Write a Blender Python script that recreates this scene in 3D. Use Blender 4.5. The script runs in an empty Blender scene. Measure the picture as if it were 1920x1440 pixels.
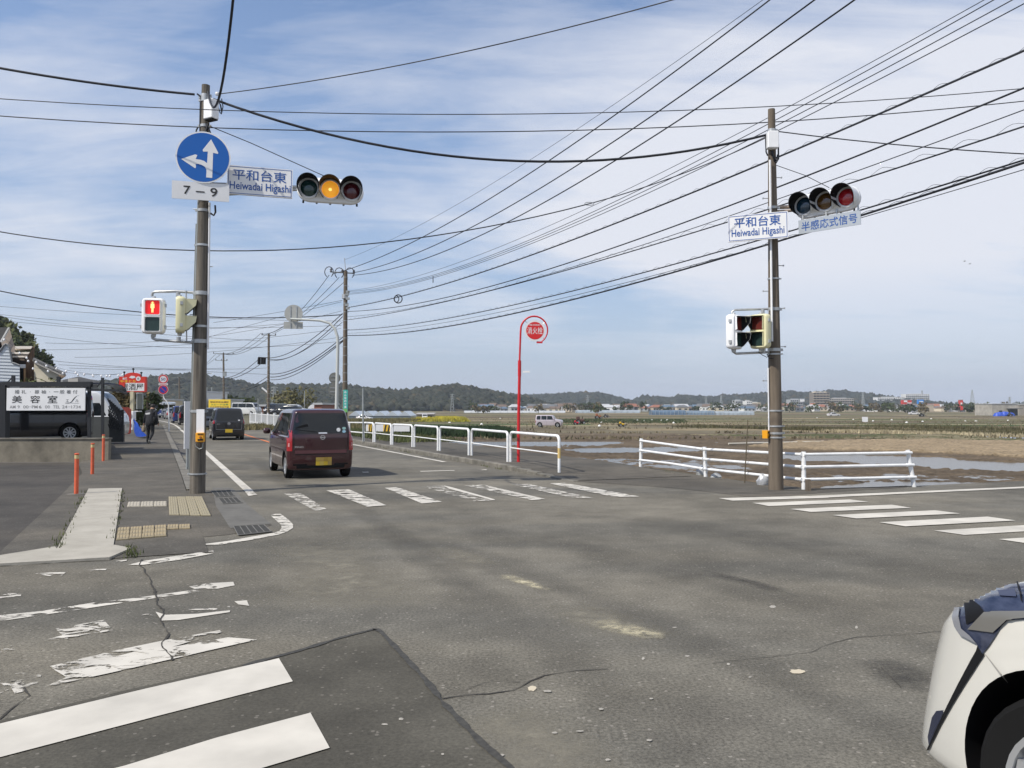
import bpy, bmesh, math, random
import numpy as np
from mathutils import Vector, Matrix, noise
from mathutils.bvhtree import BVHTree
random.seed(7); RNG = np.random.RandomState(7)
SC = bpy.context.scene
COL = SC.collection
R = math.radians
# ------------------------------------------------------------------ camera
W0, H0, F, HC = 1920.0, 1440.0, 1530.0, 1.6
PITCH = math.atan(43.0 / F)
cd = bpy.data.cameras.new('camera'); cam = bpy.data.objects.new('camera', cd); COL.objects.link(cam)
cam.location = (0, 0, HC); cam.rotation_euler = (R(90) + PITCH, 0, 0)
cd.sensor_width = 36; cd.lens = 36 * F / W0; cd.clip_start = 0.05; cd.clip_end = 9000
SC.camera = cam
# ------------------------------------------------------------------ light
SUN_AZ = math.atan2(-.83, -.55)          # clockwise from +Y
SUN_EL = R(48)
wd = bpy.data.worlds.new('World'); SC.world = wd; wd.use_nodes = True
nt = wd.node_tree; nt.nodes.clear()
def WN(t, **k):
    n = nt.nodes.new(t)
    for a, b in k.items(): setattr(n, a, b)
    return n
WL = nt.links.new
out = WN('ShaderNodeOutputWorld'); bg = WN('ShaderNodeBackground'); bg.inputs['Strength'].default_value = 0.13
sky = WN('ShaderNodeTexSky', sky_type='NISHITA', sun_disc=False, sun_elevation=SUN_EL, sun_rotation=SUN_AZ,
         air_density=1.15, dust_density=0.6, ozone_density=2.2, altitude=0)
tc = WN('ShaderNodeTexCoord'); sep = WN('ShaderNodeSeparateXYZ'); WL(tc.outputs['Generated'], sep.inputs[0])
def WM(op, a, b=None, c=None, clamp=False):
    n = WN('ShaderNodeMath', operation=op, use_clamp=clamp)
    for i, v in enumerate((a, b, c)):
        if v is None: continue
        if isinstance(v, (int, float)): n.inputs[i].default_value = v
        else: WL(v, n.inputs[i])
    return n.outputs[0]
zz = WM('MAXIMUM', sep.outputs['Z'], 0.0)
den = WM('ADD', zz, 0.16)
u_ = WM('DIVIDE', sep.outputs['X'], den); v_ = WM('DIVIDE', sep.outputs['Y'], den)
comb = WN('ShaderNodeCombineXYZ'); WL(u_, comb.inputs[0]); WL(v_, comb.inputs[1])
def wnoise(scale, det, rough, sx, sy, rot, off, dist=0.0):
    mp = WN('ShaderNodeMapping'); mp.inputs['Scale'].default_value = (sx, sy, 1)
    mp.inputs['Rotation'].default_value = (0, 0, rot); mp.inputs['Location'].default_value = off
    WL(comb.outputs[0], mp.inputs[0])
    n = WN('ShaderNodeTexNoise'); n.inputs['Scale'].default_value = scale; n.inputs['Detail'].default_value = det
    n.inputs['Roughness'].default_value = rough; n.inputs['Distortion'].default_value = dist
    WL(mp.outputs[0], n.inputs['Vector']); return n.outputs['Fac']
n1 = wnoise(0.42, 9, .55, 1, 1.5, R(-20), (3.3, 1.2, 0), .5)
n2 = wnoise(1.1, 8, .62, 1.0, 4.0, R(-32), (0.7, 8.1, 0), .9)
n3 = wnoise(3.2, 7, .6, 1.0, 2.2, R(-25), (2.7, 3.1, 0), .3)
side = WM('MULTIPLY_ADD', u_, 0.12, 0.0)            # more cloud to the right
cl = WM('ADD', WM('ADD', WM('MULTIPLY', n1, .80), WM('MULTIPLY', n2, .22)), WM('MULTIPLY', n3, .12))
def mass(cu, cv, rad, amp, squash=1.0):          # a broad cloud bank (or a gap) centred on one part of the sky
    d2 = WM('ADD', WM('POWER', WM('ABSOLUTE', WM('SUBTRACT', u_, cu)), 2.0), WM('MULTIPLY', WM('POWER', WM('ABSOLUTE', WM('SUBTRACT', v_, cv)), 2.0), squash))
    return WM('MULTIPLY', WM('MAXIMUM', WM('SUBTRACT', 1.0, WM('DIVIDE', WM('SQRT', d2), rad)), 0.0), amp)
cl = WM('ADD', cl, WM('MINIMUM', WM('MAXIMUM', WM('MULTIPLY', side, .5), -.03), .06))
for a_ in ((1.05, 2.35, 1.25, .20), (-1.05, 1.72, .55, .10), (.1, 2.75, .8, .07), (-.1, 1.75, .55, -.07), (-.9, 2.5, .5, -.06), (.55, 1.6, .5, -.06)): cl = WM('ADD', cl, mass(*a_))
mr = WN('ShaderNodeMapRange'); mr.inputs['From Min'].default_value = .512; mr.inputs['From Max'].default_value = .69
WL(cl, mr.inputs['Value']); cloud = mr.outputs[0]
fade = WN('ShaderNodeMapRange'); fade.inputs['From Min'].default_value = .02; fade.inputs['From Max'].default_value = .16
fade.inputs['To Min'].default_value = .12; WL(sep.outputs['Z'], fade.inputs['Value'])
cf = WM('MULTIPLY', WM('MULTIPLY', cloud, fade.outputs[0]), .92, clamp=True)
hz = WN('ShaderNodeMapRange'); hz.inputs['From Min'].default_value = 0.0; hz.inputs['From Max'].default_value = .42
hz.inputs['To Min'].default_value = .80; hz.inputs['To Max'].default_value = .10; WL(sep.outputs['Z'], hz.inputs['Value'])
mh = WN('ShaderNodeMix', data_type='RGBA'); WL(hz.outputs[0], mh.inputs['Factor'])
WL(sky.outputs[0], mh.inputs['A']); mh.inputs['B'].default_value = (2.52, 3.10, 4.12, 1)
tint = WN('ShaderNodeMix', data_type='RGBA', blend_type='MULTIPLY'); tint.inputs['Factor'].default_value = 1
WL(mh.outputs['Result'], tint.inputs['A']); tint.inputs['B'].default_value = (1.03, 1.03, 1.10, 1)
mc = WN('ShaderNodeMix', data_type='RGBA'); WL(cf, mc.inputs['Factor'])
WL(tint.outputs['Result'], mc.inputs['A']); mc.inputs['B'].default_value = (5.8, 5.95, 6.45, 1)
WL(mc.outputs['Result'], bg.inputs['Color']); WL(bg.outputs[0], out.inputs[0])
sd = bpy.data.lights.new('sun', 'SUN'); sun = bpy.data.objects.new('sun', sd); COL.objects.link(sun)
sd.energy = 4.4; sd.angle = R(.55); sd.color = (1.0, .935, .83)
sdir = Vector((math.sin(SUN_AZ) * math.cos(SUN_EL), math.cos(SUN_AZ) * math.cos(SUN_EL), math.sin(SUN_EL)))
sun.rotation_euler = sdir.to_track_quat('Z', 'Y').to_euler(); sun.location = sdir * 60
vs = SC.view_settings; vs.view_transform = 'Standard'; vs.look = 'None'; vs.exposure = 0.12; vs.gamma = 1.0; vs.use_curve_mapping = False
SC.cycles.max_bounces = 6; SC.cycles.transparent_max_bounces = 8

# ------------------------------------------------------------------ pixel / world helpers
cp, sp = math.cos(PITCH), math.sin(PITCH)
def ray(px, py):
    x = (px - 960) / F; z = -(py - 720) / F
    return Vector((x, cp - z * sp, sp + z * cp))
def G(px, py, z=0.0):
    r = ray(px, py); t = (z - HC) / r.z
    return Vector((r.x * t, r.y * t, z))
def P(px, py, Y):
    r = ray(px, py); t = Y / r.y
    return Vector((r.x * t, Y, HC + r.z * t))
def fz(Y):
    return -.6 if Y < 60 else (-.6 - (Y - 60) * 1.4 / 190 if Y < 250 else -2.0)
def GF(px, py):
    z = -.6
    for i in range(6):
        p = G(px, py, z); z = fz(p.y)
    return G(px, py, z)
def PIX(X, Y, Z):
    y = Y * cp + (Z - HC) * sp; z = -Y * sp + (Z - HC) * cp
    return 960 + X / y * F, 720 - z / y * F
U = Vector((-.4, .9165, 0)); V = Vector((.9165, .4, 0))
def ST(s, t, z=0): return U * s + V * t + Vector((0, 0, z))
HEAD = math.atan2(U.y, U.x)

# ------------------------------------------------------------------ materials
MATS = {}
def mat(name, col, rough=.7, metal=0.0, nscale=0, namt=.25, bump=0, bscale=None, spec=.5, coat=0, stretch=(1, 1, 1), col2=None, emit=0, det=6):
    if name in MATS: return MATS[name]
    m = bpy.data.materials.new(name); m.use_nodes = True; MATS[name] = m
    t = m.node_tree; b = t.nodes['Principled BSDF']
    b.inputs['Base Color'].default_value = (*col, 1); b.inputs['Roughness'].default_value = rough
    b.inputs['Metallic'].default_value = metal; b.inputs['Specular IOR Level'].default_value = spec
    if coat: b.inputs['Coat Weight'].default_value = coat; b.inputs['Coat Roughness'].default_value = .04
    if emit: b.inputs['Emission Color'].default_value = (*col, 1); b.inputs['Emission Strength'].default_value = emit
    if nscale:
        tcn = t.nodes.new('ShaderNodeTexCoord'); mp = t.nodes.new('ShaderNodeMapping'); mp.inputs['Scale'].default_value = stretch
        t.links.new(tcn.outputs['Object'], mp.inputs[0])
        n = t.nodes.new('ShaderNodeTexNoise'); n.inputs['Scale'].default_value = nscale; n.inputs['Detail'].default_value = det
        n.inputs['Roughness'].default_value = .65
        t.links.new(mp.outputs[0], n.inputs['Vector'])
        mx = t.nodes.new('ShaderNodeMix'); mx.data_type = 'RGBA'
        rr = t.nodes.new('ShaderNodeMapRange'); rr.inputs['From Min'].default_value = .32; rr.inputs['From Max'].default_value = .68
        t.links.new(n.outputs['Fac'], rr.inputs['Value']); t.links.new(rr.outputs[0], mx.inputs['Factor'])
        c2 = col2 or tuple(c * (1 - namt) for c in col)
        c1 = col if col2 else tuple(min(1, c * (1 + namt)) for c in col)
        mx.inputs['A'].default_value = (*c1, 1); mx.inputs['B'].default_value = (*c2, 1)
        t.links.new(mx.outputs['Result'], b.inputs['Base Color'])
        m['mx'] = 1
    if bump:
        tc2 = t.nodes.new('ShaderNodeTexCoord')
        n2_ = t.nodes.new('ShaderNodeTexNoise'); n2_.inputs['Scale'].default_value = bscale or 40; n2_.inputs['Detail'].default_value = 4
        t.links.new(tc2.outputs['Object'], n2_.inputs['Vector'])
        bp = t.nodes.new('ShaderNodeBump'); bp.inputs['Strength'].default_value = bump; bp.inputs['Distance'].default_value = .02
        t.links.new(n2_.outputs['Fac'], bp.inputs['Height']); t.links.new(bp.outputs[0], b.inputs['Normal'])
    return m
def nodes_of(m): return m.node_tree.nodes, m.node_tree.links, m.node_tree.nodes['Principled BSDF']
def N(m, t, **k):
    n = m.node_tree.nodes.new(t)
    for a, b in k.items(): setattr(n, a, b)
    return n
def asphalt_mat(name, base, warm, stain=.5, patch=True, grain=1.0):
    """grey aggregate: large worn zones, mid mottling, speckle of pale stones"""
    m = mat(name, base, .86, bump=0); ns, lk, b = nodes_of(m)
    tcn = N(m, 'ShaderNodeTexCoord')
    def no(scale, det, ro, vec=None, dist=0):
        n = N(m, 'ShaderNodeTexNoise'); n.inputs['Scale'].default_value = scale; n.inputs['Detail'].default_value = det
        n.inputs['Roughness'].default_value = ro; n.inputs['Distortion'].default_value = dist
        lk(vec or tcn.outputs['Object'], n.inputs['Vector']); return n.outputs['Fac']
    def mr_(v, a, b_, c=0, d=1):
        n = N(m, 'ShaderNodeMapRange'); n.inputs[1].default_value = a; n.inputs[2].default_value = b_; n.inputs[3].default_value = c; n.inputs[4].default_value = d
        lk(v, n.inputs[0]); return n.outputs[0]
    def mix(f, a, c, bt='MIX'):
        n = N(m, 'ShaderNodeMix', data_type='RGBA', blend_type=bt)
        for s, v in (('Factor', f), ('A', a), ('B', c)):
            if isinstance(v, (int, float)): n.inputs[s].default_value = v
            elif isinstance(v, tuple): n.inputs[s].default_value = (*v, 1)
            else: lk(v, n.inputs[s])
        return n.outputs['Result']
    lk = m.node_tree.links.new
    mp = N(m, 'ShaderNodeMapping'); mp.inputs['Rotation'].default_value = (0, 0, R(-66.4)); mp.inputs['Scale'].default_value = (.35, 1.5, 1)
    lk(tcn.outputs['Object'], mp.inputs[0])
    big = mr_(no(.35, 4, .5, mp.outputs[0], .4), .38, .62)
    c = mix(big, base, warm)
    blot = mr_(no(1.7, 6, .65), .35, .7)
    c = mix(mr_(no(.22, 3, .5), .35, .65, .66, 1.22), (0, 0, 0), c)
    n = N(m, 'ShaderNodeVectorMath', operation='SCALE'); 
    lk(c, n.inputs[0]); lk(mr_(blot, 0, 1, .80, 1.20), n.inputs['Scale']); c = n.outputs[0]
    n = N(m, 'ShaderNodeVectorMath', operation='SCALE')
    lk(c, n.inputs[0]); lk(mr_(no(48, 5, .8), .3, .72, 1 - .62 * grain, 1 + .75 * grain), n.inputs['Scale']); c = n.outputs[0]
    vo = N(m, 'ShaderNodeTexVoronoi'); vo.inputs['Scale'].default_value = 38; lk(tcn.outputs['Object'], vo.inputs['Vector'])
    sc_ = N(m, 'ShaderNodeSeparateColor'); lk(vo.outputs['Color'], sc_.inputs[0])
    stone = N(m, 'ShaderNodeMath', operation='GREATER_THAN'); stone.inputs[1].default_value = .95; lk(sc_.outputs[0], stone.inputs[0])
    st2 = N(m, 'ShaderNodeMath', operation='LESS_THAN'); st2.inputs[1].default_value = .38; lk(vo.outputs['Distance'], st2.inputs[0])
    st3 = N(m, 'ShaderNodeMath', operation='MULTIPLY'); lk(stone.outputs[0], st3.inputs[0]); lk(st2.outputs[0], st3.inputs[1])
    st4 = N(m, 'ShaderNodeMath', operation='MULTIPLY'); lk(st3.outputs[0], st4.inputs[0]); st4.inputs[1].default_value = .45 * grain
    c = mix(st4.outputs[0], c, (.36, .33, .29))
    # chips of old paint and gum
    gum = mr_(no(5.5, 5, .75), .755, .765)
    c = mix(gum, c, (.34, .31, .27)) if stain > .3 else c
    lk(c, b.inputs['Base Color'])
    bp = N(m, 'ShaderNodeBump'); bp.inputs['Strength'].default_value = .55 * grain; bp.inputs['Distance'].default_value = .006
    lk(no(95, 3, .7), bp.inputs['Height']); lk(bp.outputs[0], b.inputs['Normal'])
    b.inputs['Specular IOR Level'].default_value = .25
    return m
def paint_mat(name, wear, base=(.57, .54, .475), scale=2.2, under=(.115, .11, .10), soft=0, amax=1.0):
    """road paint worn through to the asphalt by a noise mask"""
    m = mat(name, base, .75); ns = m.node_tree.nodes; lk = m.node_tree.links.new; b = ns['Principled BSDF']
    tcn = N(m, 'ShaderNodeTexCoord'); mp = N(m, 'ShaderNodeMapping'); mp.inputs['Rotation'].default_value = (0, 0, R(25)); mp.inputs['Scale'].default_value = (1, 1.6, 1)
    lk(tcn.outputs['Object'], mp.inputs[0])
    n = N(m, 'ShaderNodeTexNoise'); n.inputs['Scale'].default_value = scale; n.inputs['Detail'].default_value = 11; n.inputs['Roughness'].default_value = .68; n.inputs['Distortion'].default_value = .6
    lk(mp.outputs[0], n.inputs['Vector'])
    th = .5 + (wear - .5) * .30
    r = N(m, 'ShaderNodeMapRange'); r.inputs[1].default_value = th - .03 - soft; r.inputs[2].default_value = th + .022 + soft; r.inputs[4].default_value = amax; lk(n.outputs['Fac'], r.inputs[0])
    n3_ = N(m, 'ShaderNodeTexNoise'); n3_.inputs['Scale'].default_value = 2.2; n3_.inputs['Detail'].default_value = 12; lk(tcn.outputs['Object'], n3_.inputs['Vector'])
    r3 = N(m, 'ShaderNodeMapRange'); r3.inputs[1].default_value = .3; r3.inputs[2].default_value = .7; r3.inputs[3].default_value = .76; r3.inputs[4].default_value = 1.06; lk(n3_.outputs['Fac'], r3.inputs[0])
    vm = N(m, 'ShaderNodeVectorMath', operation='SCALE'); vm.inputs[0].default_value = base; lk(r3.outputs[0], vm.inputs['Scale'])
    n4 = N(m, 'ShaderNodeTexNoise'); n4.inputs['Scale'].default_value = 75; n4.inputs['Detail'].default_value = 3; lk(tcn.outputs['Object'], n4.inputs['Vector'])
    r4 = N(m, 'ShaderNodeMapRange'); r4.inputs[1].default_value = .3; r4.inputs[2].default_value = .7; r4.inputs[3].default_value = .5; r4.inputs[4].default_value = 1.5; lk(n4.outputs['Fac'], r4.inputs[0])
    vu = N(m, 'ShaderNodeVectorMath', operation='SCALE'); vu.inputs[0].default_value = under; lk(r4.outputs[0], vu.inputs['Scale'])
    lk(vm.outputs[0], b.inputs['Base Color']); tr = N(m, 'ShaderNodeBsdfTransparent'); ms = N(m, 'ShaderNodeMixShader'); om = [x for x in ns if x.type == 'OUTPUT_MATERIAL'][0]
    if wear > .01: lk(r.outputs[0], ms.inputs[0]); lk(tr.outputs[0], ms.inputs[1]); lk(b.outputs[0], ms.inputs[2]); lk(ms.outputs[0], om.inputs['Surface'])
    return m
def attr_mat(name, rough=.9, nscale=1.5, namt=.3, bump=.3, bscale=8, stretch=(1, 1, 1)):
    """colour from a per-face attribute, broken up with noise"""
    m = mat(name, (.2, .2, .2), rough); lk = m.node_tree.links.new; b = m.node_tree.nodes['Principled BSDF']
    a = N(m, 'ShaderNodeAttribute', attribute_name='Col')
    tcn = N(m, 'ShaderNodeTexCoord'); mp = N(m, 'ShaderNodeMapping'); mp.inputs['Scale'].default_value = stretch; lk(tcn.outputs['Object'], mp.inputs[0])
    n = N(m, 'ShaderNodeTexNoise'); n.inputs['Scale'].default_value = nscale; n.inputs['Detail'].default_value = 9; n.inputs['Roughness'].default_value = .7; lk(mp.outputs[0], n.inputs['Vector'])
    r = N(m, 'ShaderNodeMapRange'); r.inputs[1].default_value = .28; r.inputs[2].default_value = .72; r.inputs[3].default_value = 1 - namt; r.inputs[4].default_value = 1 + namt; lk(n.outputs['Fac'], r.inputs[0])
    v = N(m, 'ShaderNodeVectorMath', operation='SCALE'); lk(a.outputs['Color'], v.inputs[0]); lk(r.outputs[0], v.inputs['Scale'])
    lk(v.outputs[0], b.inputs['Base Color'])
    if bump:
        n2_ = N(m, 'ShaderNodeTexNoise'); n2_.inputs['Scale'].default_value = bscale; n2_.inputs['Detail'].default_value = 6; lk(tcn.outputs['Object'], n2_.inputs['Vector'])
        bp = N(m, 'ShaderNodeBump'); bp.inputs['Strength'].default_value = bump; bp.inputs['Distance'].default_value = .05
        lk(n2_.outputs['Fac'], bp.inputs['Height']); lk(bp.outputs[0], b.inputs['Normal'])
    b.inputs['Specular IOR Level'].default_value = .15
    return m
def stain_mat(name, col, sc, amax, lo=.35, hi=.65):
    m = mat(name, col, .85); ns = m.node_tree.nodes; lk = m.node_tree.links.new; b = ns['Principled BSDF']
    a = N(m, 'ShaderNodeAttribute', attribute_name='Col'); tcn = N(m, 'ShaderNodeTexCoord'); n = N(m, 'ShaderNodeTexNoise'); n.inputs['Scale'].default_value = sc; n.inputs['Detail'].default_value = 11; n.inputs['Roughness'].default_value = .75
    lk(tcn.outputs['Object'], n.inputs['Vector']); r = N(m, 'ShaderNodeMapRange'); r.inputs[1].default_value = lo; r.inputs[2].default_value = hi; lk(n.outputs['Fac'], r.inputs[0])
    p = N(m, 'ShaderNodeMath', operation='MULTIPLY'); lk(a.outputs['Fac'], p.inputs[0]); lk(r.outputs[0], p.inputs[1]); p2 = N(m, 'ShaderNodeMath', operation='MULTIPLY', use_clamp=True); lk(p.outputs[0], p2.inputs[0]); p2.inputs[1].default_value = amax
    tr = N(m, 'ShaderNodeBsdfTransparent'); ms = N(m, 'ShaderNodeMixShader'); om = [x for x in ns if x.type == 'OUTPUT_MATERIAL'][0]
    lk(p2.outputs[0], ms.inputs[0]); lk(tr.outputs[0], ms.inputs[1]); lk(b.outputs[0], ms.inputs[2]); lk(ms.outputs[0], om.inputs['Surface']); return m
M_WHITE = mat('white_steel_paint', (.72, .73, .73), .42, nscale=6, namt=.10)
M_SIGNW = mat('sign_white', (.72, .725, .73), .45, nscale=3, namt=.04)
M_BLUE = mat('sign_blue', (.002, .10, .40), .4)
M_TXTBLUE = mat('lettering_blue', (.01, .075, .30), .5)
M_BLACK = mat('black_plastic', (.009, .009, .010), .6, spec=.2)
M_TXT = mat('lettering_black', (.02, .02, .02), .6)
M_STEEL = mat('galvanised_steel', (.42, .43, .43), .42, .55, nscale=12, namt=.2)
M_GREYM = mat('grey_metal', (.30, .32, .32), .5, .3, nscale=5, namt=.15)
M_CONC = mat('pole_concrete', (.180, .158, .128), .85, nscale=1.7, col2=(.048, .042, .034), stretch=(9, 9, .4), bump=.25, bscale=30)
M_CONC2 = mat('pole_concrete_brown', (.170, .138, .103), .85, nscale=1.5, col2=(.085, .066, .048), stretch=(6, 6, .5), bump=.2, bscale=30)
M_WALLC = mat('wall_concrete', (.25, .225, .175), .9, nscale=1.1, col2=(.105, .095, .075), stretch=(1.2, 1.2, 1.1), bump=.3, bscale=14, det=10)
M_PALEC = mat('pale_concrete', (.40, .375, .32), .88, nscale=2.5, col2=(.30, .28, .235), bump=.2, bscale=40, det=9)
M_KERB = mat('kerb_concrete', (.21, .195, .165), .9, nscale=3, col2=(.09, .085, .07), bump=.3, bscale=20, det=9)
M_WIRE = mat('black_cable', (.012, .014, .02), .6)
M_RED = mat('hydrant_red', (.52, .012, .018), .38, nscale=4, namt=.1)
M_ORANGE = mat('bollard_orange', (.62, .11, .045), .6, nscale=5, namt=.18)
M_YEL = mat('box_yellow', (.75, .33, .01), .45)
M_CREAM = mat('cream_housing', (.66, .63, .40), .5, nscale=4, namt=.06)
M_HOUS = mat('white_housing', (.78, .79, .80), .4, nscale=3, namt=.05)
M_GLASS = mat('car_glass', (.010, .013, .015), .05, spec=.5)
M_TYRE = mat('tyre_rubber', (.010, .010, .010), .9, spec=.15)
M_RIM = mat('alloy_rim', (.52, .53, .54), .3, .6)
M_TAIL = mat('tail_lamp_red', (.30, .010, .014), .2, coat=.8)
M_CLEAR = mat('clear_lamp', (.62, .63, .64), .15, coat=.8)
M_PLATE = mat('plate_yellow', (.68, .46, .03), .5)
M_PLATEW = mat('plate_white', (.66, .67, .67), .5)
M_CHROME = mat('chrome', (.75, .75, .76), .15, .9)

# ------------------------------------------------------------------ mesh builder
class MB:
    def __init__(s, M=None): s.v = []; s.f = []; s.mi = []; s.cur = 0; s.M = M or Matrix.Identity(4); s.col = None; s.cols = []
    def add(s, vs_, fs):
        o = len(s.v); M = s.M
        for p in vs_: s.v.append(M @ Vector(p))
        for f in fs: s.f.append(tuple(i + o for i in f)); s.mi.append(s.cur); s.cols.append(s.col)
        return s
    def box(s, c, sz, rot=None):
        x, y, z = sz[0] / 2, sz[1] / 2, sz[2] / 2
        q = [Vector(a) for a in ((-x, -y, -z), (x, -y, -z), (x, y, -z), (-x, y, -z), (-x, -y, z), (x, -y, z), (x, y, z), (-x, y, z))]
        if rot is not None: q = [rot @ a for a in q]
        c = Vector(c)
        return s.add([a + c for a in q], [(3, 2, 1, 0), (4, 5, 6, 7), (0, 1, 5, 4), (1, 2, 6, 5), (2, 3, 7, 6), (3, 0, 4, 7)])
    def bbox(s, c, sz, b=.02):      # box with bevelled (chamfered) vertical + horizontal edges
        x, y, z = sz[0] / 2, sz[1] / 2, sz[2] / 2; c = Vector(c); rings = []
        for zz_, ins in ((-z, b), (-z + b, 0), (z - b, 0), (z, b)):
            X, Y = x - ins, y - ins; r = []
            for (ax, ay) in ((-1, -1), (1, -1), (1, 1), (-1, 1)):
                if (ax, ay) in ((-1, -1), (1, 1)): r += [(ax * X, ay * (Y - b)), (ax * (X - b), ay * Y)]
                else: r += [(ax * (X - b), ay * Y), (ax * X, ay * (Y - b))]
            rings.append([c + Vector((p[0], p[1], zz_)) for p in r])
        return s.loft(rings, cap=True)
    def loft(s, rings, cap=True, closed=True):
        n = len(rings[0]); vs_ = [p for r in rings for p in r]; fs = []
        for i in range(len(rings) - 1):
            for j in range(n if closed else n - 1):
                k = (j + 1) % n
                fs.append((i * n + j, i * n + k, (i + 1) * n + k, (i + 1) * n + j))
        if cap and closed: fs.append(tuple(range(n - 1, -1, -1))); fs.append(tuple((len(rings) - 1) * n + j for j in range(n)))
        return s.add(vs_, fs)
    def cyl(s, a, b, r0, r1=None, n=12, cap=True):
        a, b = Vector(a), Vector(b); r1 = r0 if r1 is None else r1
        return s.tube([a, b], [r0, r1], n, cap)
    def tube(s, pts, r, n=8, cap=True):
        pts = [Vector(p) for p in pts]; rs = r if isinstance(r, (list, tuple)) else [r] * len(pts)
        t0 = (pts[1] - pts[0]).normalized(); ref = Vector((0, 0, 1)) if abs(t0.z) < .9 else Vector((1, 0, 0))
        x = t0.cross(ref).normalized(); rings = []
        for i, p in enumerate(pts):
            t = (pts[min(i + 1, len(pts) - 1)] - pts[max(i - 1, 0)]).normalized()
            x = (x - t * x.dot(t)).normalized(); y = t.cross(x)
            rings.append([p + (x * math.cos(2 * math.pi * k / n) + y * math.sin(2 * math.pi * k / n)) * rs[i] for k in range(n)])
        return s.loft(rings, cap)
    def prism(s, poly, z0, z1):        # poly in XY (local), extruded z0..z1
        n = len(poly); lo = [(p[0], p[1], z0) for p in poly]; hi = [(p[0], p[1], z1) for p in poly]
        return s.add(lo + hi, [tuple(range(n - 1, -1, -1)), tuple(range(n, 2 * n))] + [(i, (i + 1) % n, n + (i + 1) % n, n + i) for i in range(n)])
    def disc(s, r, z0, z1, n=40, c=(0, 0)):
        return s.prism([(c[0] + r * math.cos(2 * math.pi * k / n), c[1] + r * math.sin(2 * math.pi * k / n)) for k in range(n)], z0, z1)
    def lathe(s, prof, n=24, axis='z', c=(0, 0, 0), cap=True):
        c = Vector(c); rings = []
        for r, h in prof:
            q = []
            for k in range(n):
                a = 2 * math.pi * k / n; p = (r * math.cos(a), r * math.sin(a), h)
                if axis == 'y': p = (p[0], p[2], p[1])
                if axis == 'x': p = (p[2], p[0], p[1])
                q.append(c + Vector(p))
            rings.append(q)
        return s.loft(rings, cap)
    def build(s, name, m, parent=None, smooth=None, local=False, kind=None):
        me = bpy.data.meshes.new(name)
        org = Vector((0, 0, 0))
        if parent is not None and not local:
            org = ORG.get(parent.name, Vector((0, 0, 0)))
        me.from_pydata([tuple(p - org) for p in s.v], [], s.f)
        for mm in (m if isinstance(m, (list, tuple)) else [m]): me.materials.append(mm)
        if any(s.mi): me.polygons.foreach_set('material_index', s.mi)
        if any(c is not None for c in s.cols):
            at = me.color_attributes.new('Col', 'FLOAT_COLOR', 'CORNER'); buf = []
            for f, c in zip(s.f, s.cols): buf += list((*(c or (.2, .2, .2)), 1.0)) * len(f)
            at.data.foreach_set('color', buf)
        if smooth:
            me.polygons.foreach_set('use_smooth', [True] * len(s.f)); me.set_sharp_from_angle(angle=R(smooth))
        me.update()
        bm = bmesh.new(); bm.from_mesh(me); bmesh.ops.recalc_face_normals(bm, faces=bm.faces); bm.to_mesh(me); bm.free()
        o = bpy.data.objects.new(name, me); COL.objects.link(o)
        if parent is not None:
            o.parent = parent
            ORG[o.name] = ORG.get(parent.name, Vector((0, 0, 0)))
        if kind: o['kind'] = kind
        return o
ORG = {}
def thing(name, label, cat, loc=(0, 0, 0), rz=0.0, group=None):
    o = bpy.data.objects.new(name, None); COL.objects.link(o); o.location = loc; o.rotation_euler = (0, 0, rz)
    o['label'] = label; o['category'] = cat; o.empty_display_size = .2
    if group: o['group'] = group
    ORG[o.name] = Vector(loc)
    return o
def tag(o, label, cat, group=None):
    o['label'] = label; o['category'] = cat
    if group: o['group'] = group
    return o
def struct(o): o['kind'] = 'structure'; return o
def copy_tree(o, parent=None):
    c = o.copy(); COL.objects.link(c)
    if parent: c.parent = parent
    for ch in list(o.children): copy_tree(ch, c)
    return c
def place(o, loc, rz=None, label=None, group=None):
    o.location = loc
    if rz is not None: o.rotation_euler = (0, 0, rz)
    if label: o['label'] = label
    if group: o['group'] = group
    return o
def frame(o, ang):          # columns right, up, normal (towards the viewer)
    r = Vector((math.cos(ang), math.sin(ang), 0)); u = Vector((0, 0, 1)); n = r.cross(u)
    M = Matrix((r, u, n)).transposed().to_4x4(); M.translation = Vector(o); return M
# text ---------------------------------------------------------------
TXC = {}
def text_geo(s_, bold=0.0):
    k = (s_, bold)
    if k in TXC: return TXC[k]
    cu = bpy.data.curves.new('t', 'FONT'); cu.body = s_; cu.size = 1; cu.offset = bold; cu.resolution_u = 3
    o = bpy.data.objects.new('t', cu); COL.objects.link(o); dg = bpy.context.evaluated_depsgraph_get()
    me = bpy.data.meshes.new_from_object(o.evaluated_get(dg))
    vs_ = np.array([v.co[:2] for v in me.vertices]); fs = [tuple(p.vertices) for p in me.polygons]
    bpy.data.objects.remove(o); bpy.data.curves.remove(cu); bpy.data.meshes.remove(me)
    mn, mx = vs_.min(0), vs_.max(0)
    TXC[k] = (vs_ - (mn + mx) / 2, fs, mx - mn); return TXC[k]
def put_text(mb, s_, cx, cy, w, h, z=.004, bold=0.0, th=.0):
    """fit the lettering into a w x h box centred at cx,cy of the builder's frame"""
    vs_, fs, sz = text_geo(s_, bold)
    mb.add([(cx + p[0] * w / sz[0], cy + p[1] * h / sz[1], z) for p in vs_], fs)
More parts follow.
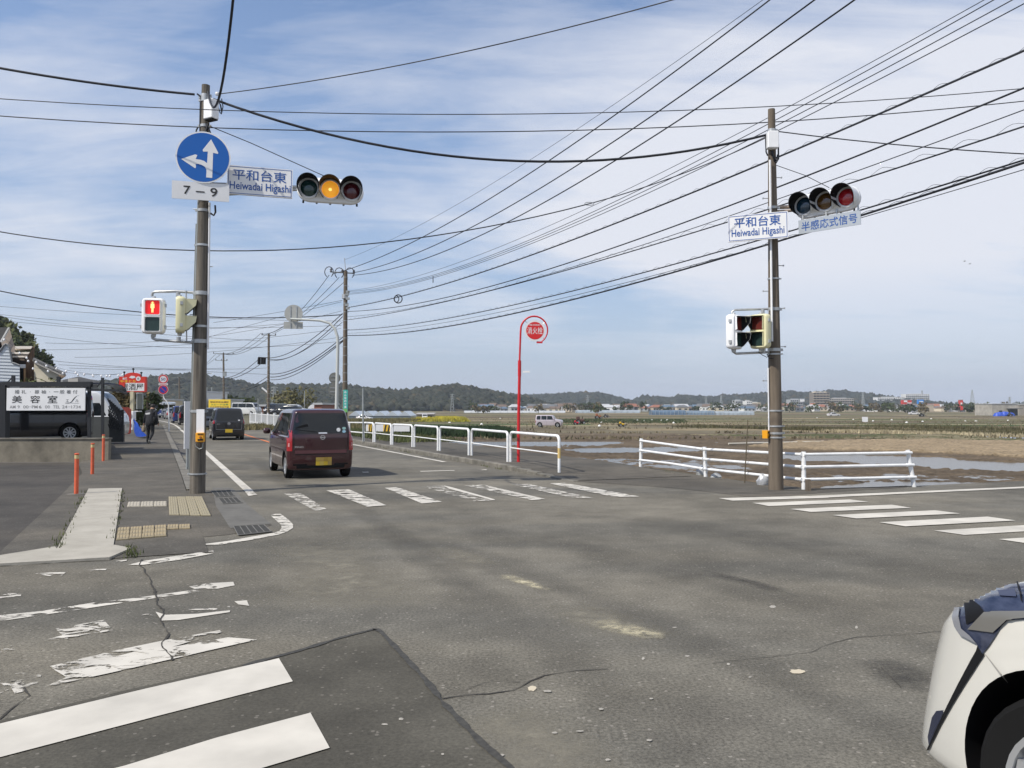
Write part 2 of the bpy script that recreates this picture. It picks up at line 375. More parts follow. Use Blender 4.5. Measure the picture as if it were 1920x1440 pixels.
# polygons on surfaces --------------------------------------------------
def sheet(name, poly, z, m, label=None, cat=None, kind=None, parent=None, thick=0.0, zf=None):
    """flat (or gently varying) polygon with an optional skirt"""
    mb = MB(); n = len(poly)
    top = [(p[0], p[1], (zf(p[0], p[1]) if zf else z)) for p in poly]
    if thick:
        mb.add(top + [(p[0], p[1], p[2] - thick) for p in top], [tuple(range(n))] + [(i, n + i, n + (i + 1) % n, (i + 1) % n) for i in range(n)])
    else: mb.add(top, [tuple(range(n))])
    o = mb.build(name, m, parent)
    if kind: o['kind'] = kind
    if label: tag(o, label, cat)
    return o
def PG(pts, z=0.0): return [G(a, b, z) for a, b in pts]
# ================================================================== GROUND
A_ROAD = asphalt_mat('road_asphalt', (.125, .118, .099), (.165, .151, .120))
A_NEW = asphalt_mat('new_asphalt', (.080, .075, .061), (.096, .089, .071), stain=.6, grain=.55)
A_WALK = asphalt_mat('pavement_asphalt', (.088, .081, .068), (.115, .103, .083), stain=0, grain=.6)
A_LOT = asphalt_mat('lot_asphalt', (.058, .053, .046), (.076, .068, .057), stain=0, grain=.5)
M_DIRT = mat('roadside_dirt', (.15, .125, .08), .95, nscale=.6, col2=(.07, .08, .035), bump=.4, bscale=6, det=10)
# land: everything on the road's side of the paddies, a raised bank with a steep edge
EDGE = [(140, 66), (60, 36.6), (24, 23), (10.8, 17.75), (8.3, 16.75), (5.9, 16.25), (4.75, 18.6), (3.65, 21.9)]
for s_ in (26, 34, 44, 52): p = ST(s_, 11.5); EDGE.append((p.x, p.y))
EDGE += [(-12, 60), (-16, 80), (-22, 106), (-42, 200), (-64, 300), (-200, 900)]
land = EDGE + [(-1500, 900), (-1500, -60), (140, -60)]
o = sheet('ground', land, -.02, M_DIRT, kind='structure', thick=0)
mb = MB()                                           # embankment slope down to the paddies
n = len(EDGE)
def outw(i):
    a = Vector(EDGE[max(0, i - 1)]); b = Vector(EDGE[min(n - 1, i + 1)]); d = (b - a).normalized(); return Vector((d.y, -d.x))
for i in range(n - 1):
    a, b = EDGE[i], EDGE[i + 1]; oa, ob = outw(i) * .55, outw(i + 1) * .55
    K = max(1, int((Vector(b) - Vector(a)).length / 1.2)) if i < 12 else 1
    for k in range(K):
        f0, f1 = k / K, (k + 1) / K
        def L(p, q, f): return p[0] + (q[0] - p[0]) * f, p[1] + (q[1] - p[1]) * f
        p0, p1 = L(a, b, f0), L(a, b, f1)
        q0, q1 = L((a[0] + oa.x, a[1] + oa.y), (b[0] + ob.x, b[1] + ob.y), f0), L((a[0] + oa.x, a[1] + oa.y), (b[0] + ob.x, b[1] + ob.y), f1)
        mb.add([(*p0, -.02), (*p1, -.02), (*q1, -2.3 if i > 12 else -.75), (*q0, -2.3 if i > 12 else -.75)], [(0, 1, 2, 3)])
mb.build('embankment', M_DIRT, kind='structure')

# --- the road -----------------------------------------------------------
def curve_right(s):          # lateral bend of the far road
    return 0.0 if s < 70 else (s - 70) ** 2 * .0011
def RD(s, t, z=0.0):
    p = ST(s, t - curve_right(s), z); return p
SS = [22, 30, 40, 50, 60, 70, 80, 90, 100, 110, 125, 140, 160, 190, 230]
right_k = [RD(s, 8.17) for s in SS]; left_k = [RD(s, .75) for s in SS]
CN = [G(1081, 902), G(1130, 905), G(1180, 902)]
road = [(-60, -60), (60, -60), (60, 36.0)] + [(10.7, 17.6), (8.2, 16.6), (5.8, 16.05), (4.6, 18.5), (3.5, 21.8), (1.6, 21.2)] + [tuple(p.xy) for p in right_k] + [tuple(p.xy) for p in reversed(left_k)] + [tuple(ST(12, .75).xy), (-20, 3), (-60, -25)]
sheet('road', road, 0.0, A_ROAD, kind='structure')
# corner apron (slightly darker asphalt) round the right corner
cor = PG([(1082, 903), (1160, 908), (1260, 915), (1350, 925), (1400, 932), (1475, 930), (1540, 924), (1700, 914), (1700, 911)]) + [Vector((8.1, 16.5, 0)), Vector((5.75, 16.0, 0)), Vector((4.55, 18.45, 0)), Vector((3.45, 21.75, 0)), ST(20, 11.3), ST(20, 8.4), ST(16.6, 8.32)]
sheet('corner_apron', [tuple(p.xy) for p in cor], .004, A_WALK, kind='structure')
# raised pavement behind the guard rails, ramping down to the corner
def zr(x, y):
    s = -x * .4 + y * .9165; return .012 + .108 * max(0, min(1, (s - 15.6) / 3.5))
mb = MB(); prev = None
for s in [15.6, 16.5, 17.5, 18.5, 19.5, 21, 24, 28, 34, 40, 46, 52]:
    lo = ST(s, 8.36, 0); hi = ST(s, min(11.3, 11.3), 0)
    a = (lo.x, lo.y, zr(lo.x, lo.y)); b = (hi.x, hi.y, zr(lo.x, lo.y)); b0 = (hi.x, hi.y, -.3)
    if prev: mb.add([prev[0], prev[1], b, a], [(0, 1, 2, 3)]); mb.add([prev[1], prev[2], b0, b], [(0, 1, 2, 3)])
    prev = (a, b, b0)
mb.build('pavement', A_WALK, kind='structure')
# kerb blocks, one by one
kb = thing('kerb', 'row of weathered concrete kerb blocks under the white pipe guard rails', 'kerb', tuple(ST(16, 8.25)))
s = 15.5; first = None; k = 0
while s < 50:
    L_ = .6; p = ST(s + L_ / 2, 8.265); zt = zr(p.x, p.y) + .005
    mb = MB(Matrix.Translation(p) @ Matrix.Rotation(HEAD, 4, 'Z') @ Matrix.Rotation(random.uniform(-.012, .012), 4, 'Z'))
    mb.bbox((0, 0, zt / 2 - .04), (L_ - .014, .17, zt + .08), .018)
    mb.build('kerb_block', M_KERB, kb); s += L_; k += 1
# left pavement -----------------------------------------------------------
def zl(x, y):
    s = -x * .4 + y * .9165; return .008 + .05 * max(0, min(1, (s - 17.2) / 4))
lp = []
LP_in = [(-.95, 12.6), (-1.1, 15), (-1.25, 20), (-1.4, 30), (-1.3, 40), (-1.2, 60), (-1.5, 90), (-1.5, 130)]
mb = MB(); prev = None
TL = lambda s: -1.55 if s < 25 else -1.9
TRR = lambda s: .55
for s in [9.6, 11, 12.5, 14, 15.5, 17.2, 19, 21.5, 25, 30, 40, 50, 60, 70, 80, 90, 100, 115]:
    a = RD(s, TL(s)); b = RD(s, TRR(s)); za = zl(b.x, b.y) if s < 40 else .058
    q = ((a.x, a.y, za), (b.x, b.y, za))
    if prev: mb.add([prev[0], prev[1], q[1], q[0]], [(0, 1, 2, 3)])
    prev = q
mb.build('pavement', A_WALK, kind='structure')
# corner of the left pavement (flush with the road), traced on the ground
lc = PG([(245, 1030), (212, 1038), (225, 985), (238, 935), (300, 925), (372, 918), (420, 920), (450, 935), (510, 985), (430, 1003), (330, 1012), (300, 1022)])
sheet('pavement_corner', [tuple(p.xy) for p in lc], .0045, A_WALK, kind='structure')
sheet('gutter', [tuple(p.xy) for p in PG([(398, 915), (436, 915), (462, 945), (508, 983), (432, 992), (405, 950)])], .0085, mat('gutter_concrete', (.14, .135, .12), .9, nscale=3, col2=(.09, .086, .076), det=9), kind='structure')
mb = MB(); prev = None                              # far gutter/kerb strip along the left line
for s in [17, 20, 24, 28, 34, 40, 50, 60, 75]:
    a = RD(s, .56); b = RD(s, .76); za = (zl(a.x, a.y) if s < 40 else .058) + .004
    q = [(a.x, a.y, za), (b.x, b.y, za), (b.x, b.y, -.01)]
    if prev:
        for i in (0, 1): mb.add([prev[i], prev[i + 1], q[i + 1], q[i]], [(0, 1, 2, 3)])
    prev = q
mb.build('kerb_strip', M_KERB, kind='structure')
# lot on the left
lot = PG([(240, 862), (228, 880), (205, 893), (165, 918), (105, 1032), (0, 1046), (-400, 1080), (-500, 900), (-200, 868), (190, 868)])
sheet('parking_lot', [tuple(p.xy) for p in lot], .003, A_LOT, kind='structure')
back = [(-60, 23.3), (-9.8, 23.4), (-10.4, 25), (-11.2, 29), (-18.6, 44), (-44, 99), (-44, 130), (-90, 130)]
sheet('yard', back, .001, mat('yard_asphalt', (.085, .078, .068), .9, nscale=1.2, namt=.3, det=9), kind='structure')
# concrete strip between lot and pavement and the kerb that turns the corner
o = sheet('drain_cover_strip', [tuple(p.xy) for p in PG([(166, 918), (229, 917), (213, 1024), (208, 1037), (106, 1033)])], .022, M_PALEC, thick=.03)
tag(o, 'pale concrete strip over the drain between the dark lot and the pavement', 'concrete strip')
o = sheet('drain_cover_strip', [tuple(p.xy) for p in PG([(212, 868), (240, 866), (232, 892), (205, 893)])], .020, mat('grey_cover', (.19, .195, .185), .8, nscale=3, namt=.2), thick=.03)
tag(o, 'grey drain cover beside the pavement beyond the orange bollards', 'drain cover')
o = sheet('drain_cover_strip', [tuple(p.xy) for p in PG([(239, 838), (264, 837), (262, 842), (238, 842)])], .020, M_PALEC, thick=.03)
tag(o, 'small pale concrete slab in the ground left of the walking man', 'concrete slab')
o = sheet('corner_kerb', [tuple(p.xy) for p in PG([(-500, 1078), (0, 1046), (104, 1029), (106, 1033), (208, 1037), (213, 1026), (246, 1032), (205, 1050), (0, 1062), (-500, 1100)])], .03, M_PALEC, thick=.04)
tag(o, 'low flat concrete kerb curving along the mouth of the dark lot', 'kerb')
for pts, lab in (([(176, 905), (196, 893), (203, 894), (166, 917)], None),):
    pass
# dark resurfaced patch
pt = PG([(705, 1180), (640, 1196), (500, 1237), (250, 1292), (0, 1352), (-600, 1480), (-900, 2600), (1400, 2600), (1060, 1560), (955, 1440), (905, 1398), (828, 1318), (800, 1280), (750, 1225)])
sheet('resurfaced_patch', [tuple(p.xy) for p in pt], .004, A_NEW, kind='structure')
mb = MB()                                           # tar seam round the patch
seam = PG([(455, 1250), (560, 1222), (640, 1197), (704, 1181), (714, 1186), (757, 1232), (800, 1279), (830, 1319), (905, 1397), (955, 1440), (1030, 1520)])
for i in range(len(seam) - 1):
    a, b = seam[i], seam[i + 1]; nseg = 9
    for k in range(nseg):
        p = a.lerp(b, k / nseg); q = a.lerp(b, (k + 1) / nseg); d = (q - p).normalized(); nn = Vector((-d.y, d.x, 0))
        w0 = .018 + .016 * noise.noise(p * 9); w1 = .018 + .016 * noise.noise(q * 9)
        mb.add([p + nn * w0 + Vector((0, 0, .0085)), q + nn * w1 + Vector((0, 0, .0085)), q - nn * w1 + Vector((0, 0, .0085)), p - nn * w0 + Vector((0, 0, .0085))], [(0, 1, 2, 3)])
mb.build('tar_seam', mat('tar', (.045, .043, .037), .8, nscale=30, namt=.4), kind='structure')
# cracks
def crack(pts, w, z=.0045, jit=.03):
    mb = MB(); pts = [G(*p) for p in pts]; path = []
    for i in range(len(pts) - 1):
        d = (pts[i + 1] - pts[i]); L_ = d.length; nn = Vector((-d.y, d.x, 0)).normalized(); K = max(2, int(L_ / .06))
        for k in range(K):
            q = pts[i] + d * (k / K); path.append(q + nn * jit * (noise.noise(q * 3.1) * 1.3 + noise.noise(q * 11) * .6))
    path.append(pts[-1])
    for i in range(len(path) - 1):
        p, q = path[i], path[i + 1]; d = (q - p).normalized(); nn = Vector((-d.y, d.x, 0))
        w0, w1 = [w * max(.12, .6 + .9 * noise.noise(c * 5)) for c in (p, q)]; zz_ = Vector((0, 0, z))
        mb.add([p + nn * w0 + zz_, q + nn * w1 + zz_, q - nn * w1 + zz_, p - nn * w0 + zz_], [(0, 1, 2, 3)])
    return mb.build('road_crack', mat('crack_dark', (.040, .036, .030), .95), kind='structure')
crack([(262, 1050), (275, 1085), (290, 1110), (296, 1135), (303, 1165), (310, 1195), (300, 1218), (322, 1240)], .009, .0087)
crack([(828, 1310), (890, 1303), (960, 1295), (1020, 1268), (1080, 1258), (1140, 1255)], .007)
crack([(975, 1280), (930, 1278), (870, 1296)], .004)
crack([(0, 1350), (30, 1325), (55, 1305), (35, 1290), (22, 1278)], .008)
crack([(1300, 1248), (1420, 1236), (1520, 1222), (1600, 1196), (1700, 1190), (1790, 1183)], .004)
crack([(1310, 1068), (1380, 1085), (1440, 1103), (1500, 1120)], .004)
crack([(1655, 1252), (1668, 1268), (1690, 1290)], .004)
# ------------------------------------------------------------------ markings
PW = {w: paint_mat('road_paint_%d' % int(w * 100), w + (.12 if w > .1 else 0), scale=4.6) for w in (.0, .25, .4, .52, .62, .75)}
PWF = paint_mat('road_paint_far', .5, (.60, .59, .54), 2.6)
ZM = .0085
MK = [0]
def mark(px, w, name='painted_stripe', m=None, sub=1):
    MK[0] += 1; ZM = (.0085 if min(q_[0] for q_ in px) > 540 or max(q_[1] for q_ in px) > 1345 or max(q_[1] for q_ in px) < 940 else .0046) + (MK[0] % 6) * .0006
    poly = PG(px); mb = MB(); mb.add([(p.x, p.y, ZM) for p in poly], [tuple(range(len(poly)))])
    return mb.build(name, m or PW[w], kind='structure')
def q6(pts): return [(1100 + a / 2.3415, 680 + b / 2.3415) for a, b in pts]
def q5(pts): return [(500 + a / 2.5946, 880 + b / 2.5946) for a, b in pts]
def q7(pts): return [(a / 2.572, 880 + b / 2.572) for a, b in pts]
for pts in ([(580, 597), (975, 587), (1065, 595), (640, 608)], [(728, 618), (1155, 603), (1238, 613), (800, 632)], [(893, 645), (1340, 626), (1425, 640), (985, 658)],
            [(1077, 672), (1530, 651), (1640, 665), (1185, 687)], [(1285, 704), (1760, 679), (1883, 696), (1400, 722)], [(1525, 740), (2040, 709), (2150, 729), (1660, 759)],
            [(1810, 778), (2360, 744), (2500, 764), (1960, 800)], [(2130, 822), (2750, 785), (2900, 805), (2300, 850)]): mark(q6(pts), .0)
mark(q6([(965, 588), (1400, 569), (1920, 546), (2900, 505), (2900, 511), (1920, 553), (1400, 577), (1060, 594)]), .0, 'edge_line')
far = [([(85, 120), (165, 117), (295, 197), (235, 203)], .4), ([(290, 105), (400, 100), (582, 178), (490, 185)], .25), ([(575, 92), (635, 89), (852, 160), (755, 168)], .25),
       ([(750, 83), (855, 81), (1112, 152), (1010, 158)], .52), ([(960, 80), (1060, 77), (1355, 147), (1290, 152)], .4), ([(1180, 73), (1270, 72), (1590, 142), (1480, 140)], .4), ([(1370, 70), (1450, 68), (1815, 135), (1690, 137)], .25)]
for pts, w in far: mark(q5(pts), w)
mark(q5([(858, 80), (905, 91), (1112, 150), (1098, 152), (890, 98)]), .0); mark(q5([(1058, 77), (1100, 88), (1355, 146), (1330, 148), (1090, 93)]), .0)
mark(q5([(745, 147), (852, 159), (757, 167)]), .0)
mark(q5([(745, 10), (912, 6), (915, 9), (750, 13)]), .0, 'stop_line'); mark(q5([(1028, 4), (1068, 2), (1072, 5), (1040, 7)]), .25, 'stop_line'); mark(q5([(462, 14), (495, 13), (497, 18), (470, 18)]), .25, 'stop_line')
# left crossing: old worn stripes then the fresh ones on the new asphalt
mark(q7([(618, 464), (700, 444), (1028, 393), (1036, 408), (860, 440), (690, 464)]), .25)
mark(q7([(-300, 762), (0, 706), (200, 686), (450, 645), (640, 624), (960, 580), (968, 592), (660, 636), (360, 682), (0, 735), (-300, 790)]), .25)
mark(q7([(912, 568), (1000, 552), (1125, 545), (1132, 562), (1050, 578), (940, 580)]), .25)
mark(q7([(750, 690), (800, 705), (950, 700), (1110, 683), (1108, 692), (950, 716), (860, 730), (780, 733)]), .0)
mark(q7([(1130, 640), (1190, 635), (1202, 662), (1150, 655)]), .0)
mark(q7([(268, 772), (380, 752), (500, 730), (545, 780), (420, 805), (310, 815)]), .4)
mark(q7([(-200, 900), (0, 862), (190, 835), (320, 800), (330, 825), (180, 855), (0, 885), (-200, 925)]), .52)
mark(q7([(640, 715), (760, 685), (1100, 645), (1110, 668), (760, 725), (660, 745)]), .75)
mark(q7([(-100, 640), (40, 600), (105, 600), (100, 615), (0, 625), (-100, 655)]), .4)
mark(q7([(170, 505), (240, 500), (318, 498), (300, 514), (240, 518), (180, 508)]), .4)
mark(q7([(410, 490), (460, 484), (515, 482), (510, 488), (440, 494)]), .25); mark(q7([(560, 445), (612, 438), (610, 444), (570, 450)]), .25)
mark(q7([(240, 955), (560, 878), (800, 828), (1060, 780), (1068, 790), (830, 862), (1100, 815), (1240, 826), (1010, 878), (830, 920), (520, 990), (215, 1055), (320, 1008), (265, 975)]), .25)
mark(q7([(560, 905), (690, 872), (780, 860), (830, 920), (520, 985)]), .0)
mark(q7([(-60, 1000), (110, 985), (200, 995), (180, 1035), (215, 1055), (70, 1085), (55, 1060), (-60, 1110)]), .52)
mark(q7([(-900, 1430), (0, 1235), (700, 1066), (1345, 918), (1412, 1030), (760, 1198), (0, 1398), (-900, 1640)]), .0)
mark(q7([(-300, 1670), (600, 1440), (1050, 1302), (1497, 1183), (1590, 1353), (1000, 1530), (-300, 1940)]), .0)
# corner line, left edge line, right edge line, centre line
c4 = lambda pts: [(330 + a / 7.2, 840 + b / 7.2) for a, b in pts]
mark(c4([(1272, 912), (1340, 895), (1415, 895), (1520, 975), (1582, 1040), (1580, 1085), (1500, 1135), (1390, 1175), (1000, 1250), (600, 1310), (370, 1322), (330, 1310), (700, 1262), (1100, 1190), (1330, 1150), (1400, 1125), (1425, 1080), (1420, 1045)]), .25, 'corner_line')
mark(c4([(868, 515), (930, 505), (1100, 640), (980, 655)]), .25, 'edge_line')
mb = MB(); prev = None
for s in [16.2, 20, 26, 32, 40, 48, 56, 64, 72, 80, 88, 96, 104, 112, 120, 135, 150]:
    a, b = RD(s, 1.56, ZM), RD(s, 1.72, ZM)
    if prev: mb.add([prev[0], prev[1], b, a], [(0, 1, 2, 3)])
    prev = (a, b)
mb.build('edge_line', PW[.0], kind='structure')
mb = MB(); prev = None
for s in [22.5, 28, 36, 44, 52, 60, 68, 76, 84, 92, 100, 110, 125, 150]:
    a, b = RD(s, 7.62, ZM), RD(s, 7.76, ZM)
    if prev: mb.add([prev[0], prev[1], b, a], [(0, 1, 2, 3)])
    prev = (a, b)
mb.build('edge_line', PW[.0], kind='structure')
mb = MB(); prev = None
for s in [31, 38, 44, 52, 60, 68, 76, 84, 92, 100, 115]:
    a, b = RD(s, 4.66, ZM), RD(s, 4.80, ZM)
    if prev: mb.add([prev[0], prev[1], b, a], [(0, 1, 2, 3)])
    prev = (a, b)
mb.build('centre_line', paint_mat('orange_paint', .0, (.60, .17, .05)), kind='structure')
# chalky stains on the junction: thin sheets worn to speckle
PST = stain_mat('chalk_stain', (.50, .45, .31), 9, 1.15, .40, .62); PST2 = stain_mat('chalk_stain_soft', (.24, .22, .17), 5, .9)
POL = stain_mat('tyre_polish', (.075, .071, .062), .9, .30, .0, .75); DARKP = stain_mat('oil_stain', (.038, .036, .033), 5, .75, .3, .7)
def soft(pts, wd, m, z):
    """a stain that fades out from its centre line; pts on the ground, wd half width in metres"""
    P_ = [G(*p) for p in pts]; path = []
    for a_, b_ in zip(P_[:-1], P_[1:]):
        for k in range(4): path.append(a_.lerp(b_, k / 4))
    path.append(P_[-1]); n_ = len(path); vs_ = []; cs_ = []
    for i, p in enumerate(path):
        d = (path[min(i + 1, n_ - 1)] - path[max(0, i - 1)]).normalized(); nn = Vector((-d.y, d.x, 0)); e = math.sin(math.pi * (i + .0) / (n_ - 1)) ** .6 if 0 < i < n_ - 1 else 0
        for k, f in ((-1, 0), (-.5, .7), (0, 1), (.5, .7), (1, 0)): q = p + nn * wd * k * (.75 + .5 * noise.noise(p * .9)); vs_.append((q.x, q.y, z)); cs_.append(f * e)
    fs_ = [(i * 5 + j, i * 5 + j + 1, (i + 1) * 5 + j + 1, (i + 1) * 5 + j) for i in range(n_ - 1) for j in range(4)]
    me = bpy.data.meshes.new('stain'); me.from_pydata(vs_, [], fs_); at = me.color_attributes.new('Col', 'FLOAT_COLOR', 'POINT'); at.data.foreach_set('color', [c for f in cs_ for c in (f, f, f, 1)]); me.materials.append(m)
    o = bpy.data.objects.new('stain', me); COL.objects.link(o); o['kind'] = 'structure'
soft([(1120, 1163), (1165, 1178), (1215, 1190), (1250, 1192)], .16, PST, .0030); soft([(1050, 1130), (1140, 1170), (1230, 1200)], .35, PST2, .0024); soft([(940, 1078), (985, 1092), (1030, 1108)], .16, PST, .0030); soft([(820, 1025), (870, 1045), (920, 1062)], .22, PST2, .0024)
soft([(560, 1010), (620, 1050), (650, 1100), (640, 1150)], .9, PST2, .0018); soft([(900, 1330), (1000, 1400), (1100, 1500)], .5, PST2, .0018)
soft([(700, 985), (1000, 1080), (1400, 1240), (1750, 1420)], .42, POL, .0012); soft([(760, 965), (1100, 1030), (1500, 1130), (1900, 1260)], .55, POL, .0014); soft([(1000, 950), (1300, 990), (1600, 1040), (1920, 1100)], .8, POL, .0016); soft([(600, 905), (680, 960), (820, 1060), (1100, 1260), (1300, 1440)], .35, POL, .0010)
soft([(1640, 1235), (1680, 1260), (1730, 1300)], .28, DARKP, .0033); soft([(1330, 1075), (1400, 1092), (1470, 1110)], .2, DARKP, .0033); soft([(470, 850), (600, 960)], .4, POL, .0020)  # two dark patches, then one more strip of tyre polish
def blob(cx, cy, rx, ry, m, seed=0, z=.0043):
    pts = []
    for k in range(22):
        a = 2 * math.pi * k / 22; r = 1 + .35 * noise.noise(Vector((math.cos(a) * 2 + seed, math.sin(a) * 2, seed)))
        pts.append((cx + rx * r * math.cos(a), cy + ry * r * math.sin(a)))
    poly = PG(pts); mb = MB(); mb.add([(p.x, p.y, z) for p in poly], [tuple(range(22))]); return mb.build('stain', m, kind='structure')

blob(998, 1292, 8, 5, mat('gum', (.50, .44, .33), .9), 7); blob(1495, 1260, 14, 4, mat('gum', (.5, .44, .33), .9), 8)
for i in range(22):
    x = random.uniform(560, 1250); y = random.uniform(1290, 1435)
    if i > 14: x, y = random.uniform(1150, 1700), random.uniform(1130, 1420)
    blob(x, y, random.uniform(2.5, 8), random.uniform(1.0, 2.6), mat('paint_chip', (.33, .31, .27), .9, nscale=20, namt=.25), i * 3.3, z=.0065 if i <= 14 else .003)
crack([(164, 919), (150, 948), (128, 990), (104, 1034)], .016, .0125, .02); crack([(231, 917), (226, 950), (220, 985), (215, 1024)], .013, .0125, .02); crack([(213, 1027), (248, 1033), (205, 1051), (100, 1056), (0, 1063)], .010, .0062, .01)
# drain grates: frame + bars
def grate(px, bars, label):
    p = [G(a, b, .012) for a, b in px]; g = thing('drain_grate', label, 'drain grate', tuple(sum(p, Vector()) / 4))
    mb = MB(); mb.add([q + Vector((0, 0, .002)) for q in p], [(0, 1, 2, 3)]); mb.build('plate', mat('grate_dark', (.055, .054, .050), .8, nscale=30, namt=.3, spec=.15), g)
    mb = MB()
    for k in range(bars + 1):
        f = k / bars; a = p[0].lerp(p[1], f); b = p[3].lerp(p[2], f); mb.tube([a + Vector((0, 0, .004)), b + Vector((0, 0, .004))], .007, 4)
    for a, b in ((p[0], p[1]), (p[3], p[2])): mb.tube([a + Vector((0, 0, .004)), b + Vector((0, 0, .004))], .009, 4)
    mb.build('bars', mat('grate_bar', (.13, .128, .12), .7, spec=.2), g)
grate([(438, 987), (495, 984), (509, 997), (447, 1004)], 5, 'dark steel drain grate nearest the curved white corner line')
grate([(410, 935), (444, 933), (455, 943), (418, 945)], 4, 'worn drain grate in the gutter right of the left pole base, nearer one')
grate([(395, 920), (432, 919), (440, 930), (405, 932)], 4, 'worn drain grate in the shadow of the left pole base, farther one')
# tactile paving tiles
M_TAC = mat('tactile_yellow', (.33, .285, .18), .85, nscale=14, col2=(.21, .19, .14), bump=.2)
M_TAC2 = mat('tactile_orange', (.36, .28, .155), .85, nscale=5, col2=(.22, .19, .13), bump=.2)
def tile_mesh(w, d):
    mb = MB(); mb.bbox((0, 0, .006), (w - .008, d - .008, .02), .004)
    for i in range(4):
        x = (i - 1.5) * w / 4.2
        mb.loft([[(x - .016, -d * .42, .016), (x + .016, -d * .42, .016), (x + .016, d * .42, .016), (x - .016, d * .42, .016)], [(x - .009, -d * .40, .022), (x + .009, -d * .40, .022), (x + .009, d * .40, .022), (x - .009, d * .40, .022)]], True)
    return mb
def tiles(px, nx, ny, m, label):
    p = [G(a, b, .008) for a, b in px]
    t = thing('tactile_paving', label, 'tactile paving', tuple(sum(p, Vector()) / 4)); me = None
    w = ((p[1] - p[0]).length + (p[2] - p[3]).length) / 2 / nx; d = ((p[3] - p[0]).length + (p[2] - p[1]).length) / 2 / ny
    ang = math.atan2(*(((p[1] - p[0]) + (p[2] - p[3])).yx))
    sh = ((p[0] + p[1]) - (p[2] + p[3])); yd = sh.normalized()
    for i in range(nx):
        for j in range(ny):
            f, g = (i + .5) / nx, (j + .5) / ny
            c = p[0].lerp(p[1], f).lerp(p[3].lerp(p[2], f), g)
            if me is None:
                xd = ((p[1] - p[0]) + (p[2] - p[3])).normalized()
                M = Matrix((xd, yd, Vector((0, 0, 1)))).transposed().to_4x4()
                b = tile_mesh(w, d); b.M = M; b.v = [M @ v for v in b.v]; o = b.build('tile', m, None); me = o.data; o.parent = t
            else:
                o = bpy.data.objects.new('tile', me); COL.objects.link(o); o.parent = t
            o.location = c - ORG[t.name] + Vector((0, 0, random.uniform(-.002, .002)))
tiles([(316, 933), (379, 932), (396, 968), (317, 966)], 4, 7, M_TAC, 'yellow ribbed tactile tiles at the foot of the left pole')
tiles([(314, 985.5), (357, 984.5), (357, 991.5), (313, 994)], 2, 1, M_TAC2, 'single row of orange tactile tiles right of the worn block')
tiles([(221, 991), (313, 986), (312, 1006), (218, 1014)], 4, 3, M_TAC2, 'worn orange tactile tiles beside the end of the concrete strip')
tiles([(240, 943), (313, 941), (313, 950), (238, 951)], 3, 2, mat('pale_tile', (.36, .33, .27), .85, nscale=6, namt=.2), 'pale grey tactile tiles left of the yellow ribbed ones')

# ================================================================== FIELDS
FM = attr_mat('field_soil', .95, .9, .42, .6, 3.0, (1, 1.8, 1))
tan_ = [(.21, .17, .105), (.17, .14, .085), (.15, .125, .075), (.115, .095, .062), (.13, .12, .062), (.19, .165, .10), (.10, .105, .045), (.15, .13, .085), (.125, .10, .07)]
mb = MB(); Y = 8.0; rows = []
while Y < 700:
    step = (5 + .03 * Y) * random.uniform(.6, 1.5); rows.append((Y, Y + step)); Y += step
for (a, b) in rows:
    X = -.42 * b - 40; Xmax = 1.15 * b + 60; dl = -.04 if b < 62 else 0
    while X < Xmax:
        w = random.uniform(10, 34) * (1 + a / 220); c = random.choice(tan_)
        if random.random() < .08: c = (.055, .085, .028)
        k = random.uniform(.8, 1.15); mb.col = tuple(q * k for q in c)
        if b < 62: mb.col = (.085, .068, .046)
        mb.add([(X, a, fz(a) + dl * 4), (X + w, a, fz(a) + dl * 4), (X + w, b, fz(b) + dl * 4), (X, b, fz(b) + dl * 4)], [(0, 1, 2, 3)]); X += w
mb.col = (.12, .11, .075)
mb.add([(-3000, 700, -2), (4000, 700, -2), (4000, 5200, -2), (-3000, 5200, -2)], [(0, 1, 2, 3)])
mb.add([(1.15 * 700 + 60, 8, -2.2), (4000, 8, -2.2), (4000, 700, -2.2), (1.15 * 700 + 60, 700, -2.2)], [(0, 1, 2, 3)])
mb.build('field', FM, kind='structure')
# near paddies: clods of mud standing out of shallow water
def inpoly(px, py, poly):
    c = np.zeros(px.shape, bool); n_ = len(poly); j = n_ - 1
    for i in range(n_):
        xi, yi = poly[i]; xj, yj = poly[j]
        with np.errstate(divide='ignore', invalid='ignore'):
            c ^= ((yi > py) != (yj > py)) & (px < (xj - xi) * (py - yi) / (yj - yi + 1e-9) + xi)
        j = i
    return c
def nfield(X, Y, sc, seed, oct_=4):
    r = np.random.RandomState(seed); out = np.zeros_like(X); amp = 1.0; tot = 0
    for o_ in range(oct_):
        g = r.rand(64, 64); x = X * sc; y = Y * sc; xi = np.floor(x).astype(int); yi = np.floor(y).astype(int); fx = x - xi; fy = y - yi
        fx = fx * fx * (3 - 2 * fx); fy = fy * fy * (3 - 2 * fy); a = lambda p, q: g[p % 64, q % 64]
        out += amp * ((a(xi, yi) * (1 - fx) + a(xi + 1, yi) * fx) * (1 - fy) + (a(xi, yi + 1) * (1 - fx) + a(xi + 1, yi + 1) * fx) * fy)
        tot += amp; amp *= .55; sc *= 2.1
    return out / tot
XS = np.arange(-14, 34, .15); YS = np.concatenate([np.arange(15.5, 40, .15), np.arange(40, 64, .3)])
GX, GY = np.meshgrid(XS, YS); nx_, ny_ = len(XS), len(YS)
zz0 = -.6 - HC; yc = GY * cp + zz0 * sp; zc = -GY * sp + zz0 * cp
PXs, PYs = 960 + GX / yc * F, 720 - zc / yc * F
wobx = (nfield(GX, GY, .9, 3) - .5) * 26; woby = (nfield(GX, GY, .7, 4) - .5) * 7
A_, B_ = PXs + wobx, PYs + woby
